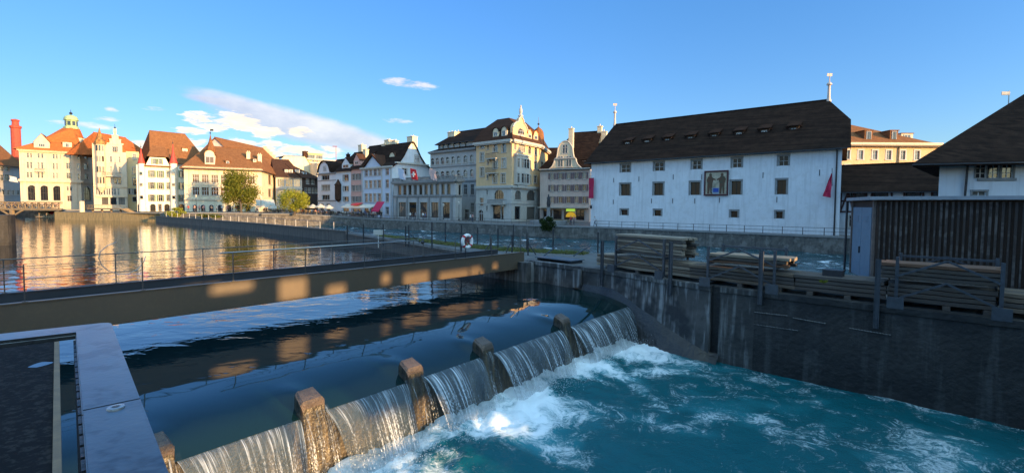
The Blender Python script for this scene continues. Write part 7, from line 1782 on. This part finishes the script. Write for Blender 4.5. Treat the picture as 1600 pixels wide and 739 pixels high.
# ---- people
def skin_person(pose):
    J = {'stand': dict(pel=(0, 0, .95), che=(0, .0, 1.32), nek=(0, 0, 1.48), hd=(0, -.02, 1.64), top=(0, -.02, 1.73), ls=(.18, 0, 1.42), le=(.25, 0, 1.14), lh=(.26, -.08, .88), rs=(-.18, 0, 1.42), re=(-.25, .02, 1.14), rh=(-.25, -.05, .88), lhip=(.09, 0, .9), lk=(.10, -.02, .5), lf=(.10, .02, .08), lt=(.11, -.14, .04), rhip=(-.09, 0, .9), rk=(-.10, .0, .5), rf=(-.10, .02, .08), rt=(-.11, -.14, .04)),
         'walk': dict(pel=(0, 0, .93), che=(0, -.03, 1.30), nek=(0, -.05, 1.46), hd=(0, -.09, 1.62), top=(0, -.09, 1.71), ls=(.18, -.03, 1.40), le=(.24, .12, 1.15), lh=(.24, .08, .92), rs=(-.18, -.03, 1.40), re=(-.24, -.15, 1.15), rh=(-.22, -.33, 1.0), lhip=(.09, 0, .9), lk=(.09, -.22, .52), lf=(.09, -.28, .10), lt=(.09, -.42, .07), rhip=(-.09, 0, .9), rk=(-.09, .08, .50), rf=(-.09, .36, .14), rt=(-.09, .26, .04)),
         'sit': dict(pel=(0, .05, .50), che=(0, .03, .86), nek=(0, 0, 1.02), hd=(0, -.03, 1.18), top=(0, -.03, 1.27), ls=(.18, 0, .96), le=(.25, -.12, .74), lh=(.14, -.36, .76), rs=(-.18, 0, .96), re=(-.25, -.12, .74), rh=(-.14, -.36, .76), lhip=(.09, 0, .48), lk=(.12, -.42, .48), lf=(.12, -.42, .08), lt=(.12, -.56, .04), rhip=(-.09, 0, .48), rk=(-.12, -.42, .48), rf=(-.12, -.40, .08), rt=(-.12, -.54, .04))}[pose]
    R = dict(pel=.135, che=.15, nek=.055, hd=.095, top=.06, ls=.065, le=.045, lh=.032, rs=.065, re=.045, rh=.032, lhip=.095, lk=.062, lf=.042, lt=.035, rhip=.095, rk=.062, rf=.042, rt=.035)
    E = [('pel', 'che'), ('che', 'nek'), ('nek', 'hd'), ('hd', 'top'), ('che', 'ls'), ('ls', 'le'), ('le', 'lh'), ('che', 'rs'), ('rs', 're'), ('re', 'rh'), ('pel', 'lhip'), ('lhip', 'lk'), ('lk', 'lf'), ('lf', 'lt'), ('pel', 'rhip'), ('rhip', 'rk'), ('rk', 'rf'), ('rf', 'rt')]
    ks = list(J); me = bpy.data.meshes.new('person_skeleton'); me.from_pydata([J[k] for k in ks], [(ks.index(a), ks.index(c)) for a, c in E], [])
    o = bpy.data.objects.new('person_tmp', me); COL.objects.link(o); o.modifiers.new('skin', 'SKIN'); sl = me.skin_vertices[0].data
    for i, k in enumerate(ks): sl[i].radius = (R[k], R[k]); sl[i].use_root = (k == 'pel')
    o.modifiers.new('sub', 'SUBSURF').levels = 1
    dg = bpy.context.evaluated_depsgraph_get(); me2 = bpy.data.meshes.new_from_object(o.evaluated_get(dg)); bpy.data.objects.remove(o)
    for p in me2.polygons:
        z, x, y = p.center.z, abs(p.center.x), p.center.y; p.use_smooth = True
        nk = J['nek'][2]+.02; hip = J['pel'][2]
        if z > nk+.10 and (y > J['hd'][1]+.0 or z > nk+.19): mi = 3
        elif z > nk: mi = 0
        elif x > .2 and z < J['le'][2]+.02 and z > .6: mi = 0
        elif z > hip+.02 or (pose == 'sit' and z > .62): mi = 1
        elif z < .10: mi = 4
        else: mi = 2
        p.material_index = mi
    return me2
_n = [mat('skin_tone', (.50, .30, .21)), mat('cloth_a', (.5, .5, .52)), mat('trousers', (.05, .06, .09)), mat('hair', (.05, .03, .02)), mat('shoe', (.03, .03, .03))]
CLO = {'white': mat('shirt_white', (.68, .68, .66)), 'red': mat('shirt_red', (.42, .06, .05)), 'blue': mat('shirt_blue', (.08, .14, .32)), 'black': mat('shirt_black', (.03, .03, .035)), 'tan': mat('shirt_tan', (.45, .34, .24)), 'rose': mat('shirt_rose', (.55, .28, .24)), 'grey': mat('shirt_grey', (.22, .23, .25))}
PM = {k: skin_person(k) for k in ('stand', 'walk', 'sit')}
PV = {}
def pmesh(pose, shirt, tr='dark'):
    k = (pose, shirt, tr)
    if k not in PV:
        m_ = PM[pose].copy(); ix = [p.material_index for p in PM[pose].polygons]; m_.materials.clear()
        for x in [_n[0], CLO[shirt], CLO['tan'] if tr == 'tan' else _n[2], _n[3], _n[4]]: m_.materials.append(x)
        m_.polygons.foreach_set('material_index', ix)
        PV[k] = m_
    return PV[k]
def person(px, Y, zg, pose, shirt, rz, label, tr='dark', group=None):
    q = xy(px, Y); o = link('person', pmesh(pose, shirt, tr), None, (q.x, q.y, zg), rz); return tag(o, label, 'person', group)
person(930, 80.5, ZQ+.01, 'walk', 'white', -1.2, 'person in a white shirt walking beside the left corner of the white museum')
person(892, 84, ZQ+.01, 'stand', 'red', .3, 'person in a red top in front of the shop arcade')
person(897, 85.5, ZQ+.01, 'stand', 'rose', 1.3, 'person in a rose top standing next to the one in red by the arcade')
person(641, 108.5, ZQ+.05, 'stand', 'white', .4, 'left one of two people in white before the arcade building windows')
person(644.5, 109, ZQ+.05, 'walk', 'black', 1.2, 'person in black walking before the arcade building windows')
person(649, 108.5, ZQ+.05, 'stand', 'grey', 2.2, 'person in grey before the third large arcade window')
person(661, 106.5, ZQ+.05, 'stand', 'white', .2, 'person in white leaning near the middle of the arcade building')
person(664.5, 106, ZQ+.05, 'walk', 'blue', 1.7, 'person in blue walking by the middle of the arcade building')
person(735, 97, ZQ+.02, 'walk', 'white', 1.5, 'person in white walking past the arched door of the yellow corner building')
person(738.5, 97.5, ZQ+.02, 'stand', 'rose', 2.2, 'person in pink beside the arched door of the corner building')
person(596, 113, ZQ+.1, 'stand', 'black', .5, 'person in black at the quay edge before the blue house')
random.seed(31)
for i in range(7):
    person(600-3-i*6.3+random.uniform(-2, 2), 113.5+i*.5, ZQ+.15+.05*i, 'stand', random.choice(['black', 'white', 'grey', 'blue']), random.uniform(0, 6), nth(i)+' standing guest from the right on the quay below the blue and pink houses', group='guests standing on the quay')
grp = 'guests seated on the riverside terrace'
q0 = (400, 600)
cols_l = ['tan', 'rose', 'white', 'red', 'tan', 'white']; cols_r = ['black', 'grey', 'white', 'blue', 'rose', 'black']
def zgr(px): return 2.0 if px < 440 else (2.0-(px-440)/160*1.1 if px < 600 else .9)
root_t = None
tb = MB(); tb.lathe((0, 0, 0), [(.0, .74), (.42, .74), (.42, .71), (.04, .70), (.04, .05), (.25, .03), (.25, 0), (0, 0)], 10); tme = tb.mesh('terrace_table', [M['fabric_cream']])
cb = MB()
cb.box((0, 0, .44), (.42, .42, .04)); cb.box((0, .2, .68), (.42, .03, .42))
for sx in (-.18, .18):
    for sy in (-.18, .18): cb.box((sx, sy, .21), (.03, .03, .42))
cme = cb.mesh('terrace_chair', [M['bridge_wood']])
def yq(px):
    r_ = (px-800)/745; return 119.5 if px < 520 else 119.5-(px-520)/80*5
SEEN_ = {}; SEENT = {}
for i in range(86):
    px = 402+i*2.18+random.uniform(-.8, .8); Y = yq(px)+random.choice([0, 1.3, 2.6])+random.uniform(-.3, .3); zg = zgr(px)+.02
    if 404 < px < 412: continue
    rz = random.uniform(0, 6.28)
    c = random.choice(cols_l if px < 480 else cols_r)
    mk_ = next(t_ for x_, t_ in ((420, 'below the bright side wall'), (437, 'left of the lime green tree'), (460, 'under the lime tree, left half'), (484, 'under the lime tree, right half'), (500, 'by the cream parasols'), (520, 'below the beige house'), (545, 'below the oriel house'), (565, 'below the pink house'), (999, 'below the blue house')) if px < x_)
    row_ = 'front row' if Y < yq(px)+.65 else 'middle row' if Y < yq(px)+1.95 else 'rear row'
    key_ = (c, mk_, row_); SEEN_[key_] = SEEN_.get(key_, 0)+1; nt_ = '' if SEEN_[key_] == 1 else nth(SEEN_[key_]-1)+' '
    glab = nt_+'guest in '+c+' sitting in the '+row_+' '+mk_
    person(px, Y, zg, 'sit', c, rz, glab, group=grp)
    q = xy(px, Y); o = link('terrace_chair', cme, None, (q.x, q.y, zg), rz); tag(o, nt_+'chair of a guest in '+c+', '+row_+' '+mk_, 'chair', 'chairs on the riverside terrace')
    if i % 3 == 0: o = link('terrace_table', tme, None, (q.x-.7*sin(rz)*-1, q.y-.75*cos(rz), zg)); SEENT[mk_] = SEENT.get(mk_, 0)+1; tag(o, nth(SEENT[mk_]-1)+' round table from the left '+mk_, 'table', 'tables on the riverside terrace')
for i in range(26):
    px = 2+i*3.6+random.uniform(-1, 1); q = xy(px, 131.5)
    c = random.choice(['red', 'rose', 'white', 'tan', 'black']); o = link('person', pmesh('stand', c), None, (q.x, q.y, zcol(A, 328.5)+.25), random.uniform(0, 6)); tag(o, nth(i)+' person from the left on the lattice bridge, wearing '+c, 'person', 'people on the lattice bridge')
# people before the turret house and assembly house
for i in range(12):
    px = 296+i*8.2+random.uniform(-3, 3); person(px, 118+random.uniform(-1, 1), 2.05, random.choice(['stand', 'walk']), random.choice(['rose', 'white', 'tan', 'red']), random.uniform(0, 6), nth(i)+' person from the left strolling before the assembly house', group='people on the promenade')

# ---- parasols and awnings
def parasol(px, Y, yt, wpx, label, fab='fabric_cream', zg=1.6):
    c = xy(px, Y); r_ = (xy(px+wpx/2, Y)-c).length; zt_ = zcol(c, yt); root = thing('parasol', label, 'parasol', (c.x, c.y, zg), 0, 'parasols on the riverside terrace')
    b = MB(); b.lathe((0, 0, zt_-zg), [(.05, 0), (r_*.5, -.45), (r_, -.8), (r_*1.0, -.98), (r_*.97, -.8), (.06, -.1)], 8); link('canopy', b.mesh('canopy', [M[fab]]), root)
    b = MB(); b.tube([(0, 0, 0), (0, 0, zt_-zg+.15)], .04, 6); link('pole', b.mesh('pole', [M['iron']]), root)
for px, yt, w_, lab in ((477, 318, 20, 'cream parasol beside the lime green tree'), (489, 319, 20, 'cream parasol second right of the lime tree'), (501, 318.5, 20, 'cream parasol before the beige house door'), (514, 320, 18, 'cream parasol below the dark oriel turret'), (392, 316, 16, 'cream parasol right of the large green tree'), (413, 318, 20, 'cream parasol before the bright side wall of the assembly house'), (428, 320, 18, 'cream parasol just left of the lime green tree')):
    parasol(px, 117.5 if px < 470 else 119, yt, w_, lab, zg=zgr(px))
def awning(px0, px1, Y0, Y1, yt, yb, lab, fab='fabric_cream'):
    A_, B_ = xy(px0, Y0), xy(px1, Y1); F = Fac(A_, B_); zt_, zb_ = zcol(A_, yt), zcol(A_, yb); b = MB()
    b.grid([[F.p(0, -1.6, zt_), F.p(F.L, -1.6, zt_)], [F.p(0, .4, zb_+.25), F.p(F.L, .4, zb_+.25)], [F.p(0, .42, zb_), F.p(F.L, .42, zb_)]]); b.grid([[F.p(0, -1.6, zt_-.06), F.p(F.L, -1.6, zt_-.06)], [F.p(0, .38, zb_+.19), F.p(F.L, .38, zb_+.19)]]); tmesh('awning', b, [M[fab]], lab, 'awning')
awning(535, 582, 116.5, 111.5, 319, 325, 'long pale awning below the oriel and pink houses')
awning(582, 594, 111.3, 110.3, 315, 331, 'dark red awning at the blue house corner', 'fabric_magenta')
awning(401, 430, 121.5, 124, 312, 322, 'wide pale awning at the foot of the bright side wall')
awning(550, 562, 115, 114, 317, 321, 'small red awning over the pale one at the pink house', 'fabric_red')
# ---- flags on the arcade terrace
F, Z, U, zt_ = ARC
for x, c, kind_, lab in ((100, (.45, .50, .60), 0, 'pale blue and white flag on a slanted pole above the arcade terrace'), (170, (.55, .015, .02), 1, 'red flag with a white cross above the arcade terrace'), (280, (.55, .38, .34), 0, 'faded pink flag at the right end of the arcade terrace')):
    p0 = F.p(U(x+25), .3, zt_+.1); p1 = F.p(U(x+5), .9, Z(x, 345)); l0 = p0
    root = thing('flag', lab, 'flag', p0); b = MB(); b.beam(p0, p1, .07, .07); link('pole', b.mesh('pole', [M['rail_bright']], off=l0), root)
    w_ = U(x+40)-U(x); b = MB(); rows = [[p1+Vector((F.d.x, F.d.y, 0))*(k*w_*.22-.3+.1*i)*1.0+Vector((F.n.x, F.n.y, 0))*.12*sin(k*2+i)+Vector((0, 0, -i*.62-.12*k)) for k in range(5)] for i in range(5)]
    b.grid(rows); o = link('cloth', b.mesh('cloth', [mat('flag_cloth', c, c)], off=l0), root); o.modifiers.new('s', 'SOLIDIFY').thickness = .02
    if kind_:
        c0 = rows[2][2]+Vector((F.n.x, F.n.y, 0))*.12; b = MB(); b.box(c0, (1.2, .26, .34), rz=F.a); b.box(c0, (.34, .262, 1.2), rz=F.a); link('white_cross', b.mesh('white_cross', [CLO['white']], off=l0), root)
# flag left of the palace
c = xy(17, 131); b = MB(); root = thing('flag', 'white flag flying in front of the far left house beside the palace', 'flag', (c.x, c.y, zcol(c, 283))); l0 = Vector(root.location)
rows = [[Vector((c.x+k*.55, c.y+.15*sin(k+i), zcol(c, 275)-i*.35+.12*k*-.9)) for k in range(5)] for i in range(5)]; b.grid(rows); link('cloth', b.mesh('cloth', [CLO['white']], off=l0), root)
c2_ = xy(28, 131.5); b = MB(); b.beam((c2_.x, c2_.y, zcol(c, 281)), (c.x, c.y, zcol(c, 274)), .08, .08); link('pole', b.mesh('pole', [M['rail_bright']], off=l0), root)
# ---- lamps, fountain, boats
def lamp(px, Y, yt, yb, label):
    c = xy(px, Y); z0, z1 = zcol(c, yb), zcol(c, yt); root = thing('street_lamp', label, 'street lamp', (c.x, c.y, z0)); H_ = z1-z0
    b = MB(); b.lathe((0, 0, 0), [(.16, 0), (.14, .3), (.06, .45), (.05, H_-.7), (.09, H_-.68)], 8); link('pole', b.mesh('pole', [M['iron']]), root)
    b = MB(); b.lathe((0, 0, H_-.68), [(.1, 0), (.2, .45), (.1, .62), (0, .7)], 6); link('lantern', b.mesh('lantern', [M['stone_pale']]), root)
lamp(717, 100, 315, 344.5, 'black street lamp in front of the right end of the arcade building')
lamp(693, 102, 318, 343, 'slim lamp post before the last large window of the arcade building')
lamp(307, 113, 304, 337, 'tall slim lamp post on the promenade left of the large tree')
lamp(353, 112.5, 310, 338, 'pale lamp post beside the trunk of the large tree')
lamp(408, 113, 306, 337, 'lamp post before the bright side wall of the assembly house')
c = xy(857, 86.5); root = thing('fountain', 'stone fountain with a dark statue on a column in front of the shop arcade', 'fountain', (c.x, c.y, ZQ)); z_ = lambda y: zcol(c, y)-ZQ
b = MB(); b.lathe((0, 0, 0), [(3.4, 0), (3.4, .75), (3.1, .8), (2.9, .55), (.9, .5), (.8, 1.3), (.35, 1.5), (.3, z_(324)), (.45, z_(323)), (.0, z_(322.5))], 12); link('basin', b.mesh('basin', [M['stone_grey']]), root)
b = MB(); b.lathe((0, 0, 0), [(.3, z_(323)), (.38, z_(318)), (.3, z_(312)), (.34, z_(309)), (.12, z_(306.5)), (.17, z_(305)), (.0, z_(303))], 8); link('statue', b.mesh('statue', [M['iron']], True), root)
def boat(px, py, L, label, col, rz, cov=None):
    q = gp(px, py, 0.0); root = thing('moored_boat', label, 'boat', (q.x, q.y, 0), rz, 'boats at the landing stage'); b = MB(); rows = []
    for i in range(9):
        t_ = i/8; w_ = .85*sin(pi*min(1, .25+t_*.8))**.6*(1 if t_ < .6 else 1-(t_-.6)*1.6); x = (t_-.5)*L; s_ = .15*t_*t_
        rows.append([(x, -w_, .65+s_), (x, -w_*.8, .1), (x, 0, -.15), (x, w_*.8, .1), (x, w_, .65+s_), (x, w_*.85, .55+s_), (x, 0, .3), (x, -w_*.85, .55+s_)])
    b.grid(rows, close=True); b.face(rows[0]); b.face(rows[-1]); link('hull', b.mesh('hull', [col]), root)
    b = MB(); b.grid([[(x, .75*cos(a_), .55+.95*sin(a_)) for a_ in [pi*i/8 for i in range(9)]] for x in (-L*.28, L*.22)]); link('cover', b.mesh('cover', [cov or col]), root)
boat(72, 338.5, 5, 'white moored boat left of the red covered boat', CLO['white'], .2); boat(86, 338.5, 4.6, 'moored boat with a red cover at the landing stage', CLO['white'], -.1, M['fabric_red']); boat(97, 339, 4.2, 'pale covered boat nearest the golden quay wall', CLO['tan'], .3)
q = gp(88, 340.5, 0); b = MB(); b.box((q.x, q.y, .3), (9, 1.6, .2), rz=.1)
for i in range(5): b.box((q.x-4+i*2, q.y-.6, .2), (.15, .15, 2.2))
tmesh('landing_stage', b, [M['bridge_wood']], 'small wooden landing stage with piles below the palace', 'jetty')
# white column in the river before the palace
c = xy(K1.x(475), 121); b = MB(); b.lathe((c.x, c.y, 0), [(.55, -.5), (.5, zcol(c, 315)), (.62, zcol(c, 314.5)), (.0, zcol(c, 314))], 10); tmesh('stone_column', b, [M['plaster_cream']], 'short white column at the end of the lattice bridge', 'column')
# terrace railing in front of step gable + stairs
A1, B1 = xy(K1.x(505), 122), xy(K1.x(700), 119.0); F = Fac(A1, B1); b = MB(); b.box(F.p(F.L/2, -1, 2.6), (F.L, 2.2, .3), rz=F.a); b.box(F.p(F.L/2, .05, 3.6), (F.L, .08, .08), rz=F.a)
for i in range(int(F.L/.5)+1): b.box(F.p(i*.5, .05, 3.1), (.05, .05, 1.0), rz=F.a)
for i in range(4): b.box(F.p(1+i*(F.L-2)/3, -.6, 1.6), (.35, .35, 2.2), rz=F.a)
tmesh('raised_terrace', b, [M['bridge_wood']], 'raised wooden terrace in front of the stepped gable house', 'terrace')
b = MB(); n_ = 9
for i in range(n_): b.box(F.p(F.L+.2+i*.45, -.6, 2.6-i*.14), (.5, 1.6, .14), rz=F.a)
b.beam(F.p(F.L, .25, 3.6), F.p(F.L+n_*.45, .25, 2.4), .08, .08); tmesh('stairs', b, [M['bridge_wood']], 'flight of wooden steps descending right of the raised terrace', 'stairs')
# museum quay railing
F, Z, U, ze = MUS; Qa, Qb = Vector((13.6, 78.3)), Vector((39, 56.2)); G = Fac(Qa, Vector((46, 50.5)))
root = thing('quay_railing', 'thin dark railing on the quay in front of the white museum', 'railing', (Qa.x, Qa.y, ZQ)); l0 = Vector((Qa.x, Qa.y, ZQ)); k = 0
pb = MB(); pb.box((0, 0, .5), (.06, .06, 1.0)); pme = pb.mesh('railing_post', [M['iron']])
for i in range(19): q = G.p(.3+i*2.25, -.15, ZQ); link('railing_post', pme, root, q-l0)
for z in (1.0, .55):
    b = MB(); b.tube([G.p(0, -.15, ZQ+z), G.p(43, -.15, ZQ+z)], .025, 5); link('rail', b.mesh('rail', [M['iron']], off=l0), root)
G = Fac(Vector((-40, 117.2)), Vector((-29, 108.7))); 
b = MB()
for A_, B_ in (((-52, 116.7), (-45, 118.1)), ((-45, 118.1), (-40, 117.1)), ((-40, 117.1), (-29, 108.6)), ((-29, 108.6), (-10.3, 94.2)), ((-10.3, 94.2), (3.8, 82.7))):
    A_, B_ = Vector(A_), Vector(B_); L_ = (B_-A_).length; n_ = int(L_/1.6)
    za = lambda t_: 1.6-.8*min(1, max(0, ((A_+(B_-A_)*t_).x+52)/23)) if A_.x < -29 else ZQ
    for i in range(n_+1): p = A_+(B_-A_)*(i/n_); b.box((p.x, p.y+.15, za(i/n_)+.5), (.05, .05, 1.0))
    for z in (.95, .5): b.beam((A_.x, A_.y+.15, za(0)+z), (B_.x, B_.y+.15, za(1)+z), .05, .05)
tmesh('quay_railing', b, [M['iron']], 'long dark railing along the quay in front of the terrace crowd and arcade building', 'railing')
# benches and red seat in front of the arcade of the gabled house
for k, (px, Y, lab, mm) in enumerate(((872, 88, 'left wooden bench in front of the shop arcade', 'bridge_wood'), (884, 87, 'right wooden bench in front of the shop arcade', 'bridge_wood'))):
    c = xy(px, Y); b = MB(); b.box((c.x, c.y, ZQ+.45), (2.2, .5, .06), rz=-.6); b.box((c.x+.12, c.y+.2, ZQ+.75), (2.2, .06, .4), rz=-.6)
    for sx in (-.9, .9): b.box((c.x+sx*cos(-.6), c.y+sx*sin(-.6), ZQ+.22), (.08, .45, .44), rz=-.6)
    tmesh('bench', b, [M[mm]], lab, 'bench')

# lit shop signs in the arcade
def glow(name, c, k):
    m = bpy.data.materials.new(name); m.use_nodes = True; t = NT(m.node_tree); e = t.n('ShaderNodeEmission', {'Color': (*c, 1), 'Strength': k}); t.n('ShaderNodeOutputMaterial', {'Surface': e}); return m
F = Fac(xy(K5.x(82), 104), xy(K5.x(354), 99))
b = MB(); q = F.p(F.u(K5.x(253)), .25, F.z(K5.x(253), K5.y(522))); b.box(q, (1.9, .12, .5), rz=F.a); tmesh('shop_sign', b, [glow('sign_green', (.35, .6, .08), .28)], 'small lit green sign above the shop arcade of the gabled house', 'sign')
b = MB(); q = F.p(F.u(K5.x(256)), .3, F.z(K5.x(256), K5.y(560)))
b.face([q+Vector((F.d.x, F.d.y, 0))*(1.1*cos(pi*i/10))+Vector((0, 0, 1.1*sin(pi*i/10))) for i in range(11)]); b.grid([[q+Vector((F.d.x, F.d.y, 0))*(1.1*cos(pi*i/10))+Vector((0, 0, 1.1*sin(pi*i/10)))+Vector((F.n.x, F.n.y, 0))*o_ for i in range(11)] for o_ in (0, .12)]); tmesh('shop_sign', b, [glow('sign_yellow', (.8, .5, .05), .16)], 'yellow half round lit panel inside the shop arcade of the gabled house', 'sign')
